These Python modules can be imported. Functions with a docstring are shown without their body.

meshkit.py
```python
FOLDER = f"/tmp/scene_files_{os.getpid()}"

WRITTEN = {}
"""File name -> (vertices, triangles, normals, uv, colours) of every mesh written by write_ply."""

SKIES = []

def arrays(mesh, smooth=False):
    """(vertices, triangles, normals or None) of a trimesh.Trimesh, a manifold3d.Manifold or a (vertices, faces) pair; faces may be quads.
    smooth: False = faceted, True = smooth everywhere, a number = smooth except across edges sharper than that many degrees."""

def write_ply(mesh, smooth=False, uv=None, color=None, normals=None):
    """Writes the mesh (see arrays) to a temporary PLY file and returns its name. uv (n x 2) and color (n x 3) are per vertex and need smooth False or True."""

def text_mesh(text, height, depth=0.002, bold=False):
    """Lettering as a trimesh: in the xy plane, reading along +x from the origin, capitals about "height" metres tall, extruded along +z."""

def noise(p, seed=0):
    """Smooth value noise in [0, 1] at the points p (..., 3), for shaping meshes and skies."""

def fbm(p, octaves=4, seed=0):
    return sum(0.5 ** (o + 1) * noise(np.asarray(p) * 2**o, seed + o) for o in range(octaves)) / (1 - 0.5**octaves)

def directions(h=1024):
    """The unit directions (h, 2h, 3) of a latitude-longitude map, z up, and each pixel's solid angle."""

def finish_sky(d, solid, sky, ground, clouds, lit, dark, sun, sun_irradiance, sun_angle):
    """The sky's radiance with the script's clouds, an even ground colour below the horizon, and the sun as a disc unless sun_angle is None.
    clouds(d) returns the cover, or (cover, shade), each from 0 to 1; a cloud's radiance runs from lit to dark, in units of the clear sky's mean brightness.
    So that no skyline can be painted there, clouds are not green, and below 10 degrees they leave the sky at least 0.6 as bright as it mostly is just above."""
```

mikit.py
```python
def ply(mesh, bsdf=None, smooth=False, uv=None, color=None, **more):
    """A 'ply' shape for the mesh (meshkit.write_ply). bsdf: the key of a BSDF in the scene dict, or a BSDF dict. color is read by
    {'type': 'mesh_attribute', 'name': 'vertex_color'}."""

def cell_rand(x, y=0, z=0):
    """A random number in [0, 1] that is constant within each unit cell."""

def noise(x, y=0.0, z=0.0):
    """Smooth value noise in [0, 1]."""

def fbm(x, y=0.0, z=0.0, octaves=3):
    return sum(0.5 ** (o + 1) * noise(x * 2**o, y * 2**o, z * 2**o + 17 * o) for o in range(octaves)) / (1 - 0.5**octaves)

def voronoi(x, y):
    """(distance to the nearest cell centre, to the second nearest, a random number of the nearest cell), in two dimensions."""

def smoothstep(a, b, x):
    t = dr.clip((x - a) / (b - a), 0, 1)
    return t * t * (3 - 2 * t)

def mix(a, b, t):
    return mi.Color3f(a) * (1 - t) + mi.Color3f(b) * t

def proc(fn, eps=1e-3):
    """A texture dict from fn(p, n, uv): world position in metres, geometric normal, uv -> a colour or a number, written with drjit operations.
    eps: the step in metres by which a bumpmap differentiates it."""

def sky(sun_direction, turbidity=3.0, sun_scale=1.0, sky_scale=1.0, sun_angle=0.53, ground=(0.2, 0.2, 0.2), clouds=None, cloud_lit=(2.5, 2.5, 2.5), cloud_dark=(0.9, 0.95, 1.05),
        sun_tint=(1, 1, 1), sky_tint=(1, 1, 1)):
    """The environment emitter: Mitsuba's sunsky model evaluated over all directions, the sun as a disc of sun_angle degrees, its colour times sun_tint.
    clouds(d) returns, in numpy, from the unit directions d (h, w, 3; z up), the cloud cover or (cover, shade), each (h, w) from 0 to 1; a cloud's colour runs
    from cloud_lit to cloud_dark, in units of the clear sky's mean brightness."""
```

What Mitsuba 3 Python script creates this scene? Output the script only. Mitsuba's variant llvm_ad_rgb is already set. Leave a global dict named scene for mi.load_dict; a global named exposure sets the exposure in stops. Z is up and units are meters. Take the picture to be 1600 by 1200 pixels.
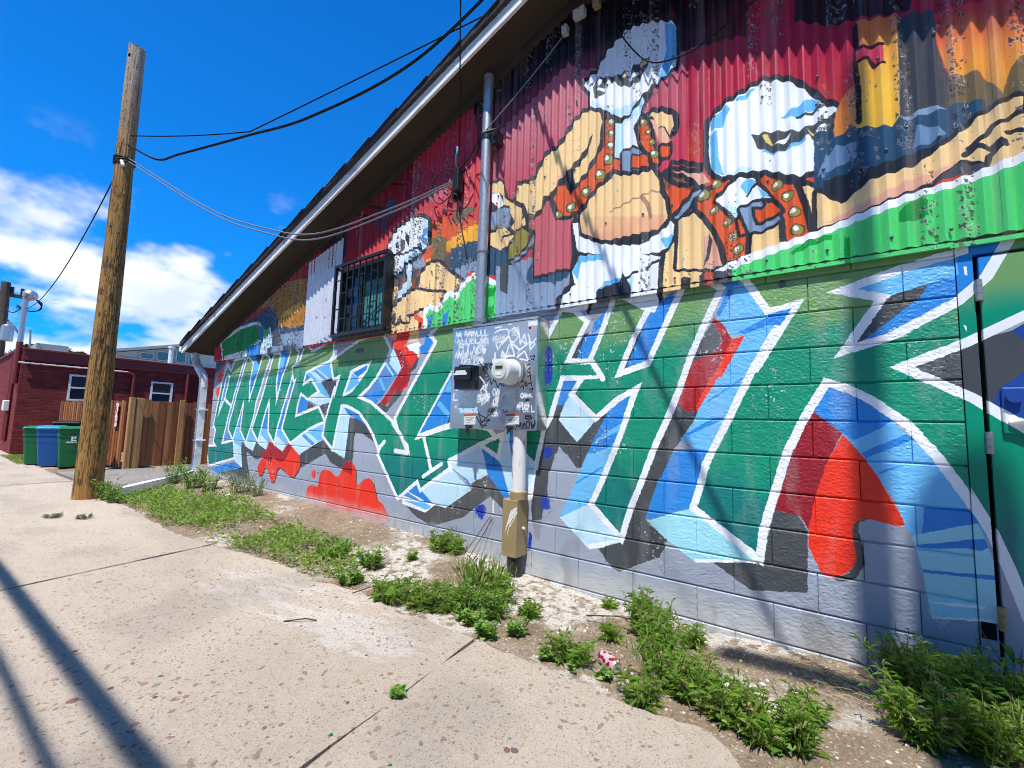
import math, random, numpy as np, trimesh, drjit as dr, mitsuba as mi, mikit, meshkit
import shapely, shapely.geometry as sg
from mikit import proc, noise, fbm, voronoi, cell_rand, smoothstep, mix
T = mi.ScalarTransform4f
RNG = np.random.default_rng(7)
scene, labels = {}, {}
# ------------------------------------------------------------------ camera, daylight, exposure
EYE = np.array([0.0, -2.9669, 1.1181])
FWD = np.array([-0.597196, 0.796435, 0.095123]); UP = np.array([0.033643, -0.093617, 0.995040])
scene['camera'] = {'type': 'perspective', 'fov': 97.717, 'fov_axis': 'x', 'near_clip': 0.02, 'far_clip': 2000.0,
                   'to_world': T().look_at(origin=EYE.tolist(), target=(EYE + FWD).tolist(), up=UP.tolist())}
SUN = (0.05, -0.165, 0.345)
CLOUD_AT = (16.2, 7.9, 3.6)
def clouds(d):
    z = d[..., 2]; k = 1.0 / (np.maximum(z, 0) + 0.30)
    q = np.stack([d[..., 0] * k * 2.3, d[..., 1] * k * 2.3, 0 * z], -1) + CLOUD_AT
    def layers(q): return sum(0.56 ** (o + 1) * meshkit.noise(q * 2.0 ** o + 11 * o, seed=5 + o) for o in range(8)) / sum(0.56 ** (o + 1) for o in range(8))
    f, g = layers(q), layers(q + [0.10, -0.08, 0.35])
    th = 0.455 + 0.30 * np.clip(z, 0, 1)             # more cover towards the horizon, as on any fair summer day
    c = np.clip((f - th) / 0.13, 0, 1); c = c * c * (3 - 2 * c) * np.clip((0.44 - z) / 0.12, 0, 1)
    return c, np.clip((g - th) / 0.20, 0, 1) * 0.8
scene['sky'] = mikit.sky(SUN, turbidity=2.6, ground=(0.18, 0.155, 0.13), clouds=clouds, cloud_lit=(2.9, 3.0, 3.1), cloud_dark=(1.75, 2.1, 2.7), sky_tint=(0.11, 1.66, 3.2), sky_scale=0.73, sun_scale=1.35, sun_tint=(1.0, 1.16, 1.42))
exposure = 1.5
# ------------------------------------------------------------------ helpers
def V(*a): return np.array(a, float)
def mesh(v, f): return trimesh.Trimesh(np.asarray(v, float), np.asarray(f), process=False)
def cat(*ms):
    l = []
    for m in ms: l += list(m) if isinstance(m, (list, tuple)) else [m]
    return trimesh.util.concatenate(l)
def box(x0, x1, y0, y1, z0, z1, b=0.0):
    if b <= 0:
        m = trimesh.creation.box((x1 - x0, y1 - y0, z1 - z0)); m.apply_translation(((x0 + x1) / 2, (y0 + y1) / 2, (z0 + z1) / 2)); return m
    p = []
    for sx in (0, 1):
        for sy in (0, 1):
            for sz in (0, 1):
                c = V((x0, x1)[sx], (y0, y1)[sy], (z0, z1)[sz]); s = V(1 - 2 * sx, 1 - 2 * sy, 1 - 2 * sz) * b
                for k in range(3):
                    e = np.zeros(3); e[k] = s[k]; p.append(c + s - e)
    return trimesh.convex.convex_hull(np.array(p))
def rot(m, axis, deg, at=(0, 0, 0)):
    m = m.copy(); m.apply_transform(trimesh.transformations.rotation_matrix(math.radians(deg), axis, at)); return m
def mov(m, x=0, y=0, z=0): m = m.copy(); m.apply_translation((x, y, z)); return m
def tube(points, r, n=8, cap=True):
    p = np.asarray(points, float); k = len(p); r = np.broadcast_to(r, (k,)).astype(float)
    t = np.gradient(p, axis=0); t /= np.linalg.norm(t, axis=1, keepdims=True) + 1e-12
    a = np.cross(t, np.where(np.abs(t[:, 2:]) < 0.9, [0, 0, 1.0], [1.0, 0, 0])); a /= np.linalg.norm(a, axis=1, keepdims=True)
    for i in range(1, k):
        a[i] = a[i - 1] - t[i] * (a[i - 1] @ t[i]); a[i] /= np.linalg.norm(a[i]) + 1e-12
    b = np.cross(t, a); g = np.arange(n) * 2 * np.pi / n
    v = p[:, None] + r[:, None, None] * (np.cos(g)[None, :, None] * a[:, None] + np.sin(g)[None, :, None] * b[:, None])
    f = []
    for i in range(k - 1):
        for j in range(n):
            q = (j + 1) % n; f += [[i * n + j, i * n + q, (i + 1) * n + q], [i * n + j, (i + 1) * n + q, (i + 1) * n + j]]
    v = v.reshape(-1, 3)
    if cap:
        v = np.vstack([v, p[0], p[-1]]); c0 = len(v) - 2
        for j in range(n):
            q = (j + 1) % n; f += [[c0, q, j], [c0 + 1, (k - 1) * n + j, (k - 1) * n + q]]
    return mesh(v, f)
def cyl(a, b, r, n=16): return tube([a, b], r, n)
def curve(pts, n=24):
    """a smooth path through the points (Catmull-Rom)"""
    p = np.asarray(pts, float); p = np.vstack([2 * p[0] - p[1], p, 2 * p[-1] - p[-2]]); out = []
    for i in range(1, len(p) - 2):
        for t in np.linspace(0, 1, n, endpoint=False):
            out.append(.5 * (2 * p[i] + (p[i + 1] - p[i - 1]) * t + (2 * p[i - 1] - 5 * p[i] + 4 * p[i + 1] - p[i + 2]) * t * t + (3 * p[i] - p[i - 1] - 3 * p[i + 1] + p[i + 2]) * t ** 3))
    return np.vstack([out, p[-2]])
def sag(a, b, s, n=28):
    t = np.linspace(0, 1, n)[:, None]; return V(*a) * (1 - t) + V(*b) * t - V(0, 0, 1) * (4 * s * t * (1 - t))
def lathe(prof, c=(0, 0, 0), n=20):
    m = trimesh.creation.revolve(np.asarray(prof, float), sections=n); m.apply_translation(c); return m
def ext(pts, d, holes=None): return trimesh.creation.extrude_polygon(sg.Polygon(pts, holes), d, engine='earcut')
COUNT = {}
def key(k):
    if k not in COUNT: COUNT[k] = 0; return k
    COUNT[k] += 1; return f'{k}_{COUNT[k]:03d}'
def thing(name, label, cat_, group=None):
    k = key(name); labels[k] = {'label': label, 'category': cat_}
    if group: labels[k]['group'] = group
    return k
def part(parent, name, m, mat, smooth=False, label=None, color=None, **lab):
    k = key(f'{parent}__{name}'); scene[k] = mikit.ply(m, mat, smooth=smooth, color=color)
    if label: lab['label'] = label
    if lab: labels[k] = lab
    return k
def solo(name, m, mat, label, cat_, smooth=False, group=None, color=None):
    k = thing(name, label, cat_, group); scene[k] = mikit.ply(m, mat, smooth=smooth, color=color); return k
def struct(name, m, mat, smooth=False, label=None):
    scene[name] = mikit.ply(m, mat, smooth=smooth); labels[name] = {'kind': 'structure'}
    if label: labels[name]['label'] = label
def stuff(name, m, mat, label, cat_, smooth=False, color=None):
    scene[name] = mikit.ply(m, mat, smooth=smooth, color=color); labels[name] = {'label': label, 'category': cat_, 'kind': 'stuff'}
def lin(c): c = np.asarray(c, float) / 255; return np.where(c < .04045, c / 12.92, ((c + .055) / 1.055) ** 2.4)
def rgb(c): return {'type': 'rgb', 'value': [float(x) for x in c]}
def pr(name, base, rough=.6, spec=.4, metal=0., two=True, bump=None, **kw):
    b = {'type': 'principled', 'base_color': base if isinstance(base, dict) else rgb(base), 'roughness': rough, 'metallic': metal, 'specular': spec, **kw}
    if bump: b = {'type': 'bumpmap', 'arbitrary': bump, 'scale': 1.0, 'bsdf': b}
    scene[name] = {'type': 'twosided', 'bsdf': b} if two else b
    return name
# ------------------------------------------------------------------ the mural: outlines of the paint on the wall, in millimetres along and up the wall
MURAL_BLOCK = '''GR 1200,-300 1200,2100 -8600,2100 -8600,-300
SL -8972,2334 -8289,2318 -8052,2100 -8052,1956 -8350,1866 -8600,1797 -8940,1909
DR -8418,2166 -8310,2266 -8009,2045 -8082,1951 -8300,2077
R -8317,1840 -8316,1854 -8307,1864 -8101,1938 -8085,1938 -8075,1927 -8074,1915 -8113,1740 -8179,1690 -8191,1690 -8282,1719
R -8298,1583 -8293,1594 -8283,1601 -8189,1619 -8176,1617 -8165,1604 -8159,1514 -8211,1458 -8221,1454 -8233,1455 -8301,1518
SL -8072,2122 -7706,2172 -7666,2048 -7919,2052
DR -8016,2078 -7735,2027 -7808,1955
LG -7651,2047 -7311,2178 -7238,2080 -7313,2049
B2 -7339,2038 -7247,2057 -7442,1575 -7693,983 -7545,828 -7795,763 -7843,780 -7787,1006 -7673,1306
B -7291,2220 -6833,2146 -6818,1920 -6869,1782 -7078,1349 -7114,1638 -7039,1940 -7179,2052
LB -7074,2056 -6839,1898 -6886,1806 -7061,1708 -7039,1940
KG -6971,2061 -6770,2070 -6820,1932
B2 -7249,1437 -7241,1281 -7248,946 -7058,789 -7500,818
LB -7411,1002 -7247,982 -7045,789 -7499,812
B2 -7852,1803 -7914,1813 -8166,1049 -8130,1031 -8008,1256
B2 -6753,1341 -6900,979 -6698,832 -7046,795 -6816,1211
LB -6906,1014 -6686,833 -7047,801
KG -6968,2046 -6775,2057 -6836,1905 -6959,1996
KG -6619,2046 -6417,2031 -6490,1972
B -6232,2072 -6068,2059 -5968,1944 -6234,1498 -6263,1383 -6288,1732
LB -6222,2005 -6096,1996 -6120,1755 -6215,1767 -6258,1839
GRD -6169,2067 -5617,2104 -5697,1978 -5780,2059
B -6430,1420 -6419,1318 -6409,993 -6621,988 -6446,1420
LB -6626,995 -6406,970 -6360,864 -6425,816 -6644,924
P -6642,916 -6401,817 -6425,705 -6700,765
B -5948,1359 -6048,1010 -6168,992 -6001,1428
B -5928,1376 -5850,1749 -5751,1663 -5878,1349
LB -6155,1007 -6047,1003 -5858,840 -5912,809 -6156,917
P -6152,910 -5904,802 -5957,701 -6216,791
GRD -5728,1995 -5649,2033 -5671,1895 -5779,1857
GRD -5517,2074 -5052,2082 -5396,1977
LB -5552,1734 -4973,1835 -4862,1607 -5189,1585 -5349,1622 -5391,1641 -5563,1569
B -5501,1710 -5386,1652 -5552,1590
P -5444,1736 -5318,1733 -5074,1615 -5218,1613
P -5288,1757 -5237,1761 -4972,1631 -5008,1626
B2 -5326,1744 -5288,1753 -5044,1620 -5074,1615
LB -5361,1619 -5115,1592 -4893,1374 -5214,1481
P -5310,1624 -5117,1610 -5114,1589 -5280,1595
KC -5146,1593 -4878,1647 -4810,1565 -4900,1380
P -5437,1398 -5207,1478 -4906,1381 -4901,1341 -4914,1347 -5166,1308 -5506,1406
B -5620,1436 -5414,1376 -5417,1267 -5656,1206
KC -5419,1359 -5228,1299 -5435,1265
KC -5147,1306 -4908,1349 -4998,1156
P -5783,822 -5410,1005 -5018,1073 -5057,891 -5553,685
LB -5369,996 -5018,1071 -5040,907 -5135,875 -5417,963
B2 -5514,932 -5443,955 -5200,847 -5254,817
P -5410,960 -5353,972 -5123,878 -5159,863
KC -5014,896 -4847,793 -5302,789
KC -5525,683 -5066,874 -4993,877 -4862,785 -4661,732 -4646,598 -4810,645 -4952,742 -5456,534
KC -4528,931 -4397,936 -4398,688 -4528,671 -4579,609 -4606,590 -4824,642 -4946,739 -5495,530 -5502,707 -5093,873 -4977,860 -4859,796 -4553,700
KC -7204,788 -7113,763 -6816,663 -6742,802 -6471,704 -6346,721 -6546,590 -6695,547 -6990,642 -7010,606 -6806,231 -7293,149 -7854,278 -7155,405
KC -6794,800 -6684,769 -6422,705 -6518,596 -6651,681 -6713,646
P -7535,778 -7210,711 -7110,407 -7365,472 -7424,545
LB -7457,844 -7137,856 -7242,710 -7508,787
B -8301,308 -7360,476 -7121,406 -7986,254
P -7102,787 -6740,791 -6815,661 -7086,729
P -6693,804 -6372,807 -6431,704
K -6579,357 -6588,366 -6615,431 -6616,445 -6537,546 -6495,581 -6493,592 -6503,655 -6501,666 -6488,676 -6396,690 -6348,791 -6334,800 -5962,691 -5950,695 -5820,793 -5805,795 -5706,760 -5518,674 -5511,664 -5481,578 -5489,506 -5495,495 -5597,401 -5673,383 -5978,481 -5993,480 -6054,445 -6070,344 -6113,281 -6124,274 -6188,279 -6200,284 -6315,436 -6328,444 -6376,451 -6389,447 -6462,351 -6472,344 -6529,327
R -6597,371 -6606,380 -6633,445 -6634,459 -6555,560 -6513,595 -6511,606 -6521,669 -6519,680 -6506,690 -6414,704 -6366,805 -6352,814 -5980,705 -5968,709 -5838,807 -5823,809 -5724,774 -5536,688 -5529,678 -5499,592 -5507,520 -5513,509 -5615,415 -5691,397 -5996,495 -6011,494 -6072,459 -6088,358 -6131,295 -6142,288 -6206,293 -6218,298 -6333,450 -6346,458 -6394,465 -6407,461 -6480,365 -6490,358 -6547,341
DR -6511,592 -6528,688 -6412,702 -6355,823 -5973,702 -5832,816 -5732,774 -5874,615 -5984,564 -6155,589 -6209,634 -6249,544
K -5293,213 -5277,299 -5267,310 -5173,338 -5064,327 -5050,333 -5044,344 -5024,464 -4980,521 -4887,547 -4794,527 -4684,478 -4630,489 -4619,498 -4512,657 -4440,679 -4367,651 -4309,578 -4288,450 -4276,436 -4254,427 -4242,428 -4148,501 -4062,518 -4050,515 -3980,474 -3911,314 -3808,275 -3706,154 -3701,141 -3706,128 -3716,121 -3976,50 -4302,40 -4891,56 -5158,91 -5276,146 -5282,156
R -5311,227 -5295,313 -5285,324 -5191,352 -5082,341 -5068,347 -5062,358 -5042,478 -4998,535 -4905,561 -4812,541 -4702,492 -4648,503 -4637,512 -4530,671 -4458,693 -4385,665 -4327,592 -4306,464 -4294,450 -4272,441 -4260,442 -4166,515 -4080,532 -4068,529 -3998,488 -3929,328 -3826,289 -3724,168 -3719,155 -3724,142 -3734,135 -3994,64 -4320,54 -4909,70 -5176,105 -5294,160 -5300,170
DR -4600,596 -4528,674 -4401,685 -4394,539 -4560,570
R -5119,479 -5123,459 -5134,442 -5151,430 -5171,426 -5192,430 -5209,442 -5220,459 -5224,479 -5220,499 -5209,516 -5192,528 -5171,532 -5151,528 -5134,516 -5123,499
K -5061,504 -5065,494 -5075,490 -5085,494 -5089,504 -5085,514 -5075,518 -5065,514
DR -4486,793 -4413,799 -4407,742 -4477,734
B2 -3861,1888 -3788,1891 -3645,1688 -3983,1355 -4285,1395 -3933,1743
P -3861,1888 -3792,1890 -3647,1690 -3711,1627 -3884,1776
LB -3933,1743 -3905,1750 -3755,1609 -3781,1592
P -3919,1745 -3896,1750 -3765,1618 -3782,1613
LB -4024,1584 -3977,1600 -3880,1460 -3905,1431
B -4346,1385 -4218,1438 -3870,1460 -4051,1305
P -4693,1325 -4489,1178 -4511,1159 -4552,717 -4848,786
B -4632,1282 -4476,1257 -4326,1195 -4172,1084 -4266,1113 -4408,1172 -4529,1196
KC -4506,1165 -4375,1160 -4257,1119 -4140,1061 -3998,899 -4244,997 -4380,1005 -4401,912 -4387,728 -4541,718
R -3763,2083 -3748,2089 -3566,2059 -3548,2002 -3592,1940 -3588,1898 -3415,1799 -3400,1769 -3499,1676 -3508,1636 -3515,1564 -3547,1484 -3665,1431 -3787,1349 -3902,1293 -3956,1319 -3962,1329 -3960,1339 -3822,1476 -3651,1677 -3653,1687 -3780,1896 -3836,1982 -3834,1994
DR -3787,1901 -3670,1879 -3499,1678 -3514,1548 -3665,1435 -3899,1292 -3973,1326 -3822,1468 -3641,1677
KC -4039,1300 -3971,1335 -3846,1292 -3753,1424 -3604,1454 -3661,1389 -3873,1215
PK -3893,2053 -3744,2080 -3774,1981 -3841,1996
W -3591,1914 -3411,1941 -3348,1885 -3396,1889 -3387,1768 -3464,1844 -3537,1860
SK -3550,2051 -3409,2073 -3411,1946 -3558,1943
B -3299,2001 -3192,1935 -3285,1800 -3368,1830 -3395,1881 -3327,1907
KC -3417,1778 -3387,1768 -3427,1674 -3508,1629 -3499,1678
W -3329,592 -3269,508 -3072,381 -3195,294 -3528,333 -3537,447
B -3344,541 -3285,505 -3095,385 -3236,385 -3521,412
LB -3518,371 -3225,386 -3118,358 -3185,319
W -3462,463 -3226,402 -3236,385 -3467,454
KS -3072,377 -2939,370 -2638,559 -2633,611 -2576,656 -2519,665 -2482,711 -2445,707 -2294,594 -2247,538 -2243,417 -2418,533 -2593,411 -2718,316 -3107,184 -3322,239 -3476,323 -3193,294
P -3281,511 -2904,745 -2635,559 -2941,367 -3075,389
B -2880,788 -2801,793 -2633,618 -2660,590
P -2803,740 -2570,736 -2549,705 -2638,614
GR -2418,533 -2281,391 -2336,322 -2569,309 -2630,357
P -2949,798 -2540,978 -2494,894 -2451,709 -2634,624 -2913,750
B -2536,935 -2357,868 -2325,807 -2213,554 -2255,524 -2456,708 -2501,856
P -2361,868 -2286,1091 -2189,1093 -2160,573 -2213,546 -2310,790
B -2269,1118 -2199,1119 -2200,850
P -2141,948 -2071,911 -1980,847 -1964,750 -2004,553 -2065,546
KC -1919,1092 -1863,1235 -1777,1235 -1769,911 -1852,768 -1856,575 -1893,490 -1908,352 -1988,380 -2002,509
W -1980,847 -1924,1092 -1884,1093 -1961,833 -1993,555 -2054,547 -2056,601 -2008,689
GRD -1989,396 -1900,417 -1920,255 -1955,265
KC -1820,1300 -1713,1293 -1757,1186 -1609,1020 -1455,1185 -1344,1266 -1472,1017 -1553,834 -1899,807 -1941,996 -1867,1148
GR -1759,983 -1616,829 -1819,813
GR -1793,924 -1692,930 -1591,807 -1617,759 -1721,486 -1840,493 -1860,586 -1826,807
W -1742,1512 -1865,1210 -1870,1129 -1820,1291
P -1684,1392 -1636,1377 -1459,1220 -1454,1185 -1609,1018 -1769,1183
B -1738,1496 -1594,1490 -1724,1293 -1803,1294 -1761,1395
B -1159,1389 -1359,849 -1573,832 -1485,1016 -1387,1203 -1344,1266
LB -1251,1171 -1274,1115 -1466,1017 -1435,1059
LB -1300,1025 -1341,850 -1566,833 -1484,931
LB -1522,940 -1342,950 -1504,571 -1747,456 -1624,706
B -1408,856 -1395,852 -1457,807 -1624,706 -1611,725
KC -1035,974 -914,981 -1093,532 -945,432 -976,346 -999,310 -1271,161 -1329,178 -1428,290 -1243,370
P -1517,576 -1460,532 -1258,410 -1240,370 -1414,291 -1500,270 -1744,453
W -1510,303 -1249,375 -1414,292 -1494,270
B -904,2052 -904,1942 -974,1820 -1072,1573 -1259,1533 -1129,1815 -1078,1899
KC -1081,1896 -1129,1815 -1269,1534 -1231,1545 -1129,1770
KC -1562,1825 -1519,1836 -1613,1646 -1685,1627
B -1548,1811 -1425,1829 -1487,1649 -1519,1619 -1628,1627
GRD -1525,2066 -1326,2072 -1369,1989 -1484,1914 -1528,1974
B -1339,2062 -1320,2036 -1431,1859 -1496,1824 -1484,1907 -1395,1975
W -1711,2040 -1519,2065 -1523,2015 -1652,2001
K -1473,2119 -1506,2112 -1546,1995 -1525,1970 -1483,2065
W -1199,2047 -1017,2061 -998,1989 -1025,1920 -1101,1941 -1205,2019
K -1012,2086 -972,2079 -973,1996 -996,1974
SK -970,2085 -904,2084 -963,2011
LG -1308,2063 -1211,2055 -1187,2010 -1247,2013
KC -855,1343 -747,1256 -821,1109 -900,1007 -987,803 -1022,708 -1129,696 -958,1205
LB -588,2017 -490,2034 -441,1975 -358,1825 -282,1826 -283,1772 -344,1642 -483,1369 -660,1374 -480,1712 -554,1719 -635,1845
B -566,2010 -525,2000 -618,1846 -637,1858
B -527,1723 -363,1802 -374,1746 -474,1721
B -604,2063 -521,2067 -495,2026 -577,2015
KC -661,1808 -617,1727 -606,1683 -638,1629 -782,1562 -734,1695
DR -654,1848 -596,1792 -550,1693 -572,1632 -697,1371 -867,1375 -782,1565 -638,1626 -602,1683 -615,1727 -663,1809
R -549,1691 -477,1708 -660,1371 -703,1372
LB -631,1464 -469,1457 -605,1186 -673,1002 -764,1012 -860,1071 -762,1208 -753,1256
DR -854,1474 -670,1466 -760,1274 -753,1255 -820,1247 -892,1309
R -676,1466 -628,1464 -749,1259 -766,1273
B -764,1018 -671,1005 -778,735 -1025,708 -968,855 -906,989
B -833,1103 -671,1203 -599,1221 -611,1198 -809,1097
B -698,1316 -532,1425 -500,1453 -490,1447 -692,1304
B -999,815 -759,836 -807,643 -949,576 -1095,531
P2 -1079,525 -811,641 -547,466 -436,433 -406,391 -775,322 -957,432
W -781,343 -421,406 -406,391 -771,320
KC -674,342 -412,389 -346,696 -302,707 -232,676 -190,599 -199,276 -473,228
LB -94,1396 56,1320 185,1202 266,1097 327,1026 437,834 468,769 520,521 511,316 288,277 281,394 237,642 209,705 179,814 66,1008 -25,1138 -155,1260
B -94,1396 56,1320 185,1208 130,1159 26,1098 -25,1138 -155,1260
B 54,1036 234,1139 265,1114 70,1009
B 120,946 237,996 130,936
P2 236,647 368,707 463,739 485,673 520,528 509,317 288,277 265,499
B 246,605 482,675 493,638 468,618 419,619 273,593
B 267,495 354,501 520,521 519,500 270,482
B 286,788 435,802 464,774 470,743 272,664
W 291,351 471,380 470,365 291,343
W 288,283 479,324 509,315 288,276
R -21,1130 66,1009 125,904 205,720 208,696 188,682 84,703 21,682 2,644 16,557 15,490 -18,421 -90,379 -134,390 -190,521 -185,620 -144,830 -144,821 -88,986
MR -148,1253 -23,1136 -89,984 -149,804 -186,606 -224,675 -342,699 -319,826 -254,1033 -186,1202
KC 2,644 23,686 76,702 37,681 28,651 45,547 48,471 6,394 -50,364 -92,379 -19,415 15,490
LB 36,1893 260,1991 451,2015 458,1911 191,1847
KC 191,1849 349,1886 316,1818 51,1597 26,1592
B 347,1885 458,1914 509,1883 461,1790 267,1687 150,1633 51,1597 311,1819
B 452,2008 456,2065 597,2058 639,2073 526,1886 462,1815
KC 270,1475 459,1575 615,1620 672,1588 658,1318 477,1321
KC 270,1478 458,1559 528,1596 670,1547 650,1182 525,1279 461,1345
NB 561,1355 665,1449 650,1182 533,1276
NB 615,1620 676,1664 670,1547
W -7952,1995 -7796,1889 -7778,1908 -7700,2051 -7292,2065 -7433,1808 -7663,1293 -7958,1422 -7851,1771 -7897,1794 -7943,1772 -8132,1117 -8122,989 -8319,953 -8280,1134 -8100,1762
W -7964,1437 -7649,1323 -7730,1156 -7779,994 -7872,749 -7482,810 -7378,514 -8350,328 -8515,674 -8204,694 -8255,720 -8217,923 -8315,987
W -7273,1287 -7397,999 -7510,779 -7716,927 -7726,971 -7707,1068 -7478,1614 -7291,2006 -7243,2090 -7020,1962 -7082,1648 -7061,1461 -6887,1797 -6774,2031 -6766,2078 -6631,2069 -6496,1973 -6614,1781 -6738,1511 -6817,1377 -6872,1129 -7068,749 -7305,943
W -6421,2061 -6208,2046 -6262,1610 -6231,1458 -6155,1693 -6044,1872 -5948,2088 -5828,2094 -5715,2018 -5766,1856 -5851,1815 -5820,1751 -5885,1589 -5975,1396 -6140,1011 -6198,765 -6426,945 -6456,1325 -6526,1187 -6680,782 -6902,943 -6914,1008 -6705,1403 -6532,1802 -6480,1935
W -5814,1610 -5825,1605 -5927,1840 -5708,1902 -5649,2043 -5605,2087 -5519,2096 -5396,2015 -4991,2105 -4919,2098 -4894,1894 -4987,1832 -5249,1777 -5504,1712 -5533,1613 -5381,1662 -5152,1474 -5432,1368 -5600,1436 -5642,1330 -5672,1198 -5162,1312 -4970,1097 -5154,1060 -5398,980 -5790,801 -6061,999
W -5000,1857 -4421,2065 -4229,2087 -3966,2087 -3819,1900 -3869,1787 -4040,1596 -4173,1481 -4302,1407 -4122,1355 -3886,1234 -3728,1147 -3581,1027 -3491,913 -3464,860 -3450,851 -3323,720 -3156,720 -3051,780 -2944,813 -2859,729 -3284,465 -3338,539 -3607,349 -3982,782 -3960,839 -3970,834 -4074,973 -4179,1081 -4348,1208 -4559,1275 -4666,1285 -4693,1186 -4794,763 -5059,934 -5025,1123 -4859,1539 -4830,1534 -4798,1619 -4897,1595
W -3739,1173 -3188,1909 -3281,1994 -3135,2092 -2579,2108 -2480,1882 -2555,1600 -2878,1619 -3269,1034 -2851,1168 -2457,1113 -2340,1021 -2532,948 -2893,782 -2865,691 -3031,706 -3032,700 -3237,577 -3352,547 -3494,804 -3515,888 -3649,986
W -2288,1081 -2329,826 -2603,962 -2603,962
W -1769,2069 -1633,2035 -1511,1921 -1620,1740 -1666,1649 -1477,1633 -1359,1465 -1731,1481 -1820,1193 -1881,1093 -1954,783 -2095,878 -2167,934 -1900,1851
W -1334,2107 -1230,2082 -1042,1957 -1149,1763 -1243,1546 -1086,1594 -958,1873 -846,2104 -674,2104 -577,2026 -682,1807 -772,1599 -846,1383 -919,1201 -1012,997 -1123,702 -1171,594 -1246,341 -1513,577 -1456,689 -1397,821 -1281,1108 -1195,1359 -1279,1315 -1458,1167 -1689,1372 -1578,1525 -1477,1526 -1534,1619 -1444,1819
W -522,2103 -96,2127 382,2119 496,2105 495,2010 266,1964 69,1905 202,1854 54,1616 197,1660 434,1800 531,1898 615,2071 631,2145 787,2106 765,1717 688,1679 480,1560 277,1472 490,1332 732,1118 715,807 657,692 678,227 613,218 531,551 487,701 461,761 322,1024 227,1169 86,1299 0,1354 -71,1381 -170,1206 -253,1015 -380,573 -407,368 -812,638 -756,823 -727,941 -646,1100 -478,1470 -362,1686 -269,1822 -359,1808
GU -7792,1845 -7750,1888 -7680,2017 -7351,2029 -7463,1823 -7680,1337 -7916,1441 -7810,1789 -7897,1831 -7971,1796 -8143,1200 -8226,1200 -8069,1748 -7942,1947
GD -8166,1120 -8159,1017 -8275,995 -8247,1126 -8226,1200 -8143,1200
GU -7696,1304 -7747,1200 -8106,1200 -7953,1397
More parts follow.
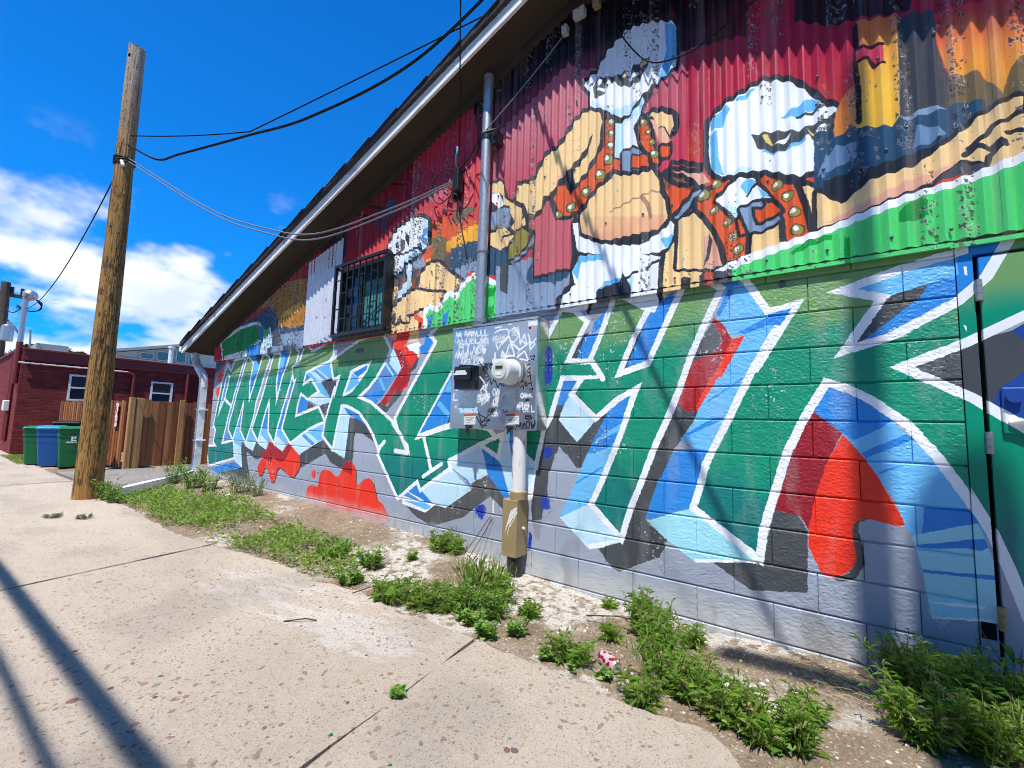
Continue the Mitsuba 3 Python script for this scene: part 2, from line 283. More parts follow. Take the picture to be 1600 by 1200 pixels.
GD -7762,1169 -7811,1005 -7902,771 -7918,708 -7505,772 -7423,540 -8331,366 -8463,643 -8080,669 -8216,739 -8179,939 -8266,996 -8106,1200 -7747,1200
GU -7058,1945 -7116,1650 -7082,1345 -6856,1781 -6742,2021 -6738,2042 -6642,2035 -6541,1964 -6644,1797 -6768,1526 -6849,1390 -6891,1200 -7247,1200 -7237,1305 -7248,1431 -7347,1200 -7614,1200 -7447,1600 -7261,1990 -7231,2043
GD -6904,1141 -7079,802 -7270,958 -7247,1200 -6891,1200
GD -7427,1014 -7522,829 -7686,946 -7691,971 -7674,1058 -7614,1200 -7347,1200
GU -6247,2014 -6297,1608 -6253,1398 -6250,1306 -6212,1406 -6123,1679 -6014,1856 -5925,2055 -5838,2060 -5755,2004 -5794,1880 -5896,1830 -5857,1750 -5916,1603 -6006,1410 -6096,1200 -6410,1200 -6419,1318 -6446,1420 -6558,1200 -6774,1200 -6675,1388 -6400,2026
GD -6173,1022 -6219,825 -6393,963 -6410,1200 -6096,1200
GD -6696,836 -6871,963 -6879,1003 -6774,1200 -6558,1200
GU -5528,2060 -5403,1977 -4989,2070 -4950,2066 -4931,1911 -5001,1864 -5257,1811 -5532,1741 -5585,1560 -5388,1623 -5221,1485 -5432,1405 -5619,1482 -5676,1340 -5708,1200 -5943,1200 -5750,1674 -5807,1651 -5878,1818 -5682,1873 -5620,2023 -5589,2054
GU -5174,1274 -5108,1200 -5503,1200
GD -5719,1152 -5503,1200 -5108,1200 -5036,1119 -5163,1093 -5411,1012 -5786,841 -6018,1011 -5943,1200 -5708,1200
GU -4951,1835 -4412,2029 -4227,2050 -3984,2050 -3862,1894 -3901,1807 -4066,1623 -4194,1511 -4399,1394 -4136,1321 -3901,1200 -4276,1200 -4331,1241 -4552,1311 -4693,1325 -4728,1200 -4955,1200 -4857,1445 -4849,1378 -4738,1672 -4874,1639
GD -3749,1116 -3607,1001 -3522,893 -3492,834 -3474,823 -3339,683 -3146,683 -3036,746 -2955,771 -2918,735 -3274,514 -3329,590 -3601,398 -3939,790 -3925,827 -3860,926 -3959,880 -4046,998 -4155,1109 -4276,1200 -3901,1200
GD -4728,1200 -4818,823 -5018,952 -4990,1113 -4955,1200
GU -3136,1914 -3218,1990 -3122,2054 -2604,2069 -2521,1879 -2584,1641 -2897,1659 -3205,1200 -3670,1200
GD -3670,1200 -3205,1200 -3363,963 -2847,1128 -2473,1076 -2418,1033 -2547,984 -2812,859 -2943,803 -2918,735 -3036,746 -3176,696 -3129,688 -3253,613 -3332,592 -3458,818 -3481,911 -3618,1011 -3694,1169
GD -2360,886 -2503,957 -2338,1019
GU -1654,1998 -1563,1914 -1656,1760 -1730,1614 -1499,1593 -1440,1509 -1760,1523 -1864,1200 -2047,1200 -1862,1835 -1750,2022
GD -1919,1109 -1980,850 -2120,949 -2047,1200 -1864,1200
GU -1247,2042 -1098,1944 -1187,1781 -1319,1479 -1057,1556 -1017,1649 -820,2062 -689,2062 -630,2014 -721,1825 -811,1614 -885,1398 -966,1200 -1205,1200 -1156,1342 -1114,1449 -1303,1350 -1457,1222 -1632,1378 -1557,1483 -1402,1484 -1487,1622 -1405,1803 -1308,2057
GD -1051,1013 -1162,718 -1210,608 -1268,417 -1460,587 -1358,805 -1242,1094 -1205,1200 -966,1200
GU -95,2083 379,2075 451,2066 451,2046 255,2007 -68,1909 136,1832 -45,1539 215,1620 462,1765 567,1872 656,2056 664,2091 741,2072 723,1745 460,1600 184,1480 463,1297 571,1200 258,1200 113,1333 19,1393 -91,1436 -220,1200 -553,1200 -438,1450 -324,1663 -175,1882 -336,1856 -450,2063
GD 571,1200 687,1099 671,818 613,701 629,331 574,562 528,716 465,864 440,915 459,859 360,1046 258,1200
GD -294,1031 -424,582 -442,444 -761,657 -713,811 -685,925 -553,1200 -220,1200
W -4154,1801 -4543,1710 -4683,1403 -4502,1453 -4369,1554 -4236,1674
B -4492,1679 -4223,1753 -4241,1699 -4400,1618
LB -4504,1673 -4390,1610 -4366,1560 -4423,1521 -4624,1445
W -7686,1339 -7678,1330 -7678,1319 -7687,1311 -7698,1311 -7940,1421 -7947,1429 -7947,1441 -7939,1449 -7927,1448
W -3593,1018 -3523,928 -3473,843 -3470,827 -3478,814 -3493,809 -3683,819 -3698,826 -3704,843 -3697,858 -3680,864 -3533,856 -3559,902 -3624,985 -3755,1099 -3763,1115 -3757,1131 -3742,1139 -3725,1133
W -3128,701 -3128,686 -3139,675 -3155,676 -3165,687 -3286,989 -3286,1004 -3275,1015 -3260,1015 -3249,1004
W -3018,775 -3004,776 -2994,768 -2992,755 -3000,744 -3245,606 -3258,605 -3268,613 -3270,626 -3262,637
W -1387,1498 -1383,1481 -1393,1467 -1409,1463 -1424,1473 -1512,1601 -1515,1618 -1506,1632 -1489,1636 -1474,1627
W -3869,943 -3854,947 -3840,940 -3836,926 -3843,912 -3942,827 -3957,823 -3970,830 -3975,844 -3968,858
W -3222,1206 -3393,961 -2914,1091 -2916,1138 -3260,1058
W -2915,1608 -2937,1624 -3398,961 -2895,1091
B -2924,1578 -2938,1571 -3329,1026 -2929,1141 -2901,1186
LB -2933,1556 -2925,1422 -3025,1424 -3089,1350
LB -3107,1304 -3067,1342 -2923,1222 -2952,1185
W -170,1888 -340,1860 -452,2063 -494,2068 -350,1824 -234,1845 -448,1483 -410,1481
B -232,1845 -355,1821 -367,1759 -289,1750
KC -2904,1347 -2932,1200 -2959,1126 -2893,1157
DB -2469,408 -2460,391 -2472,381 -2455,371 -2475,368 -2475,351 -2484,367 -2493,329 -2506,332 -2513,327 -2521,349 -2531,336 -2550,363 -2568,370 -2574,382 -2570,380 -2571,394 -2584,406 -2577,421 -2565,425 -2565,437 -2546,435 -2551,452 -2536,440 -2528,470 -2522,452 -2513,443 -2507,456 -2493,459 -2495,456 -2477,449 -2466,455 -2466,429 -2461,430 -2459,414
DB -2592,371 -2596,366 -2601,371 -2596,375
DB -2555,342 -2559,339 -2562,342 -2559,345
DB -2494,307 -2497,304 -2500,307 -2497,311
DB -2573,381 -2579,376 -2584,381 -2579,387
DB -2564,343 -2567,339 -2571,343 -2567,347
DB -2445,432 -2450,427 -2455,432 -2450,437
DB -2468,449 -2472,446 -2475,449 -2472,453
DB -2579,342 -2584,337 -2588,342 -2584,346
DB -2578,358 -2584,353 -2589,358 -2584,363
DB -2538,485 -2541,482 -2544,485 -2541,488
DB -2595,431 -2598,427 -2602,431 -2598,435
DB -2487,479 -2491,476 -2495,479 -2491,483
DB -2421,414 -2425,410 -2429,414 -2425,418
DB -2469,349 -2473,345 -2478,349 -2473,353
DB -2442,431 -2447,427 -2452,431 -2447,436
DB -2441,433 -2446,427 -2452,433 -2446,439
DB -2566,353 -2570,348 -2575,353 -2570,358
DB -2564,448 -2569,443 -2574,448 -2569,453
DB -2442,373 -2446,369 -2450,373 -2446,377
DB -2431,379 -2437,373 -2443,379 -2437,384
DB -2562,333 -2566,330 -2570,333 -2566,337
DB -2603,405 -2609,400 -2614,405 -2609,410
DB -2575,402 -2578,399 -2582,402 -2578,406
DB -2572,372 -2577,366 -2583,372 -2577,377
DB -2547,475 -2551,472 -2554,475 -2551,479
DB -2562,468 -2566,463 -2571,468 -2566,472
DB -2527,331 -2530,328 -2534,331 -2530,335
DB -2565,439 -2570,433 -2576,439 -2570,444
DB -2590,391 -2594,387 -2598,391 -2594,395
DB -2535,335 -2539,331 -2542,335 -2539,338
DB -1824,934 -1809,930 -1813,920 -1826,912 -1824,904 -1836,904 -1842,884 -1851,892 -1862,883 -1885,888 -1892,904 -1886,905 -1903,918 -1886,922 -1910,928 -1898,934 -1902,942 -1886,946 -1903,955 -1888,957 -1885,969 -1879,968 -1856,980 -1839,968 -1832,977 -1824,974 -1828,963 -1824,953 -1813,955 -1823,944
DB -1901,950 -1905,947 -1908,950 -1905,954
DB -1827,871 -1833,866 -1838,871 -1833,876
DB -1809,919 -1812,916 -1816,919 -1812,923
DB -1815,887 -1819,884 -1822,887 -1819,890
DB -1820,883 -1825,878 -1829,883 -1825,887
DB -1913,908 -1916,904 -1920,908 -1916,911
DB -1851,882 -1856,878 -1860,882 -1856,887
DB -1874,866 -1879,861 -1884,866 -1879,870
DB -1797,888 -1801,883 -1806,888 -1801,892
DB -1916,944 -1919,941 -1922,944 -1919,947
DB -1847,889 -1852,885 -1857,889 -1852,894
DB -1805,937 -1809,934 -1812,937 -1809,941
DB -1805,939 -1809,935 -1813,939 -1809,943
DB -1805,964 -1809,960 -1814,964 -1809,969
DB -1884,967 -1888,963 -1893,967 -1888,972
DB -1906,901 -1909,897 -1913,901 -1909,904
DB -1825,1000 -1829,996 -1832,1000 -1829,1003
DB -1852,863 -1856,860 -1860,863 -1856,867
DB -1891,889 -1894,886 -1897,889 -1894,892
DB -1886,871 -1891,866 -1896,871 -1891,875
DB -1899,963 -1902,960 -1905,963 -1902,966
DB -1845,986 -1849,982 -1854,986 -1849,991
DB -1863,875 -1866,872 -1869,875 -1866,878
DB -1888,874 -1891,871 -1895,874 -1891,878
DB -1789,940 -1793,936 -1798,940 -1793,944
DB -1859,988 -1862,984 -1866,988 -1862,992
DB -1828,541 -1835,533 -1823,525 -1827,524 -1822,517 -1828,515 -1834,500 -1848,499 -1854,490 -1864,497 -1877,496 -1886,489 -1898,497 -1897,515 -1923,525 -1910,547 -1921,551 -1900,558 -1912,568 -1894,571 -1903,570 -1883,596 -1875,588 -1870,596 -1863,579 -1853,583 -1851,590 -1836,581 -1840,563 -1824,562 -1837,547
DB -1822,488 -1827,483 -1833,488 -1827,494
DB -1860,592 -1864,588 -1868,592 -1864,596
DB -1851,604 -1856,599 -1861,604 -1856,609
DB -1912,497 -1917,492 -1922,497 -1917,502
DB -1825,478 -1830,474 -1834,478 -1830,483
DB -1823,495 -1826,492 -1829,495 -1826,498
DB -1847,611 -1852,606 -1858,611 -1852,617
DB -1840,471 -1844,467 -1849,471 -1844,476
DB -1880,607 -1883,603 -1887,607 -1883,610
DB -1853,603 -1859,598 -1864,603 -1859,609
DB -1832,583 -1838,578 -1843,583 -1838,588
DB -1938,561 -1942,557 -1946,561 -1942,565
DB -1832,479 -1837,474 -1842,479 -1837,484
DB -1805,500 -1809,495 -1813,500 -1809,504
DB -1858,605 -1861,602 -1865,605 -1861,609
DB -1818,579 -1824,573 -1830,579 -1824,585
DB -1813,513 -1818,508 -1823,513 -1818,518
DB -1893,487 -1897,483 -1901,487 -1897,491
DB -1897,581 -1903,575 -1909,581 -1903,587
DB -1886,496 -1889,493 -1892,496 -1889,499
DB -1883,601 -1886,597 -1889,601 -1886,604
DB -1794,569 -1798,565 -1801,569 -1798,572
DB -1832,503 -1837,498 -1842,503 -1837,508
DB -1905,595 -1911,589 -1916,595 -1911,600
DB -1799,529 -1803,525 -1807,529 -1803,533
DB -1925,576 -1931,570 -1936,576 -1931,581
DB -1808,573 -1814,568 -1819,573 -1814,578
DB -1910,582 -1914,578 -1917,582 -1914,586
DB -1813,596 -1818,590 -1824,596 -1818,601
DB -1879,1756 -1875,1765 -1864,1765 -1841,1736 -1831,1464 -1840,1453 -1864,1454 -1871,1463
DB -2016,311 -1985,284 -1997,169 -2027,156
GS -257,1982 -269,1965 -280,1963 -290,1968 -299,1990 -291,2011 -278,2018 -263,2014 -256,2003
GS -4338,1951 -4320,1944 -4313,1926 -4321,1908 -4339,1901 -4445,1903 -4463,1911 -4470,1929 -4462,1946 -4444,1953
W 475,1949 486,1947 486,1903 477,1907
W 461,1665 472,1657 470,1629'''
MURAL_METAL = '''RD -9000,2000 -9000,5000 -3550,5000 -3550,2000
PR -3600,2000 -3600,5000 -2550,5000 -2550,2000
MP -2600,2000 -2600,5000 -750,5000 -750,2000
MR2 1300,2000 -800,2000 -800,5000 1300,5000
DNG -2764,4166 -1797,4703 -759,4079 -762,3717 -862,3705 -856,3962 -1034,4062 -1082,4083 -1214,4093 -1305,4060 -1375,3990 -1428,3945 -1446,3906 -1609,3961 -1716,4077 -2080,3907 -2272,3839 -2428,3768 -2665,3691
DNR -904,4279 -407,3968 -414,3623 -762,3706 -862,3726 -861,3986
KR -167,3773 345,3459 341,3357 281,3366 143,3427 8,3448 -172,3578
SL -8584,2375 -6534,2730 -6167,2278 -5558,2228 -5536,2070 -7165,2041
ST -5939,2302 -5558,2228 -5537,2081 -6427,2086 -6443,2330
W -8204,2373 -8169,2400 -7497,2541 -6975,2563 -6835,2535 -6797,2498 -6749,2303 -6754,2267 -6782,2243 -7228,2103 -8039,2067 -8086,2094 -8204,2328
DG -7487,2492 -6973,2513 -6845,2486 -6797,2291 -7243,2151 -8041,2116 -8159,2351
LG -6824,2294 -6793,2265 -7185,2146 -7498,2091
B -6809,2207 -6750,2099 -7113,2069 -7224,2201
P -6672,2404 -6483,2423 -6322,2270 -6436,2141 -6682,2087 -6752,2112
LG -6508,2423 -6659,2253 -6685,2405
B -6670,2466 -6716,2283 -6820,2268 -6831,2484
YF -6378,3076 -6091,3090 -5603,3009 -5593,2693 -5610,2343 -5915,2331 -6272,2419 -6470,2576 -6541,2743 -6981,2724 -7223,2810
RD -5652,3368 -5388,3272 -5563,3132 -5594,2984 -6158,3013 -6411,3073
OR -6378,3076 -6108,2996 -6543,2852 -6708,2810 -7011,2889
SL -6213,2447 -5918,2350 -5598,2360 -5587,2586 -5473,2064 -6425,2146 -6520,2715
ST -5559,2281 -5564,2117 -6129,2120 -6187,2284
YF -5601,2588 -5611,2354 -5917,2342 -6209,2423 -6492,2712
YE -6141,2599 -5930,2633 -5643,2685 -5794,2522 -6067,2525 -6170,2378 -6307,2434
KR -4953,3531 -4731,3461 -4731,3085 -4929,3051 -4962,3326 -5281,3254 -5464,3375
KR -4061,3514 -4076,3483 -4326,3588 -4348,3619
KR -4200,3445 -4197,3415 -4453,3501 -4665,3614
SL -4146,3454 -4130,3285 -4209,3341 -4238,3456
SL -3874,3564 -3856,3353 -3978,3374 -4031,3575
SL -3998,3403 -4016,3210 -4088,3216 -4070,3410
KR -3647,3659 -3657,3646 -3915,3727 -3930,3757
MP -3222,3509 -3097,3455 -3023,3373 -3026,3264 -3317,3371 -3364,3438
PR -3626,3381 -3292,3318 -3178,3152 -3825,2954 -4479,3019
SL -2997,3813 -2929,3820 -2910,3709 -3005,3723
MR2 -2829,3438 -2845,3252 -3006,3269 -3017,3457
KR -2874,3433 -2863,3237 -3007,3279 -3004,3464
OR -3098,3145 -2946,3047 -2732,3019 -2661,3000 -2657,2917 -2946,2883 -3035,2925 -3260,2830 -3374,2810 -3344,2999 -3299,3108
YE -2938,2902 -2712,2958 -2641,2954 -2642,2797 -2793,2805 -2920,2749 -3036,2774 -3090,2858
OB -3116,2959 -3008,2879 -3088,2825 -3037,2632 -3228,2669 -3232,2954
OB -2886,3160 -2703,3136 -2665,3084 -2789,3062 -2946,3047 -2996,3089
NV -2930,2758 -2776,2811 -2633,2795 -2622,2550 -3047,2634
OR -3288,2903 -3191,2823 -3233,2775 -3296,2690 -3342,2683 -3377,2839
YE -3267,2766 -3231,2742 -3273,2685 -3345,2716
OB -3196,2906 -3061,2867 -3010,2736 -3103,2668 -3220,2748
NV -3010,2736 -2970,2791 -2725,2790 -2348,2725 -2335,2401 -2603,2479 -2721,2523 -2796,2439 -3000,2576 -3093,2682
ST -2715,2605 -2613,2600 -2608,2495 -2721,2523 -2796,2439 -2916,2576
ST -3350,2792 -3342,2683 -3461,2672 -3543,2798
KC -3643,2793 -3461,2681 -3342,2683 -3423,2482 -3641,2450 -3886,2262 -3917,2617 -3872,2715
K -3940,2968 -3958,2988 -3965,3011 -3959,3058 -3951,3078 -3867,3180 -3763,3245 -3689,3246 -3590,3291 -3559,3294 -3366,3250 -3283,3190 -3264,3160 -3256,2934 -3260,2914 -3269,2898 -3380,2795 -3545,2757 -3633,2714 -3658,2713 -3863,2753 -3891,2767 -3907,2788 -3912,2812 -3910,2901 -3894,2934
W -3864,2907 -3837,2924 -3838,2941 -3921,3005 -3925,3018 -3919,3052 -3842,3149 -3753,3206 -3680,3207 -3566,3255 -3383,3213 -3304,3152 -3296,2931 -3399,2830 -3557,2796 -3638,2755 -3652,2753 -3864,2797 -3872,2811 -3870,2895
P -3307,3148 -3298,2936 -3407,2825 -3581,2800 -3422,2881 -3394,2950 -3357,3176
KC -3644,3031 -3662,2973 -3714,2898 -3821,2901 -3742,2947 -3716,3064
W -3786,3057 -3723,3010 -3742,2951 -3862,2962 -3905,3036
K -3767,3044 -3755,2970 -3816,2984 -3827,3042
K -3652,3135 -3614,3079 -3608,3148 -3579,3071 -3616,2962 -3661,3106 -3687,3136
B2 -3311,3126 -3316,3052 -3395,2958 -3442,3007
K -3893,2932 -3874,2936 -3675,2903 -3444,2929 -3422,2919 -3382,2868 -3378,2846 -3394,2829 -3536,2783 -3627,2762 -3679,2686 -3695,2676 -3784,2658 -3801,2660 -3877,2701 -3890,2720 -3909,2856 -3903,2915
W -3675,2878 -3441,2904 -3402,2853 -3544,2807 -3642,2784 -3700,2700 -3789,2682 -3866,2723 -3884,2860 -3878,2912
P -3428,2892 -3413,2847 -3544,2807 -3668,2781 -3672,2833
K -3644,2767 -3632,2775 -3583,2787 -3570,2786 -3513,2761 -3502,2749 -3485,2685 -3526,2498 -3536,2485 -3724,2383 -3738,2381 -3750,2390 -3753,2404 -3730,2517 -3724,2527 -3625,2621 -3647,2752
P -3578,2767 -3521,2743 -3504,2689 -3546,2503 -3733,2400 -3710,2513 -3604,2614 -3628,2755
W -3565,2752 -3547,2689 -3609,2675 -3627,2747
BR -3656,2632 -3585,2611 -3720,2480 -3712,2530
BR -3436,2659 -3342,2683 -3382,2583 -3447,2482 -3533,2501 -3501,2562
SK -3866,2259 -3858,2172 -3898,2090 -3913,2265
W -3498,2521 -3505,2514 -3516,2514 -3523,2521 -3523,2531 -3516,2539 -3505,2539 -3498,2531
W -3723,2503 -3730,2495 -3741,2495 -3749,2503 -3749,2514 -3741,2521 -3730,2521 -3723,2514
W -3798,2389 -3806,2382 -3816,2382 -3824,2389 -3824,2400 -3816,2408 -3806,2408 -3798,2400
K -3887,2251 -3901,2257 -3907,2271 -3902,2445 -3897,2457 -3807,2565 -3794,2572 -3723,2582 -3710,2579 -3702,2569 -3702,2556 -3748,2412 -3756,2402 -3795,2377 -3829,2304 -3872,2257
SK -3882,2444 -3791,2552 -3721,2562 -3767,2418 -3811,2390 -3844,2317 -3887,2271
K -3410,2441 -3433,2457 -3446,2484 -3441,2566 -3435,2587 -3341,2696 -3272,2734 -3248,2740 -3127,2724 -3106,2716 -2978,2604 -2804,2479 -2789,2460 -2784,2437 -2793,2406 -2817,2371 -2834,2357 -2986,2327 -3229,2381
SK -3400,2475 -3408,2482 -3412,2493 -3402,2574 -3318,2669 -3247,2705 -3125,2687 -2999,2576 -2826,2452 -2819,2436 -2844,2394 -2853,2387 -2987,2362 -3219,2415
PK -3378,2524 -3256,2438 -3239,2516 -3227,2434 -3053,2389 -2987,2362 -3220,2413 -3413,2479
K -3227,2418 -3237,2412 -3248,2416 -3253,2426 -3259,2516 -3256,2527 -3245,2532 -3235,2529 -3229,2518 -3223,2428
K -3913,2208 -3920,2229 -3911,2249 -3831,2325 -3655,2441 -3454,2498 -3437,2498 -3247,2441 -3025,2398 -3006,2386 -3001,2365 -3011,2346 -3052,2309 -3057,2236 -3077,2209 -3141,2187 -3163,2187 -3272,2232 -3375,2225 -3415,2205 -3349,2126 -3342,2110 -3345,2093 -3366,2054 -3394,2039 -3900,2064 -3920,2074 -3928,2094 -3928,2168 -3923,2185 -3898,2200
SK -3810,2304 -3639,2416 -3446,2469 -3254,2412 -3030,2369 -3082,2323 -3087,2238 -3151,2215 -3267,2263 -3382,2254 -3463,2216 -3372,2107 -3393,2069 -3898,2094 -3898,2168 -3776,2214 -3890,2228
PK -3360,2268 -3266,2247 -3329,2158 -3427,2219 -3535,2209 -3562,2237
K -3729,2143 -3707,2161 -3689,2230 -3681,2239 -3670,2241 -3661,2233 -3626,2167 -3578,2150 -3526,2160 -3525,2182 -3557,2207 -3563,2217 -3560,2228 -3550,2233 -3539,2231 -3500,2201 -3494,2188 -3501,2138 -3576,2120 -3641,2140 -3650,2147 -3669,2185 -3684,2141 -3720,2111 -3730,2108 -3740,2112 -3782,2151 -3787,2163 -3781,2256 -3777,2266 -3766,2270 -3755,2265 -3752,2254 -3756,2168
K -3359,2266 -3313,2268 -3302,2264 -3297,2253 -3301,2243 -3312,2238 -3356,2236 -3494,2194 -3506,2195 -3513,2204 -3512,2215 -3503,2222
OR -3415,2210 -3350,2129 -3372,2107 -3475,2209
W -3303,2071 -3332,2171 -3325,2214 -3284,2272 -3257,2291 -3225,2290 -3117,2246 -3001,2371 -2969,2386 -2934,2376 -2887,2339 -2810,2434 -2742,2475 -2662,2499 -2640,2499 -2580,2485 -2304,2315 -2280,2275 -2273,2078 -2286,2041 -2322,2026 -3141,2011 -3266,2037
LG -3285,2185 -3243,2243 -3106,2185 -2965,2336 -2878,2268 -2783,2391 -2716,2432 -2649,2450 -2606,2442 -2330,2273 -2323,2076 -3141,2061 -3255,2085
B -2943,2179 -3060,2005 -3122,2014 -2983,2200
B -3176,2171 -3211,2104 -3239,2107 -3216,2184
DG -2445,2263 -2436,2041 -2472,2045 -2482,2268
LG -2350,2325 -2361,2165 -2477,2153 -2476,2354
DG -2367,2321 -2418,2258 -2480,2239 -2484,2319
W -2267,2193 -2320,2020 -2372,1998 -2340,2302
B -2268,2221 -2235,2009 -2328,1993 -2317,2159
K -2398,3320 -2339,3261 -2304,3102 -2110,2992 -2081,2898 -1994,2870 -1958,2758 -1987,2620 -2104,2529 -2234,2460 -2490,2509 -2506,3315
SK -2387,3283 -2352,3234 -2331,3108 -2274,3053 -2145,2994 -2123,2905 -2148,2814 -2210,2773 -2257,2818 -2231,2874 -2261,2943 -2292,3036 -2349,3045 -2372,3153 -2413,3197 -2501,3192 -2505,3286
W -2403,3190 -2357,3063 -2396,3033 -2426,3059 -2493,3134 -2496,3190
RD -2423,3105 -2407,3053 -2431,3060 -2448,3104
ST -2406,3037 -2282,3010 -2260,2912 -2276,2839 -2351,2841 -2428,2861 -2496,2856 -2502,3000
OV -2371,2887 -2361,2861 -2486,2853 -2487,2869
SK -2389,2845 -2322,2836 -2224,2735 -2243,2700 -2361,2641 -2420,2673 -2490,2720 -2494,2816
K -2318,2776 -2253,2768 -2244,2756 -2256,2748 -2317,2755 -2360,2726 -2373,2729 -2371,2742
K -2207,2784 -2145,2807 -2126,2803 -2043,2732 -2037,2712 -2058,2641 -2125,2560 -2207,2531 -2261,2520 -2276,2522 -2284,2535 -2297,2618 -2277,2670 -2218,2776
OV -2139,2788 -2056,2717 -2073,2653 -2140,2573 -2211,2550 -2265,2539 -2278,2611 -2260,2660 -2200,2766
K -2030,2733 -2014,2733 -1980,2717 -1969,2707 -1969,2692 -1998,2624 -2095,2540 -2226,2470 -2241,2469 -2253,2478 -2272,2512 -2273,2529 -2261,2541 -2149,2576 -2078,2627 -2041,2722
ST -1988,2699 -2011,2639 -2105,2558 -2235,2488 -2255,2522 -2140,2558 -2062,2614 -2022,2715
NV -2381,2649 -2288,2659 -2284,2567 -2253,2463 -2471,2505 -2479,2694
SK -2104,2811 -2121,2792 -2140,2835 -2115,2873
ST -2268,2488 -2008,2512 -2003,2341 -1677,2341 -1679,2235 -1773,2128 -1772,2096 -2391,2087 -2400,2507
NV -2002,2542 -2003,2346 -1910,2343 -1846,2349 -1677,2344 -1699,2274 -1782,2259 -1802,2220 -1837,2262 -1908,2281 -2038,2285 -2085,2343
KC -2261,2506 -2267,2233 -2366,2288 -2376,2529
K -2034,2575 -2014,2687 -2027,2722 -2067,2745 -2080,2766 -2082,2829 -2070,2851 -1981,2905 -1947,2965 -1929,2977 -1876,2985 -1858,2981 -1848,2967 -1799,2790 -1637,2767 -1620,2756 -1617,2735 -1629,2695 -1624,2441 -1653,2339 -1664,2325 -1681,2321 -1765,2334 -1846,2323 -1997,2320 -2015,2327 -2023,2344
PKS -1872,2960 -1818,2767 -1641,2742 -1654,2698 -1649,2441 -1677,2346 -1764,2360 -1846,2348 -1998,2345 -2006,2556 -1990,2654 -2009,2571 -1989,2689 -2006,2740 -2055,2767 -2057,2830 -1963,2887 -1926,2952
K -1650,2448 -1663,2649 -1644,2644 -1636,2552 -1615,2518 -1608,2439 -1639,2375 -1649,2241 -1623,2219 -1682,2235 -1677,2344
K -2216,3212 -2187,3220 -2078,3205 -2028,3220 -2004,3290 -1928,3382 -1902,3397 -1810,3408 -1756,3464 -1671,3565 -1576,3620 -1549,3624 -1473,3609 -1455,3600 -1404,3555 -1391,3532 -1371,3420 -1372,3278 -1377,3260 -1445,3135 -1547,3019 -1607,2972 -1632,2964 -1657,2973 -1670,2995 -1687,3069 -1731,3077 -1781,3010 -1797,2998 -1849,2975 -1902,2963 -1917,2903 -1932,2881 -1986,2841 -2025,2836 -2106,2868 -2130,2893 -2153,2968 -2231,3017 -2250,3057 -2232,3186
SK -2075,3164 -1995,3188 -1973,3265 -1897,3357 -1791,3370 -1726,3438 -1641,3540 -1557,3585 -1481,3570 -1430,3525 -1411,3420 -1412,3279 -1476,3160 -1576,3045 -1631,3004 -1654,3104 -1749,3121 -1813,3034 -1858,3014 -1935,2996 -1956,2913 -2010,2873 -2091,2905 -2119,2994 -2210,3051 -2192,3180
PK -1792,3061 -1860,3083 -1793,3122 -1735,3164 -1648,3204
K -1505,3294 -1565,3198 -1599,3158 -1634,3153 -1653,3103 -1646,3009 -1799,3057 -1749,3121 -1566,3258 -1492,3375
K -1705,3147 -1647,3115 -1645,3002 -1687,2942 -1732,3049 -1857,2980 -1778,3104
K -1404,3476 -1376,3481 -1311,3468 -1292,3456 -1284,3434 -1279,3067 -1289,3041 -1362,2968 -1392,2928 -1506,2833 -1612,2766 -1703,2741 -1731,2745 -1775,2773 -1787,2786 -1841,2882 -1868,2947 -1866,2977 -1822,3058 -1796,3075 -1737,3084 -1716,3080 -1701,3064 -1671,2996 -1650,3008 -1548,3084 -1432,3265 -1427,3375 -1418,3451
OR -1319,3433 -1314,3066 -1388,2991 -1414,2955 -1526,2862 -1621,2799 -1712,2774 -1757,2803 -1810,2899 -1836,2960 -1791,3041 -1732,3049 -1687,2948 -1631,2978 -1522,3060 -1398,3254 -1392,3374 -1383,3447
K -1306,3406 -1325,3387 -1351,3387 -1369,3406 -1369,3432 -1351,3450 -1325,3450 -1306,3432
OV -1311,3408 -1327,3392 -1349,3392 -1364,3408 -1364,3430 -1349,3446 -1327,3446 -1311,3430
W -1333,3419 -1345,3412 -1352,3414 -1358,3419 -1358,3433 -1345,3441 -1338,3439 -1333,3433
K -1309,3318 -1325,3302 -1348,3302 -1365,3318 -1365,3341 -1348,3357 -1325,3357 -1309,3341
OV -1313,3320 -1327,3306 -1347,3306 -1361,3320 -1361,3339 -1347,3353 -1327,3353 -1313,3339
W -1333,3330 -1344,3323 -1350,3325 -1356,3336 -1355,3342 -1344,3349 -1337,3347 -1331,3336
K -1305,3218 -1325,3197 -1354,3197 -1374,3218 -1374,3246 -1354,3267 -1325,3267 -1305,3246
OV -1310,3220 -1327,3203 -1351,3203 -1369,3220 -1369,3244 -1351,3261 -1327,3261 -1310,3244
W -1334,3232 -1348,3225 -1355,3227 -1363,3240 -1361,3248 -1348,3256 -1340,3254 -1332,3240
K -1321,3107 -1331,3091 -1346,3081 -1364,3078 -1382,3081 -1397,3091 -1407,3107 -1410,3124 -1407,3142 -1397,3157 -1382,3167 -1364,3171 -1346,3167 -1331,3157 -1321,3142 -1318,3124
OV -1328,3109 -1349,3088 -1379,3088 -1400,3109 -1400,3139 -1379,3161 -1349,3161 -1328,3139
W -1357,3125 -1374,3115 -1384,3118 -1391,3125 -1391,3144 -1374,3154 -1364,3151 -1357,3144
K -1385,3008 -1395,2993 -1410,2983 -1428,2979 -1446,2983 -1461,2993 -1471,3008 -1475,3026 -1471,3044 -1461,3059 -1446,3069 -1428,3072 -1410,3069 -1395,3059 -1385,3044 -1381,3026
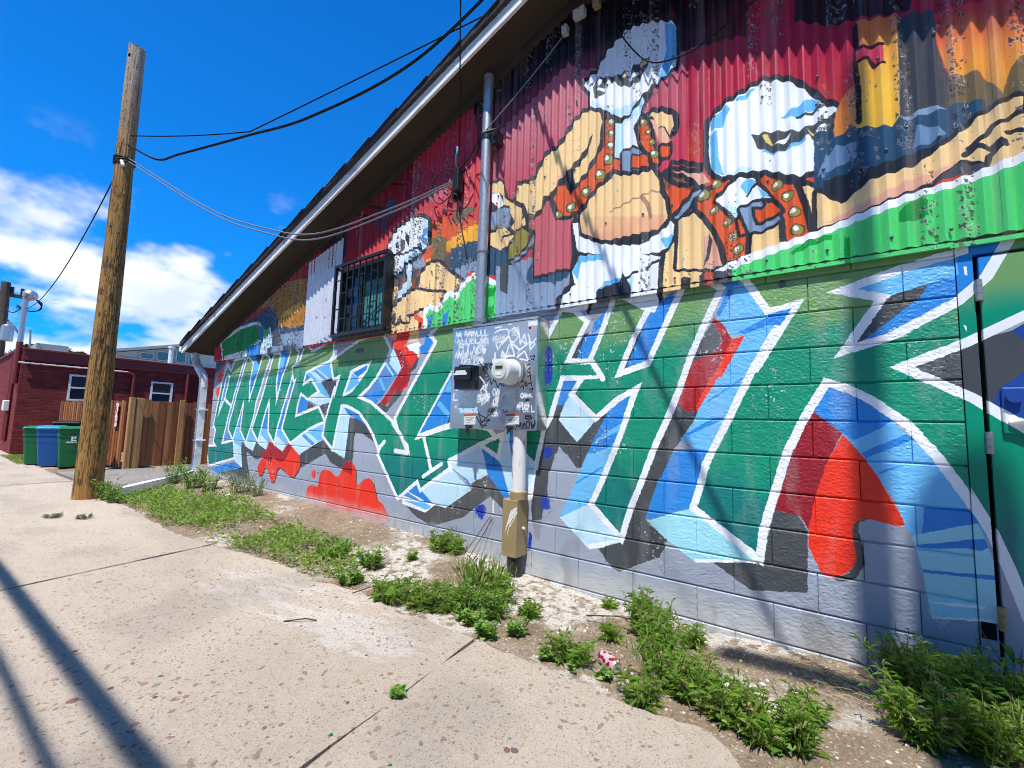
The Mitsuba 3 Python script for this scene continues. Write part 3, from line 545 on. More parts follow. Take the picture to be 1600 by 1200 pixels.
OV -1391,3011 -1400,2998 -1413,2989 -1428,2986 -1443,2989 -1456,2998 -1464,3011 -1467,3026 -1464,3041 -1456,3054 -1443,3062 -1428,3065 -1413,3062 -1400,3054 -1391,3041 -1388,3026
W -1421,3026 -1438,3017 -1448,3019 -1458,3036 -1455,3046 -1438,3056 -1428,3053 -1419,3036
K -1501,2911 -1510,2897 -1524,2888 -1540,2885 -1557,2888 -1570,2897 -1580,2911 -1583,2927 -1580,2944 -1570,2958 -1557,2967 -1540,2970 -1524,2967 -1510,2958 -1501,2944 -1497,2927
OV -1507,2914 -1526,2894 -1554,2894 -1574,2914 -1574,2941 -1554,2961 -1526,2961 -1507,2941
W -1532,2937 -1541,2921 -1559,2921 -1568,2937 -1565,2946 -1559,2952 -1541,2952
K -1629,2822 -1639,2808 -1654,2798 -1671,2794 -1688,2798 -1703,2808 -1712,2822 -1716,2839 -1712,2857 -1703,2871 -1688,2881 -1671,2884 -1654,2881 -1639,2871 -1629,2857 -1626,2839
OV -1636,2825 -1656,2804 -1685,2804 -1706,2825 -1706,2854 -1685,2875 -1656,2875 -1636,2854
W -1664,2840 -1681,2830 -1690,2833 -1697,2840 -1697,2859 -1681,2868 -1671,2866 -1664,2859
K -1752,2791 -1772,2772 -1800,2772 -1819,2791 -1819,2819 -1800,2839 -1772,2839 -1752,2819
OV -1758,2794 -1774,2777 -1798,2777 -1814,2794 -1814,2817 -1798,2834 -1774,2834 -1758,2817
W -1781,2806 -1786,2800 -1802,2800 -1807,2806 -1807,2821 -1802,2826 -1786,2826 -1781,2821
K -1471,3898 -1450,3965 -1386,4036 -1240,4125 -1221,4129 -1137,4118 -1014,4085 -871,4005 -859,3992 -837,3946 -833,3678 -838,3629 -855,3605 -947,3561 -1047,3522 -1125,3473 -1157,3397 -1170,3383 -1190,3379 -1274,3395 -1317,3422 -1446,3539 -1522,3578 -1539,3602 -1547,3685 -1543,3714 -1594,3790 -1598,3812 -1592,3846 -1574,3868 -1500,3900
W -1428,3945 -1369,4011 -1225,4099 -1141,4088 -1029,4059 -886,3979 -864,3933 -863,3678 -868,3632 -957,3589 -1060,3550 -1149,3493 -1185,3409 -1259,3421 -1296,3443 -1427,3563 -1509,3605 -1517,3688 -1511,3720 -1569,3807 -1563,3841 -1488,3872 -1458,3863 -1440,3891
LB -866,3935 -864,3684 -922,3605 -1008,3559 -957,3644 -931,3795 -941,4004
P -1509,3608 -1496,3652 -1329,3501 -1143,3497 -1185,3415 -1296,3443 -1427,3563
KC -1463,3830 -1303,3771 -1229,3770 -1190,3763 -1157,3786 -1130,3784 -1092,3799 -1037,3799 -1055,3769 -1087,3690 -1124,3646 -1184,3626 -1256,3661 -1296,3693 -1314,3730 -1361,3734 -1384,3686 -1449,3651 -1486,3673 -1493,3766
SK -1095,3795 -1068,3765 -1103,3723 -1122,3769
W -1415,3804 -1426,3759 -1450,3740 -1457,3791
W -1190,3763 -1184,3737 -1201,3716 -1223,3733 -1229,3759
W -1135,3725 -1124,3708 -1189,3671 -1212,3710
W -1396,3715 -1361,3764 -1349,3740 -1390,3689 -1456,3713 -1462,3740
SK -1223,3739 -1229,3713 -1257,3732 -1257,3749
KC -1488,3812 -1493,3778 -1518,3765 -1524,3780
K -1421,3554 -1394,3510 -1329,3476 -1296,3429 -1259,3414 -1193,3403 -1252,3361 -1296,3385 -1316,3442 -1387,3480 -1420,3513 -1502,3580 -1509,3603
K -1143,3484 -1066,3512 -1043,3544 -1020,3533 -1020,3485 -1095,3457 -1143,3459 -1175,3421
K -1315,3401 -1298,3405 -1255,3395 -1197,3424 -1113,3515 -1101,3521 -1088,3519 -1080,3509 -1065,3472 -1065,3457 -1122,3315 -1084,3129 -1086,3116 -1095,3107 -1108,3105 -1173,3119 -1247,3115 -1250,3101 -1259,3088 -1276,3086 -1323,3107 -1327,3119 -1322,3386
P -1252,3374 -1185,3408 -1098,3502 -1083,3464 -1142,3317 -1104,3125 -1172,3139 -1263,3134 -1269,3105 -1307,3118 -1302,3385
W -1148,3381 -1142,3317 -1106,3127 -1232,3143 -1252,3362
OR -1255,3082 -1255,3008 -1319,3023 -1313,3108
K -1271,3153 -1258,3159 -1172,3162 -1076,3125 -1063,3108 -1060,3071 -1068,3054 -1086,3050 -1156,3070 -1161,3009 -1121,2990 -1074,2992 -1038,2973 -1028,2961 -1030,2946 -1043,2936 -1113,2918 -1179,2937 -1236,2933 -1249,2937 -1257,2948 -1273,3013 -1277,3139
ST -1172,3142 -1083,3106 -1080,3069 -1174,3096 -1182,2996 -1124,2969 -1083,2975 -1048,2956 -1118,2938 -1177,2957 -1237,2953 -1253,3013 -1257,3139
K -1183,3096 -1171,3098 -1060,3069 -1045,2975 -1050,2962 -1063,2958 -1183,2981 -1192,2987 -1195,2997 -1189,3085
OR -1072,3059 -1060,2973 -1180,2996 -1174,3084
K -1102,3337 -1096,3367 -1072,3384 -1030,3394 -1007,3392 -929,3360 -861,3302 -847,3274 -841,3199 -845,3179 -870,3125 -892,3105 -921,3105 -943,3125 -971,3185 -1009,3204 -1028,3225 -1054,3290 -1086,3312
SK -1021,3355 -955,3330 -886,3271 -881,3196 -907,3142 -941,3214 -991,3240 -1021,3316 -1062,3345
PK -1011,3291 -986,3226 -951,3212 -899,3097 -973,3097 -1049,3317
K -988,3097 -969,3102 -904,3094 -888,3085 -882,3067 -886,3001 -892,2986 -906,2978 -951,2968 -973,2974 -993,2992 -1002,3012 -997,3079
OR -907,3069 -911,3003 -956,2993 -977,3010 -972,3077
K -1161,3307 -1132,3370 -1116,3385 -1094,3385 -1078,3371 -1028,3272 -1002,3140 -953,2979 -953,2958 -967,2943 -988,2940 -1028,2949 -1051,2973 -1064,3044 -1111,3091 -1140,3156 -1163,3289
OR -1104,3357 -1057,3267 -1032,3132 -981,2970 -1021,2979 -1037,3059 -1083,3103 -1112,3168 -1134,3295
K -1065,3294 -1082,3277 -1106,3277 -1123,3294 -1123,3318 -1106,3335 -1082,3335 -1065,3318
OV -1070,3296 -1084,3282 -1104,3282 -1118,3296 -1118,3316 -1104,3330 -1084,3330 -1070,3316
W -1089,3306 -1094,3301 -1107,3301 -1112,3306 -1112,3319 -1107,3324 -1094,3324 -1089,3319
K -1032,3218 -1047,3204 -1068,3204 -1082,3218 -1082,3239 -1068,3253 -1047,3253 -1032,3239
OV -1036,3220 -1049,3208 -1066,3208 -1078,3220 -1078,3237 -1066,3250 -1049,3250 -1036,3237
W -1053,3229 -1069,3225 -1073,3240 -1057,3244
K -1007,3122 -1021,3108 -1042,3108 -1056,3122 -1056,3143 -1042,3157 -1021,3157 -1007,3143
OV -1011,3124 -1023,3112 -1040,3112 -1052,3124 -1052,3141 -1040,3153 -1023,3153 -1011,3141
W -1028,3133 -1043,3129 -1047,3144 -1032,3148
K -986,3029 -1004,3011 -1029,3011 -1046,3029 -1046,3054 -1029,3072 -1004,3072 -986,3054
OV -991,3031 -1006,3016 -1027,3016 -1042,3031 -1042,3052 -1027,3067 -1006,3067 -991,3052
W -1012,3042 -1023,3035 -1030,3037 -1035,3042 -1035,3056 -1023,3062 -1017,3061 -1012,3056
PK -704,2810 -657,2726 -723,2698 -790,2789 -884,2870
BR -846,2842 -758,2753 -701,2686 -957,2765 -952,2872
K -890,2952 -831,2942 -758,2896 -691,2864 -683,2854 -683,2840 -693,2831 -707,2832 -776,2866 -847,2910 -886,2916 -934,2864 -946,2858 -958,2863 -964,2875 -960,2887 -906,2947
K -884,2909 -831,2896 -756,2846 -702,2840 -690,2833 -686,2820 -693,2809 -706,2805 -764,2812 -848,2865 -885,2874 -923,2851 -936,2848 -947,2856 -949,2870 -941,2880 -897,2907
K -836,2847 -758,2778 -705,2707 -701,2694 -708,2682 -721,2679 -733,2686 -785,2756 -850,2815 -957,2850 -967,2859 -968,2872 -960,2882 -946,2883
K -817,2766 -762,2762 -750,2756 -746,2744 -752,2732 -764,2727 -832,2734 -898,2778 -946,2839 -949,2852 -943,2864 -930,2867 -918,2861 -872,2801
OR -893,2773 -763,2699 -806,2639 -913,2555 -906,2675 -971,2742
K -914,2535 -906,2558 -779,2691 -731,2722 -708,2727 -689,2713 -669,2681 -665,2658 -679,2639 -744,2600 -834,2497 -853,2487 -874,2492 -902,2513
ST -763,2666 -715,2697 -694,2665 -763,2623 -856,2516 -884,2537
K -1329,3028 -1307,3026 -1237,2992 -1131,2967 -1031,2965 -1000,2946 -955,2858 -942,2781 -945,2761 -910,2690 -894,2563 -896,2547 -919,2485 -938,2465 -1092,2400 -1110,2397 -1244,2414 -1419,2470 -1578,2545 -1596,2563 -1630,2648 -1632,2669 -1609,2770 -1602,2784 -1522,2884 -1441,2962 -1420,2972 -1385,2975 -1349,3017
SK -1249,2959 -1135,2933 -1032,2930 -986,2842 -977,2776 -984,2760 -945,2686 -929,2559 -952,2497 -1105,2432 -1239,2449 -1404,2501 -1563,2576 -1598,2661 -1575,2762 -1495,2862 -1416,2937 -1367,2942 -1322,2994
PKG -1360,2682 -1140,2623 -929,2579 -945,2496 -1105,2432 -1239,2449 -1404,2501 -1563,2576 -1598,2661 -1574,2731
PKD -1050,2696 -1026,2592 -1028,2581 -1037,2574 -1049,2576 -1055,2586 -1079,2687 -1119,2754 -1120,2765 -1114,2774 -1102,2776 -1093,2769
PKD -1177,2760 -1038,2782 -982,2766 -978,2758 -986,2754 -1038,2770 -1175,2748 -1344,2709 -1351,2713 -1346,2720
K -1607,2740 -1588,2590 -1435,2501 -952,2491 -907,2546 -850,2472 -857,2414 -920,2322 -940,2226 -953,2083 -1005,2085 -991,2257 -1044,2322 -1098,2333 -972,2327 -1594,2439 -1637,2509 -1649,2705
K -1671,2712 -1653,2724 -1619,2731 -1596,2726 -1584,2706 -1569,2603 -1423,2520 -1247,2466 -1103,2439 -960,2509 -938,2548 -915,2563 -889,2553 -858,2518 -850,2496 -857,2379 -868,2358 -906,2328 -944,2307 -945,2283 -962,2249 -968,2096 -978,2076 -999,2067 -1181,2071 -1208,2088 -1229,2130 -1242,2111 -1269,2099 -1412,2110 -1441,2048 -1453,2035 -1471,2031 -1775,2053 -1793,2061 -1802,2079 -1799,2098 -1774,2140 -1664,2238 -1675,2308 -1674,2324 -1630,2436 -1623,2445 -1649,2494 -1676,2691
W -1613,2702 -1596,2584 -1435,2492 -1254,2436 -1098,2408 -939,2486 -912,2533 -880,2498 -887,2381 -920,2354 -972,2327 -1105,2338 -972,2296 -991,2257 -998,2097 -1181,2101 -1224,2188 -1266,2129 -1431,2142 -1468,2061 -1773,2083 -1748,2125 -1632,2226 -1646,2313 -1602,2426 -1449,2412 -1603,2464 -1620,2498 -1647,2695
LB -1418,2408 -1410,2363 -1568,2373 -1615,2247 -1645,2313 -1602,2424
LB -1385,2192 -1252,2204 -1266,2129 -1431,2143
LB -887,2434 -887,2381 -939,2346 -971,2414
P -1153,2199 -1167,2112 -1181,2101 -1224,2188
K -1174,2100 -1188,2040 -1230,2095 -1281,2124 -1325,2128 -1445,2057 -1472,2061 -1431,2142 -1385,2156 -1281,2167 -1252,2204 -1245,2238
K -1136,2234 -1130,2221 -1135,2215 -1220,2179 -1233,2184 -1228,2197
K -989,2287 -982,2274 -986,2268 -1066,2223 -1080,2227 -1076,2241
K -1673,2197 -1640,2229 -1623,2211 -1748,2117 -1765,2128
K -953,2328 -900,2378 -869,2471 -815,2532 -747,2560 -733,2560 -670,2531 -667,2520 -671,2145 -679,2130 -726,2094 -742,2091 -815,2104 -955,2071 -973,2076 -979,2093 -959,2314
SK -882,2367 -850,2465 -801,2518 -740,2541 -687,2520 -691,2146 -738,2110 -816,2124 -959,2091 -939,2313
K -869,2535 -857,2541 -735,2560 -718,2554 -659,2493 -584,2350 -551,2261 -540,2161 -544,2148 -554,2140 -625,2121 -872,2169 -884,2176 -888,2189 -874,2522
SK -732,2540 -674,2479 -602,2341 -570,2254 -560,2159 -621,2141 -868,2188 -854,2521
PK -647,2365 -602,2329 -568,2173 -621,2141 -701,2156 -693,2364
K -647,2334 -666,2212 -701,2156 -677,2246 -663,2388
K -227,2572 -210,2588 -186,2587 -97,2545 1,2445 17,2419 22,2402 18,2271 11,2253 -6,2243 -125,2216 -149,2221 -161,2243 -172,2358 -199,2482 -227,2549
SK -110,2518 -24,2429 -8,2403 -12,2272 -132,2246 -142,2362 -171,2491 -199,2560
SK -353,2336 -258,2382 -236,2231 -464,2185 -461,2308
K -752,2641 -667,2700 -559,2743 -535,2744 -516,2728 -502,2705 -498,2681 -511,2660 -592,2597 -598,2582 -512,2461 -419,2358 -412,2322 -421,2298 -428,2191 -437,2170 -455,2159 -552,2136 -579,2141 -594,2164 -614,2278 -650,2375 -714,2489 -759,2544 -767,2566 -766,2613
OR -654,2668 -546,2711 -533,2687 -621,2619 -638,2578 -539,2439 -445,2335 -456,2306 -463,2193 -560,2170 -580,2287 -618,2390 -685,2509 -732,2566 -731,2613
K -400,2675 -376,2689 -335,2694 -307,2685 -233,2615 -185,2589 -168,2568 -129,2424 -105,2258 -111,2233 -133,2219 -236,2198 -264,2205 -278,2230 -284,2350 -331,2502 -397,2602 -406,2647
OR -331,2659 -253,2586 -202,2558 -163,2420 -139,2253 -243,2232 -249,2356 -299,2517 -362,2609 -371,2654
K -585,2678 -603,2660 -630,2660 -649,2678 -649,2705 -630,2724 -603,2724 -585,2705
OV -589,2680 -605,2664 -628,2664 -644,2680 -644,2703 -628,2719 -605,2719 -589,2703
W -612,2692 -624,2685 -632,2687 -637,2692 -637,2707 -624,2714 -617,2712 -612,2707
K -653,2624 -662,2610 -676,2601 -693,2598 -709,2601 -723,2610 -732,2624 -735,2641 -732,2657 -723,2671 -709,2680 -693,2683 -676,2680 -662,2671 -653,2657 -650,2641
OV -659,2627 -679,2607 -706,2607 -726,2627 -726,2654 -706,2674 -679,2674 -659,2654
W -684,2650 -693,2634 -711,2634 -720,2650 -718,2659 -711,2666 -693,2666
K -601,2511 -618,2494 -642,2494 -659,2511 -659,2535 -642,2552 -618,2552 -601,2535
OV -606,2513 -620,2498 -641,2498 -655,2513 -655,2533 -641,2548 -620,2548 -606,2533
W -624,2530 -631,2518 -644,2518 -650,2530 -649,2536 -644,2541 -631,2541
K -528,2412 -544,2396 -568,2396 -585,2412 -585,2436 -568,2453 -544,2453 -528,2436
OV -532,2414 -546,2400 -566,2400 -580,2414 -580,2434 -566,2448 -546,2448 -532,2434
W -552,2425 -563,2418 -569,2420 -574,2425 -574,2437 -563,2444 -556,2442 -552,2437
K -491,2317 -508,2300 -531,2300 -548,2317 -548,2340 -531,2356 -508,2356 -491,2340
OV -496,2319 -510,2305 -529,2305 -543,2319 -543,2338 -529,2352 -510,2352 -496,2338
W -515,2329 -526,2322 -533,2324 -537,2329 -537,2341 -526,2348 -520,2346 -515,2341
K -464,2224 -483,2205 -511,2205 -530,2224 -530,2251 -511,2271 -483,2271 -464,2251
OV -469,2226 -485,2210 -509,2210 -525,2226 -525,2249 -509,2266 -485,2266 -469,2249
W -492,2238 -497,2232 -512,2232 -520,2245 -518,2253 -512,2259 -497,2259 -492,2253
K -251,2567 -269,2549 -296,2549 -315,2567 -315,2594 -296,2613 -269,2613 -251,2594
OV -256,2569 -272,2553 -294,2553 -310,2569 -310,2592 -294,2608 -272,2608 -256,2592
W -278,2581 -291,2574 -298,2576 -303,2581 -303,2596 -291,2603 -283,2601 -278,2596
K -198,2489 -218,2470 -245,2470 -264,2489 -264,2517 -245,2536 -218,2536 -198,2517
OV -203,2491 -220,2475 -243,2475 -259,2491 -259,2515 -243,2531 -220,2531 -203,2515
W -224,2511 -232,2498 -247,2498 -254,2511 -252,2518 -247,2524 -232,2524
K -169,2382 -188,2363 -215,2363 -234,2382 -234,2409 -215,2428 -188,2428 -169,2409
OV -174,2384 -190,2368 -212,2368 -229,2384 -229,2407 -212,2423 -190,2423 -174,2407
W -196,2396 -209,2389 -216,2390 -224,2403 -222,2411 -209,2418 -201,2416 -194,2403
K -155,2272 -176,2252 -204,2252 -225,2272 -225,2301 -204,2321 -176,2321 -155,2301
OV -161,2274 -178,2257 -202,2257 -219,2274 -219,2299 -202,2316 -178,2316 -161,2299
W -185,2287 -198,2279 -206,2281 -214,2295 -212,2303 -198,2310 -190,2308 -182,2295
K -641,2581 -635,2595 -539,2687 -492,2719 -471,2720 -388,2674 -378,2661 -371,2631 -302,2527 -299,2513 -306,2501 -319,2496 -397,2496 -470,2474 -489,2433 -498,2423 -512,2422 -523,2429 -586,2516 -635,2567
W -525,2672 -481,2702 -397,2656 -390,2623 -319,2516 -400,2516 -485,2491 -507,2441 -571,2529 -621,2581
LB -391,2642 -441,2572 -477,2632 -449,2682
LB -321,2518 -359,2529 -388,2611
P -527,2541 -495,2483 -507,2442 -571,2529
K -443,2559 -451,2566 -449,2571 -396,2631 -385,2632 -384,2622
K -518,2438 -509,2447 -496,2448 -458,2438 -444,2423 -425,2344 -426,2330 -436,2321 -473,2306 -491,2307 -501,2320 -520,2425
OR -463,2419 -444,2339 -481,2324 -501,2428
K -435,2495 -418,2504 -311,2510 -288,2498 -248,2432 -245,2414 -255,2399 -317,2356 -399,2341 -418,2345 -428,2362 -441,2476
OR -310,2485 -270,2419 -322,2380 -403,2365 -416,2479
K -502,2501 -488,2510 -373,2534 -359,2531 -350,2521 -338,2487 -338,2474 -346,2464 -359,2460 -401,2463 -401,2433 -387,2385 -356,2384 -289,2411 -273,2411 -263,2400 -253,2374 -254,2359 -264,2349 -355,2307 -436,2311 -447,2315 -454,2325 -504,2485
ST -369,2514 -357,2480 -420,2485 -421,2431 -402,2365 -352,2364 -281,2393 -272,2367 -363,2325 -435,2331 -485,2491
K -692,3064 -684,3134 -672,3157 -578,3238 -564,3246 -405,3292 -342,3302 -325,3300 -247,3269 -171,3217 -99,3129 -30,3025 38,2964 48,2928 42,2907 15,2883 -5,2879 5,2755 -6,2728 -14,2720 -16,2685 -22,2666 -68,2601 -88,2587 -158,2568 -184,2571 -361,2666 -466,2689 -564,2694 -580,2699 -634,2731 -647,2744 -682,2811 -694,2912
W -650,3130 -555,3212 -394,3259 -337,3267 -266,3240 -198,3195 -128,3110 -56,3001 14,2938 8,2917 -64,2904 -41,2882 -30,2753 -49,2735 -50,2686 -97,2621 -167,2602 -349,2699 -462,2724 -562,2729 -617,2761 -647,2815 -659,2911 -657,3061
LB -607,3055 -600,2869 -574,2745 -617,2763 -647,2815 -656,3039
LB -650,3123 -555,3205 -525,3171 -575,3071 -644,3063
LB -383,3250 -418,3201 -489,3197 -494,3221
LB -202,3026 -99,3059 -56,2998 -82,2981 -183,2971 -261,2998
LB -239,2819 -187,2824 -135,2843 -131,2804 -208,2787 -293,2778 -363,2818
P -461,2765 -393,2722 -562,2731
KC -344,2938 -237,2909 -165,2881 -119,2894 -35,2898 -6,2911 -8,2850 -61,2865 -85,2846 -64,2816 -65,2782 -97,2794 -120,2843 -146,2821 -208,2812 -240,2785 -293,2788 -347,2824 -385,2858 -395,2904 -414,2945
SKY -325,2917 -297,2839 -332,2863 -357,2922
W -297,2840 -206,2876 -217,2849 -244,2830
SKY -103,2844 -69,2830 -79,2814 -110,2837 -127,2878
W -41,2882 -36,2861 -66,2842 -90,2851
K -66,2997 -55,2995 -57,2985 -102,2956 -178,2962 -185,2970 -177,2977 -104,2971
W 14,2939 6,2921 -154,2896 -183,2953 -67,2974
KC -61,2991 -49,2986 -53,2975 -93,2957 -157,2952 -166,2961 -158,2970 -99,2974
STM -33,2832 -5,2780 -1,2739 -35,2740 -55,2775 -59,2839
NV 75,2815 245,2768 577,2767 605,2724 568,2578 292,2464 -107,2452 -96,2838
STN 2,2735 102,2715 98,2598 -70,2551 -47,2685
ORG 34,2993 114,3061 103,2751 -3,2718 -5,2817 8,2917
OYG 283,3360 277,2759 199,2705 100,2761 101,3169 119,3413
KR 123,3262 114,3169 124,3002 121,2827 117,2819 109,2815 100,2819 96,2828 99,3002 89,3168 98,3264 96,3392 100,3400 109,3404 117,3401 121,3392
MP 110,3245 222,3214 224,3116 183,3108 160,3175 108,3181
KR 228,3230 235,3218 223,3211 160,3226 107,3247 101,3260 114,3265 165,3246
KR 169,3177 190,3121 231,3122 232,3108 178,3102 153,3164 107,3169 98,3180 109,3189 161,3183
OYG2 475,3283 757,3207 742,2940 671,2862 640,2727 573,2894 469,2919 433,3102 418,3270
KG 340,3341 428,3302 428,3105 464,2923 466,2745 338,2742 274,2760 284,3338
OB 563,2901 641,2745 671,2862 742,2940 729,2706 600,2711 515,2763 457,2765 461,2915
NV 75,2806 244,2747 275,2785 391,2777 587,2748 588,2677 520,2651 398,2556 324,2535 200,2570 142,2505 110,2499 28,2378 -64,2475 -28,2757
ST 386,2796 451,2759 304,2756 275,2768
STN 337,2710 414,2670 445,2626 377,2596 315,2595
STN 2,2723 93,2707 90,2624 -94,2571 -42,2671
K 53,2552 87,2575 137,2549 319,2569 410,2584 521,2659 731,2728 728,2677 673,2709 552,2662 403,2554 316,2501 147,2474 21,2380 -65,2453 -62,2537
K -110,2501 -92,2508 -75,2501 18,2413 125,2499 138,2505 319,2525 503,2648 542,2685 664,2736 686,2734 723,2708 726,2693 714,2638 732,2635 748,2626 754,2609 745,2451 732,2430 645,2387 590,2372 573,2373 561,2385 551,2407 504,2442 484,2440 374,2365 223,2331 19,2268 -94,2248 -115,2253 -123,2273 -117,2484
SK 14,2382 48,2402 141,2480 328,2501 519,2628 552,2662 673,2713 701,2697 694,2648 649,2621 729,2610 720,2453 633,2409 584,2396 570,2423 511,2468 475,2464 368,2389 216,2355 11,2292 -98,2272 -92,2483
PK 370,2438 475,2466 368,2389 216,2355 11,2292 -70,2291 290,2432
K 590,2609 597,2615 644,2624 687,2656 695,2658 702,2654 704,2646 700,2639 655,2605 607,2594 589,2563 521,2513 512,2511 505,2515 503,2523 508,2530 574,2580
K 552,2533 588,2510 621,2533 630,2528 651,2497 646,2488 637,2485 618,2502 590,2481 545,2506 504,2478 494,2476 486,2482 484,2491 490,2500 538,2532
K 585,2414 579,2406 570,2404 561,2410 560,2419 569,2461 625,2520 634,2524 643,2520 647,2511 643,2502 594,2452
K 680,2559 725,2527 727,2513 713,2511 671,2541 640,2543 631,2554 641,2563
KC 441,2430 474,2458 560,2421 583,2395 533,2388 456,2398 365,2380
KC 716,2454 713,2412 586,2395
KC -638,2150 -555,2164 -502,2123 -535,2045 -656,2072
W -566,2160 -448,2197 -136,2252 -29,2276 240,2350 518,2389 720,2449 717,2396 516,2348 343,2331 -31,2236 -459,2139 -512,2119 -633,2124
LG -459,2139 -31,2236 343,2331 516,2348 717,2399 698,2044 455,2053 -94,2053 -478,2037 -534,2118
DG -151,2212 -31,2225 -32,2195 -120,2182 -217,2142 -226,2161
DG 249,2267 256,2280 299,2317 347,2322 362,2308 356,2229 343,2214 257,2214 247,2228
DG 46,2189 42,2062 17,2060 22,2195'''
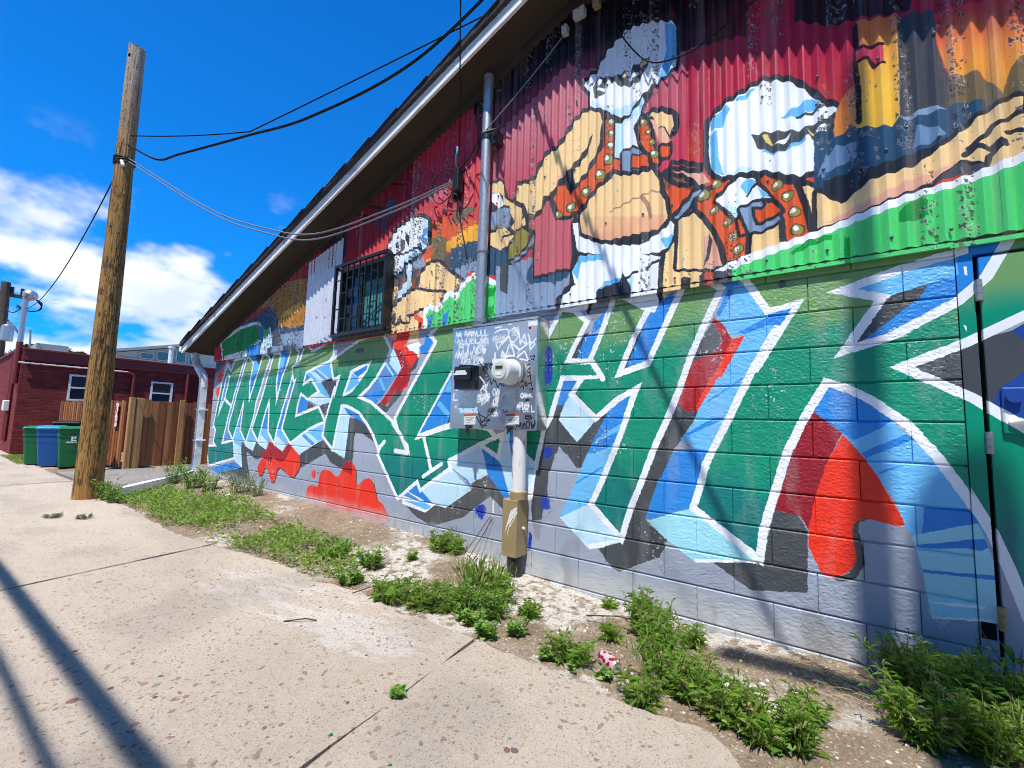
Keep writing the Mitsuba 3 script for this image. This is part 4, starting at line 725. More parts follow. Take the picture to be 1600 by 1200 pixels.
TAGS = '''W -2620,1935 -2613,1938 -2610,1935 -2598,1893 -2592,1921 -2585,1924 -2579,1905 -2573,1932 -2566,1935 -2551,1891 -2545,1919 -2542,1923 -2536,1919 -2533,1902 -2526,1930 -2520,1933 -2506,1889 -2495,1929 -2488,1931 -2478,1875 -2456,1880 -2450,1925 -2445,1929 -2440,1925 -2433,1872 -2411,1878 -2405,1923 -2401,1927 -2396,1923 -2389,1871 -2364,1877 -2359,1870 -2396,1861 -2401,1886 -2406,1869 -2440,1862 -2445,1889 -2450,1872 -2485,1865 -2492,1906 -2500,1869 -2507,1866 -2521,1910 -2529,1877 -2535,1874 -2538,1877 -2541,1894 -2546,1871 -2553,1867 -2568,1913 -2575,1882 -2582,1879 -2587,1897 -2593,1873 -2599,1870 -2615,1916 -2622,1885 -2631,1884
W -2729,1932 -2722,1935 -2719,1932 -2709,1897 -2704,1920 -2697,1923 -2693,1910 -2686,1933 -2679,1930 -2669,1895 -2663,1918 -2655,1919 -2667,1873 -2673,1876 -2683,1910 -2691,1882 -2698,1886 -2700,1896 -2704,1878 -2711,1875 -2723,1911 -2729,1885 -2738,1883
W -2692,1870 -2678,1832 -2663,1869 -2656,1870 -2647,1822 -2618,1827 -2611,1865 -2606,1869 -2601,1865 -2594,1820 -2566,1824 -2559,1862 -2554,1866 -2550,1862 -2543,1818 -2515,1823 -2508,1860 -2503,1864 -2499,1860 -2492,1816 -2454,1821 -2440,1861 -2434,1858 -2421,1823 -2410,1851 -2401,1849 -2386,1856 -2384,1855 -2384,1844 -2389,1844 -2384,1842 -2384,1832 -2396,1837 -2392,1819 -2384,1815 -2384,1805 -2384,1805 -2400,1814 -2407,1830 -2405,1840 -2417,1807 -2423,1804 -2438,1842 -2448,1812 -2495,1806 -2500,1810 -2504,1832 -2511,1814 -2549,1809 -2555,1834 -2559,1817 -2601,1811 -2607,1838 -2611,1820 -2650,1812 -2655,1816 -2661,1850 -2673,1816 -2679,1813 -2696,1854 -2706,1825 -2714,1824 -2701,1870
W -2368,1850 -2366,1844 -2384,1844 -2384,1855
W -2362,1834 -2359,1828 -2367,1811 -2384,1805 -2384,1815 -2382,1814 -2373,1819 -2370,1827 -2384,1832 -2384,1842
W -2671,1724 -2690,1738 -2698,1761 -2692,1787 -2675,1800 -2656,1791 -2642,1802 -2636,1801 -2626,1730 -2596,1738 -2589,1797 -2584,1801 -2580,1797 -2571,1729 -2539,1738 -2530,1735 -2516,1798 -2509,1795 -2495,1741 -2486,1780 -2475,1781 -2459,1793 -2456,1792 -2456,1783 -2456,1783 -2466,1777 -2456,1772 -2456,1761 -2469,1767 -2471,1757 -2464,1737 -2456,1731 -2456,1723 -2473,1732 -2480,1756 -2478,1772 -2491,1720 -2497,1717 -2513,1773 -2525,1723 -2538,1728 -2578,1720 -2584,1756 -2588,1731 -2629,1720 -2635,1724 -2643,1789 -2656,1781 -2672,1790 -2684,1783 -2688,1763 -2681,1743 -2668,1734 -2657,1741 -2652,1762 -2647,1766 -2643,1760 -2649,1737
W -2424,1777 -2402,1791 -2387,1781 -2385,1775 -2392,1773 -2404,1782 -2415,1773 -2380,1759 -2377,1753 -2384,1728 -2404,1719 -2421,1731 -2428,1754 -2426,1768 -2456,1783 -2456,1792
W -2431,1760 -2429,1755 -2434,1732 -2450,1720 -2456,1723 -2456,1731 -2453,1729 -2443,1736 -2439,1753 -2456,1761 -2456,1772
W -2723,1760 -2716,1757 -2706,1717 -2699,1747 -2693,1747 -2689,1729 -2685,1756 -2679,1759 -2666,1716 -2657,1755 -2650,1758 -2642,1701 -2613,1712 -2616,1724 -2612,1743 -2595,1753 -2594,1753 -2594,1742 -2597,1744 -2603,1740 -2607,1723 -2604,1716 -2594,1721 -2594,1711 -2601,1707 -2595,1703 -2594,1704 -2594,1693 -2595,1692 -2610,1703 -2648,1690 -2654,1727 -2661,1694 -2667,1691 -2679,1731 -2686,1693 -2694,1696 -2697,1715 -2701,1695 -2707,1691 -2720,1733 -2725,1701 -2731,1698 -2735,1703
W -2583,1746 -2581,1739 -2588,1738 -2594,1742 -2594,1753
W -2579,1727 -2576,1722 -2580,1704 -2594,1693 -2594,1704 -2587,1714 -2594,1711 -2594,1721
W -2649,1691 -2642,1688 -2628,1644 -2616,1679 -2607,1677 -2591,1687 -2589,1686 -2589,1677 -2597,1673 -2589,1670 -2589,1660 -2601,1665 -2603,1657 -2597,1641 -2589,1637 -2589,1627 -2603,1634 -2613,1655 -2611,1669 -2623,1627 -2629,1624 -2646,1669 -2655,1628 -2660,1624 -2664,1630
W -2574,1681 -2558,1690 -2553,1686 -2546,1633 -2519,1640 -2512,1685 -2507,1689 -2503,1685 -2495,1633 -2457,1644 -2460,1656 -2455,1675 -2439,1684 -2421,1677 -2419,1670 -2426,1668 -2437,1675 -2447,1670 -2451,1655 -2448,1647 -2418,1659 -2412,1653 -2417,1635 -2432,1625 -2453,1635 -2502,1623 -2508,1652 -2514,1631 -2549,1623 -2555,1627 -2562,1678 -2576,1671 -2589,1677 -2589,1677 -2589,1686
W -2563,1658 -2570,1634 -2588,1626 -2589,1627 -2589,1637 -2586,1636 -2576,1641 -2573,1653 -2589,1660 -2589,1670
W -2461,1644 -2478,1650 -2486,1671 -2479,1689 -2463,1695 -2460,1694 -2460,1683 -2465,1685 -2473,1681 -2476,1670 -2472,1658 -2463,1653 -2460,1655 -2460,1644
W -2460,1644 -2460,1655 -2455,1658 -2449,1674 -2442,1671 -2441,1676 -2460,1683 -2460,1694 -2438,1685 -2420,1695 -2405,1685 -2408,1679 -2422,1685 -2429,1682 -2399,1671 -2406,1649 -2422,1644 -2437,1653 -2442,1667 -2446,1653
W -2674,1426 -2695,1415 -2712,1424 -2720,1446 -2712,1467 -2693,1476 -2678,1469 -2679,1460 -2695,1466 -2706,1460 -2710,1445 -2704,1430 -2693,1424 -2682,1431 -2677,1447 -2671,1450 -2668,1444
W -2393,1484 -2385,1484 -2364,1432 -2350,1473 -2341,1473 -2363,1415 -2369,1417 -2389,1469 -2404,1425 -2412,1425
W -2406,1322 -2372,1337 -2359,1405 -2352,1402 -2339,1343 -2332,1386 -2323,1388 -2335,1315 -2343,1317 -2356,1376 -2366,1329 -2413,1311 -2423,1402 -2414,1400
W -2290,1368 -2298,1392 -2292,1416 -2278,1425 -2277,1425 -2277,1414 -2278,1415 -2285,1410 -2288,1392 -2284,1374 -2277,1370 -2277,1360
W -2276,1358 -2277,1360 -2277,1370 -2276,1369 -2270,1374 -2266,1394 -2271,1410 -2277,1414 -2277,1425 -2265,1417 -2254,1387 -2248,1425 -2241,1428 -2230,1385 -2224,1414 -2215,1416 -2228,1358 -2234,1361 -2243,1400 -2250,1363 -2257,1366 -2260,1375
W -2282,1286 -2289,1308 -2285,1331 -2272,1343 -2270,1342 -2270,1332 -2271,1333 -2276,1328 -2279,1310 -2270,1290 -2270,1278
W -2269,1277 -2270,1278 -2270,1290 -2269,1288 -2261,1312 -2265,1328 -2270,1332 -2270,1342 -2258,1335 -2250,1306 -2245,1344 -2240,1348 -2236,1344 -2228,1307 -2224,1332 -2215,1334 -2223,1280 -2227,1276 -2232,1280 -2239,1314 -2245,1276 -2251,1276 -2255,1290
W -2288,1248 -2284,1252 -2279,1248 -2272,1217 -2268,1238 -2260,1241 -2258,1234 -2252,1254 -2247,1250 -2240,1220 -2236,1240 -2231,1244 -2226,1237 -2223,1255 -2215,1252 -2208,1222 -2204,1242 -2199,1246 -2195,1240 -2202,1197 -2209,1193 -2212,1197 -2218,1226 -2222,1203 -2230,1200 -2232,1208 -2237,1191 -2243,1195 -2250,1223 -2255,1195 -2262,1195 -2264,1206 -2266,1193 -2273,1189 -2283,1222 -2286,1198 -2292,1194 -2296,1199
W -2012,1341 -2018,1358 -2013,1377 -2002,1382 -2002,1370 -2006,1370 -2008,1359 -2002,1346 -2002,1337
W -1998,1336 -2002,1337 -2002,1346 -2001,1346 -1994,1361 -1997,1370 -2002,1370 -2002,1382 -2000,1383 -1989,1375 -1984,1361 -1981,1383 -1974,1387 -1966,1361 -1960,1378 -1954,1377 -1963,1335 -1970,1338 -1975,1360 -1981,1338 -1989,1344
W -1902,1237 -1882,1244 -1876,1241 -1879,1235 -1908,1226 -1916,1280 -1912,1286 -1907,1281
W -2092,1570 -2076,1569 -2082,1555 -2095,1559
WL -2653,1681 -2637,1688 -2631,1728 -2625,1726 -2619,1696 -2616,1715 -2610,1717 -2608,1710 -2605,1727 -2599,1725 -2593,1695 -2590,1715 -2584,1717 -2590,1672 -2596,1674 -2602,1703 -2605,1684 -2611,1681 -2613,1689 -2616,1672 -2622,1674 -2628,1702 -2632,1681 -2658,1672 -2665,1726 -2662,1730 -2658,1726
WL -2408,1846 -2404,1843 -2400,1816 -2396,1843 -2389,1845 -2385,1796 -2371,1804 -2371,1832 -2364,1841 -2359,1840 -2359,1829 -2364,1830 -2365,1815 -2364,1809 -2359,1811 -2359,1804 -2363,1801 -2360,1798 -2359,1799 -2359,1789 -2359,1789 -2368,1797 -2390,1787 -2393,1809 -2399,1788 -2407,1815 -2409,1791 -2416,1789 -2412,1843
WL -2359,1840 -2352,1831 -2355,1827 -2359,1829 -2359,1840
WL -2348,1817 -2351,1796 -2359,1789 -2359,1799 -2356,1806 -2359,1804 -2359,1811
WL -2395,1712 -2404,1706 -2415,1710 -2419,1725 -2416,1737 -2405,1741 -2397,1737 -2398,1730 -2411,1732 -2412,1724 -2405,1713 -2398,1726 -2393,1725
WL -2698,1833 -2691,1833 -2685,1813 -2683,1826 -2676,1827 -2683,1794 -2688,1797 -2693,1816 -2696,1803 -2702,1802
WL -2469,1822 -2461,1822 -2455,1796 -2451,1813 -2446,1815 -2442,1805 -2437,1823 -2432,1820 -2425,1795 -2421,1812 -2414,1813 -2423,1776 -2428,1779 -2435,1804 -2439,1787 -2444,1784 -2447,1795 -2451,1779 -2456,1777 -2464,1804 -2468,1781 -2475,1780
WL -2459,1722 -2471,1715 -2483,1720 -2489,1737 -2485,1752 -2473,1757 -2462,1752 -2463,1745 -2474,1750 -2480,1747 -2482,1736 -2472,1722 -2466,1725 -2459,1739
WL -2622,1891 -2636,1898 -2642,1912 -2635,1925 -2622,1928 -2622,1921 -2623,1921 -2631,1918 -2635,1911 -2630,1902 -2622,1899 -2622,1891
WL -2608,1895 -2622,1891 -2622,1899 -2621,1898 -2612,1901 -2609,1910 -2622,1921 -2622,1928 -2621,1928 -2607,1922 -2597,1905 -2589,1925 -2585,1927 -2571,1899 -2561,1920 -2540,1924 -2526,1918 -2524,1914 -2544,1915 -2522,1908 -2520,1904 -2526,1891 -2541,1888 -2554,1895 -2558,1912 -2570,1887 -2574,1889 -2586,1914 -2594,1893 -2604,1902
WL -2538,1844 -2540,1852 -2536,1861 -2524,1866 -2518,1864 -2518,1857 -2530,1856 -2531,1846 -2518,1847 -2518,1841 -2524,1840 -2521,1839 -2518,1840 -2518,1832 -2520,1832 -2535,1837 -2573,1832 -2580,1867 -2577,1871 -2573,1868 -2568,1839
WL -2509,1861 -2507,1857 -2518,1857 -2518,1864
WL -2502,1849 -2507,1837 -2518,1832 -2518,1840 -2512,1843 -2518,1841 -2518,1847
WL -2710,1841 -2723,1834 -2737,1840 -2744,1857 -2738,1872 -2724,1877 -2713,1871 -2714,1864 -2726,1870 -2734,1866 -2736,1856 -2732,1845 -2724,1841 -2716,1844 -2708,1859
WL -2624,1812 -2637,1805 -2652,1811 -2659,1829 -2654,1845 -2642,1849 -2628,1844 -2613,1850 -2605,1810 -2580,1814 -2576,1811 -2579,1807 -2610,1803 -2617,1841 -2627,1837 -2641,1842 -2649,1839 -2652,1828 -2648,1817 -2638,1812 -2630,1816 -2624,1830 -2619,1828
WL -2487,1673 -2498,1668 -2509,1672 -2514,1682 -2512,1692 -2501,1697 -2491,1694 -2481,1698 -2476,1674 -2455,1678 -2453,1692 -2442,1696 -2431,1688 -2447,1687 -2448,1680 -2426,1683 -2430,1673 -2439,1668 -2451,1671 -2478,1666 -2482,1669 -2485,1689 -2506,1688 -2505,1678 -2499,1676 -2493,1677 -2490,1686 -2485,1685
WL -2393,1836 -2408,1829 -2421,1837 -2425,1852 -2420,1869 -2409,1873 -2398,1869 -2385,1874 -2379,1833 -2359,1838 -2354,1835 -2357,1830 -2384,1826 -2390,1865 -2396,1861 -2408,1866 -2416,1863 -2418,1852 -2415,1840 -2406,1836 -2400,1839 -2393,1854
WL -2553,1749 -2546,1749 -2539,1718 -2533,1749 -2527,1751 -2520,1705 -2501,1710 -2494,1750 -2488,1748 -2481,1717 -2477,1738 -2470,1739 -2477,1699 -2484,1698 -2491,1728 -2498,1700 -2505,1704 -2525,1697 -2530,1726 -2535,1700 -2540,1697 -2549,1728 -2552,1705 -2558,1703
WL -2664,1792 -2678,1799 -2683,1811 -2677,1822 -2664,1825 -2664,1817 -2664,1818 -2673,1816 -2676,1810 -2672,1804 -2664,1800 -2664,1793
WL -2650,1796 -2664,1793 -2664,1800 -2663,1800 -2650,1809 -2664,1817 -2664,1825 -2663,1825 -2649,1820 -2639,1805 -2625,1825 -2613,1802 -2602,1818 -2583,1823 -2569,1819 -2566,1814 -2584,1815 -2561,1807 -2566,1795 -2579,1790 -2595,1796 -2599,1811 -2612,1790 -2626,1814 -2636,1795 -2645,1803
WL -2536,1687 -2520,1689 -2514,1715 -2509,1713 -2504,1697 -2500,1709 -2495,1708 -2502,1679 -2507,1681 -2511,1696 -2515,1680 -2523,1683 -2538,1679 -2542,1682 -2544,1716 -2538,1714
WL -2670,1261 -2646,1266 -2637,1310 -2631,1308 -2623,1275 -2619,1298 -2612,1299 -2622,1255 -2627,1258 -2634,1289 -2641,1257 -2650,1260 -2675,1252 -2682,1307 -2676,1305
WL -2596,1287 -2589,1288 -2581,1256 -2578,1278 -2572,1280 -2569,1267 -2564,1291 -2558,1289 -2551,1257 -2547,1280 -2541,1281 -2549,1235 -2554,1238 -2561,1269 -2567,1240 -2572,1240 -2575,1253 -2577,1237 -2582,1234 -2592,1268 -2597,1239 -2603,1237
WL -2599,1277 -2611,1270 -2624,1274 -2632,1286 -2628,1301 -2616,1307 -2602,1304 -2602,1297 -2614,1300 -2621,1297 -2625,1288 -2620,1280 -2613,1278 -2605,1281 -2598,1293
WL -2708,1289 -2702,1289 -2694,1271 -2688,1285 -2682,1285 -2693,1258 -2705,1277 -2711,1260 -2718,1260
WL -2612,1437 -2605,1438 -2597,1407 -2590,1439 -2584,1440 -2578,1394 -2562,1400 -2558,1395 -2583,1385 -2588,1417 -2593,1388 -2598,1386 -2607,1417 -2611,1388 -2618,1386
WL -2582,1262 -2575,1262 -2565,1228 -2558,1254 -2553,1256 -2549,1242 -2543,1266 -2538,1264 -2528,1230 -2522,1255 -2515,1257 -2526,1213 -2531,1215 -2541,1248 -2546,1221 -2552,1219 -2556,1235 -2563,1211 -2568,1213 -2577,1245 -2582,1213 -2589,1212
WL -2421,1381 -2412,1362 -2404,1379 -2385,1383 -2380,1382 -2380,1375 -2384,1376 -2386,1375 -2380,1374 -2380,1366 -2393,1370 -2390,1361 -2383,1359 -2380,1361 -2380,1352 -2382,1351 -2394,1354 -2401,1368 -2413,1349 -2424,1371 -2431,1355 -2438,1355 -2428,1381
WL -2370,1379 -2362,1365 -2351,1385 -2340,1364 -2332,1379 -2326,1379 -2339,1352 -2352,1372 -2360,1354 -2368,1361 -2380,1352 -2380,1361 -2374,1365 -2380,1366 -2380,1374 -2375,1373 -2380,1375 -2380,1382
WL -2407,1322 -2400,1323 -2395,1300 -2392,1315 -2385,1316 -2394,1278 -2402,1302 -2405,1282 -2412,1280
WL -2499,1360 -2490,1339 -2479,1362 -2474,1363 -2468,1334 -2440,1341 -2437,1357 -2426,1363 -2421,1361 -2421,1355 -2431,1353 -2433,1343 -2421,1348 -2421,1340 -2426,1338 -2423,1337 -2421,1339 -2421,1330 -2422,1330 -2437,1335 -2470,1327 -2475,1329 -2478,1348 -2486,1328 -2491,1326 -2502,1349 -2509,1328 -2513,1326 -2516,1331 -2506,1360
WL -2411,1356 -2421,1355 -2421,1361
WL -2411,1351 -2406,1346 -2410,1336 -2421,1330 -2421,1339 -2416,1342 -2421,1340 -2421,1348
WL -2449,1319 -2452,1327 -2448,1339 -2435,1347 -2431,1345 -2431,1339 -2433,1340 -2441,1336 -2443,1321 -2431,1325 -2431,1319 -2438,1316 -2432,1313 -2431,1315 -2431,1306 -2446,1312 -2483,1302 -2490,1343 -2487,1347 -2483,1344 -2478,1310
WL -2422,1342 -2420,1337 -2431,1339 -2431,1345
WL -2415,1329 -2419,1314 -2430,1306 -2431,1306 -2431,1315 -2424,1321 -2431,1319 -2431,1325
WL -2397,1368 -2390,1368 -2383,1342 -2378,1360 -2372,1362 -2371,1354 -2366,1371 -2361,1368 -2354,1343 -2350,1361 -2343,1363 -2351,1325 -2357,1327 -2364,1351 -2369,1327 -2374,1327 -2376,1340 -2380,1326 -2385,1324 -2393,1350 -2396,1328 -2403,1326
K -2380,1631 -2373,1631 -2367,1606 -2363,1622 -2358,1623 -2366,1588 -2371,1591 -2376,1614 -2380,1592 -2386,1590
K -2326,1223 -2334,1230 -2337,1242 -2330,1261 -2324,1262 -2324,1253 -2329,1252 -2326,1231 -2324,1235 -2324,1226
K -2324,1226 -2324,1235 -2319,1246 -2319,1253 -2324,1253 -2324,1262 -2315,1263 -2310,1231 -2301,1235 -2296,1265 -2290,1263 -2288,1247 -2285,1258 -2280,1257 -2285,1224 -2291,1226 -2293,1241 -2296,1227 -2312,1223 -2316,1225 -2318,1236
K -2274,1479 -2257,1482 -2279,1472 -2284,1510 -2281,1514
K -2380,1459 -2387,1454 -2398,1457 -2403,1466 -2400,1477 -2391,1481 -2381,1478 -2381,1472 -2390,1475 -2397,1467 -2389,1460 -2378,1470
K -2140,1164 -2124,1165 -2145,1157 -2149,1183 -2146,1187
K -2307,1231 -2319,1234 -2324,1246 -2321,1258 -2309,1262 -2307,1262 -2307,1255 -2310,1256 -2316,1252 -2318,1246 -2309,1237 -2307,1240 -2307,1231
K -2307,1231 -2307,1240 -2299,1250 -2294,1251 -2307,1255 -2307,1262 -2292,1257 -2282,1264 -2273,1261 -2263,1266 -2257,1240 -2236,1242 -2262,1233 -2266,1257 -2281,1257 -2284,1255 -2266,1251 -2270,1237 -2281,1233 -2289,1236 -2295,1246 -2298,1237
K -2076,1469 -2086,1461 -2096,1468 -2097,1493 -2089,1501 -2077,1494 -2080,1490 -2087,1494 -2090,1491 -2090,1471 -2083,1471 -2077,1485
K -2197,1255 -2190,1235 -2186,1249 -2181,1251 -2179,1245 -2175,1258 -2170,1256 -2164,1236 -2158,1253 -2146,1257 -2144,1257 -2144,1250 -2146,1250 -2144,1249 -2144,1243 -2149,1244 -2147,1234 -2144,1234 -2144,1226 -2151,1229 -2156,1239 -2166,1222 -2173,1243 -2177,1229 -2182,1227 -2184,1233 -2191,1221 -2200,1242 -2208,1224 -2203,1255
K -2133,1252 -2135,1248 -2144,1250 -2144,1257
K -2130,1241 -2132,1232 -2142,1225 -2144,1226 -2144,1234 -2138,1235 -2137,1240 -2144,1243 -2144,1249
K -2086,1346 -2083,1331 -2079,1343 -2068,1349 -2067,1348 -2067,1340 -2069,1340 -2067,1339 -2067,1332 -2071,1334 -2069,1325 -2067,1325 -2067,1317 -2068,1316 -2077,1327 -2080,1316 -2084,1314 -2089,1330 -2092,1318 -2098,1317 -2092,1346
K -2059,1345 -2060,1339 -2067,1340 -2067,1348
K -2055,1334 -2059,1320 -2067,1317 -2067,1325 -2063,1325 -2062,1330 -2067,1332 -2067,1339
K -1968,1339 -1962,1339 -1958,1323 -1957,1333 -1950,1333 -1949,1342 -1943,1340 -1940,1323 -1937,1336 -1932,1335 -1938,1303 -1943,1305 -1946,1318 -1948,1303 -1954,1308 -1960,1302 -1964,1320 -1966,1309 -1972,1307
K -2000,1272 -1994,1274 -1991,1257 -1989,1267 -1984,1264 -1990,1227 -1996,1246 -1998,1236 -2003,1239
K -2233,1367 -2227,1367 -2220,1345 -2216,1361 -2211,1363 -2208,1354 -2203,1370 -2198,1368 -2191,1345 -2186,1362 -2181,1364 -2179,1355 -2173,1371 -2169,1369 -2163,1347 -2158,1364 -2154,1366 -2152,1362 -2162,1332 -2166,1334 -2172,1356 -2179,1336 -2184,1346 -2192,1331 -2201,1355 -2207,1336 -2213,1347 -2217,1332 -2222,1330 -2230,1353 -2235,1335 -2240,1334
K -2377,1607 -2388,1610 -2394,1621 -2390,1632 -2380,1638 -2360,1632 -2350,1638 -2342,1635 -2342,1629 -2349,1631 -2352,1630 -2342,1626 -2342,1620 -2356,1624 -2354,1616 -2342,1616 -2342,1609 -2347,1607 -2357,1610 -2363,1621 -2366,1612
K -2330,1631 -2318,1637 -2308,1630 -2322,1629 -2305,1624 -2307,1612 -2317,1606 -2328,1610 -2333,1621 -2336,1612 -2342,1609 -2342,1616 -2342,1616 -2341,1620 -2342,1620 -2342,1626 -2333,1623 -2333,1625 -2342,1629 -2342,1635
K -1969,1214 -1965,1217 -1960,1204 -1948,1218 -1941,1205 -1929,1219 -1922,1206 -1918,1215 -1914,1211 -1921,1192 -1928,1204 -1931,1197 -1936,1197 -1939,1191 -1947,1203 -1951,1193 -1955,1195 -1961,1190 -1966,1201 -1971,1189
K -2187,1473 -2181,1473 -2176,1451 -2173,1466 -2168,1463 -2175,1428 -2183,1451 -2185,1433 -2188,1430 -2191,1433
K -2017,1480 -2011,1481 -2005,1467 -2000,1477 -1995,1479 -1993,1472 -1988,1483 -1978,1468 -1972,1480 -1968,1475 -1976,1457 -1986,1471 -1993,1457 -1998,1465 -2006,1456 -2014,1471 -2023,1457
K -2398,1572 -2408,1581 -2409,1609 -2402,1616 -2388,1608 -2381,1617 -2377,1614 -2377,1605 -2380,1609 -2382,1604 -2377,1601 -2377,1594 -2383,1597 -2381,1583 -2379,1580 -2377,1587 -2377,1575 -2379,1572 -2389,1590
K -2369,1608 -2360,1617 -2352,1611 -2353,1605 -2360,1609 -2363,1605 -2348,1596 -2349,1581 -2356,1574 -2367,1578 -2369,1586 -2377,1575 -2377,1587 -2375,1593 -2377,1594 -2377,1601 -2370,1598 -2377,1605 -2377,1614
K -2333,1212 -2311,1216 -2304,1250 -2299,1248 -2292,1223 -2282,1251 -2278,1249 -2275,1216 -2254,1219 -2256,1215 -2279,1209 -2283,1233 -2288,1210 -2293,1207 -2302,1233 -2307,1208 -2316,1211 -2338,1205 -2343,1245 -2340,1249
WL -2096,1847 -2091,1890 -2085,1888 -2082,1842 -2064,1850 -2066,1861 -2062,1880 -2053,1887 -2050,1886 -2050,1877 -2053,1879 -2057,1876 -2059,1861 -2057,1854 -2050,1857 -2050,1850 -2055,1847 -2051,1843 -2050,1844 -2050,1836 -2061,1842 -2087,1834 -2089,1845 -2113,1835 -2118,1891 -2112,1889 -2108,1843
WL -2042,1879 -2045,1873 -2050,1877 -2050,1886
WL -2039,1863 -2040,1844 -2049,1835 -2050,1836 -2050,1844 -2046,1853 -2050,1850 -2050,1857
WL -2028,1680 -2040,1674 -2052,1679 -2059,1691 -2055,1703 -2043,1709 -2031,1704 -2031,1698 -2042,1701 -2052,1692 -2041,1682 -2026,1694
WL -2203,1711 -2195,1711 -2187,1676 -2180,1702 -2175,1700 -2173,1688 -2167,1710 -2162,1713 -2152,1676 -2144,1710 -2138,1712 -2132,1665 -2112,1670 -2108,1665 -2137,1657 -2142,1689 -2148,1660 -2153,1657 -2164,1694 -2171,1666 -2176,1667 -2179,1680 -2183,1659 -2188,1657 -2199,1695 -2205,1667 -2210,1665 -2212,1669
WL -2309,1863 -2305,1860 -2298,1824 -2293,1851 -2278,1859 -2277,1858 -2277,1850 -2278,1850 -2281,1846 -2277,1842 -2277,1834 -2283,1838 -2280,1815 -2277,1812 -2277,1805 -2286,1810 -2290,1827 -2294,1803 -2300,1800 -2308,1835 -2311,1807 -2318,1805
WL -2267,1851 -2269,1844 -2277,1850 -2277,1858
WL -2261,1829 -2264,1812 -2273,1803 -2277,1805 -2277,1812 -2276,1811 -2269,1828 -2277,1834 -2277,1842
WL -2120,1762 -2113,1762 -2105,1745 -2100,1757 -2093,1756 -2104,1734 -2116,1751 -2121,1737 -2128,1737
WL -2276,1813 -2282,1833 -2278,1850 -2266,1859 -2263,1857 -2263,1851 -2264,1851 -2271,1847 -2274,1832 -2269,1816 -2263,1812 -2263,1804
WL -2262,1803 -2263,1804 -2263,1812 -2262,1811 -2256,1815 -2253,1831 -2257,1846 -2263,1851 -2263,1857 -2251,1849 -2242,1820 -2233,1860 -2228,1858 -2219,1820 -2214,1846 -2192,1857 -2179,1848 -2179,1842 -2192,1849 -2199,1844 -2173,1829 -2177,1810 -2190,1800 -2204,1811 -2207,1840 -2217,1799 -2222,1802 -2231,1839 -2239,1801 -2244,1803 -2248,1816
WL -2095,1855 -2103,1864 -2104,1902 -2095,1909 -2095,1900 -2096,1901 -2099,1883 -2095,1866 -2095,1855
WL -2095,1855 -2095,1866 -2094,1864 -2090,1883 -2093,1898 -2095,1900 -2095,1909 -2094,1909 -2086,1900 -2083,1888 -2081,1909 -2075,1911 -2070,1883 -2067,1900 -2053,1907 -2046,1896 -2050,1893 -2056,1899 -2058,1895 -2043,1880 -2046,1861 -2057,1855 -2065,1870 -2067,1855 -2073,1852 -2077,1879 -2080,1861 -2086,1862
WL -2190,1686 -2183,1686 -2177,1660 -2173,1679 -2168,1679 -2166,1669 -2162,1687 -2156,1685 -2150,1659 -2146,1677 -2139,1678 -2148,1639 -2154,1642 -2159,1666 -2164,1643 -2168,1643 -2171,1655 -2173,1642 -2179,1639 -2186,1668 -2191,1646 -2197,1645
WL -2120,1286 -2125,1303 -2121,1322 -2108,1328 -2108,1320 -2109,1321 -2116,1317 -2115,1291 -2108,1288 -2108,1282
WL -2106,1281 -2108,1282 -2108,1288 -2108,1288 -2103,1292 -2099,1306 -2103,1317 -2108,1320 -2108,1328 -2107,1328 -2097,1321 -2090,1304 -2085,1330 -2079,1332 -2070,1300 -2066,1321 -2059,1323 -2068,1280 -2073,1282 -2081,1313 -2088,1288 -2095,1295
WL -1983,1238 -1965,1242 -1956,1269 -1948,1240 -1930,1245 -1925,1242 -1928,1238 -1950,1232 -1957,1246 -1961,1236 -1988,1230 -1994,1264 -1990,1268 -1986,1265
WL -2151,1292 -2144,1292 -2138,1273 -2133,1287 -2127,1287 -2136,1258 -2141,1260 -2148,1279 -2152,1263 -2159,1263
WL -2193,1235 -2175,1239 -2177,1234 -2198,1227 -2203,1271 -2200,1275 -2196,1272
WL -2011,1279 -2024,1282 -2030,1293 -2026,1305 -2014,1311 -2003,1308 -1991,1313 -1984,1286 -1959,1292 -1957,1308 -1946,1314 -1940,1313 -1940,1305 -1951,1304 -1952,1295 -1940,1297 -1940,1291 -1944,1290 -1940,1291 -1940,1284 -1945,1283 -1955,1286 -1987,1279 -1991,1281 -1995,1304 -2020,1300 -2020,1289 -2013,1286 -1997,1298 -1999,1285
WL -1933,1311 -1931,1306 -1940,1305 -1940,1313
WL -1926,1300 -1932,1286 -1940,1284 -1940,1291 -1936,1292 -1936,1293 -1940,1291 -1940,1297
WL -2263,1360 -2256,1360 -2251,1337 -2248,1352 -2244,1355 -2240,1350 -2238,1363 -2232,1361 -2226,1338 -2224,1353 -2217,1354 -2224,1317 -2229,1319 -2234,1341 -2238,1318 -2243,1318 -2245,1329 -2247,1319 -2252,1316 -2259,1340 -2262,1322 -2269,1320
WL -2182,1280 -2175,1281 -2166,1251 -2159,1276 -2154,1273 -2151,1260 -2145,1284 -2140,1282 -2130,1252 -2122,1277 -2117,1274 -2115,1262 -2108,1287 -2103,1285 -2094,1255 -2089,1276 -2085,1279 -2082,1275 -2093,1238 -2098,1240 -2106,1269 -2114,1239 -2120,1242 -2122,1256 -2129,1236 -2134,1239 -2142,1266 -2149,1238 -2155,1240 -2158,1255 -2162,1237 -2167,1234 -2178,1266 -2185,1237 -2189,1234 -2192,1239
WL -2216,1346 -2227,1338 -2240,1343 -2246,1360 -2241,1375 -2229,1381 -2217,1374 -2220,1369 -2230,1373 -2236,1370 -2238,1359 -2235,1349 -2229,1345 -2216,1364
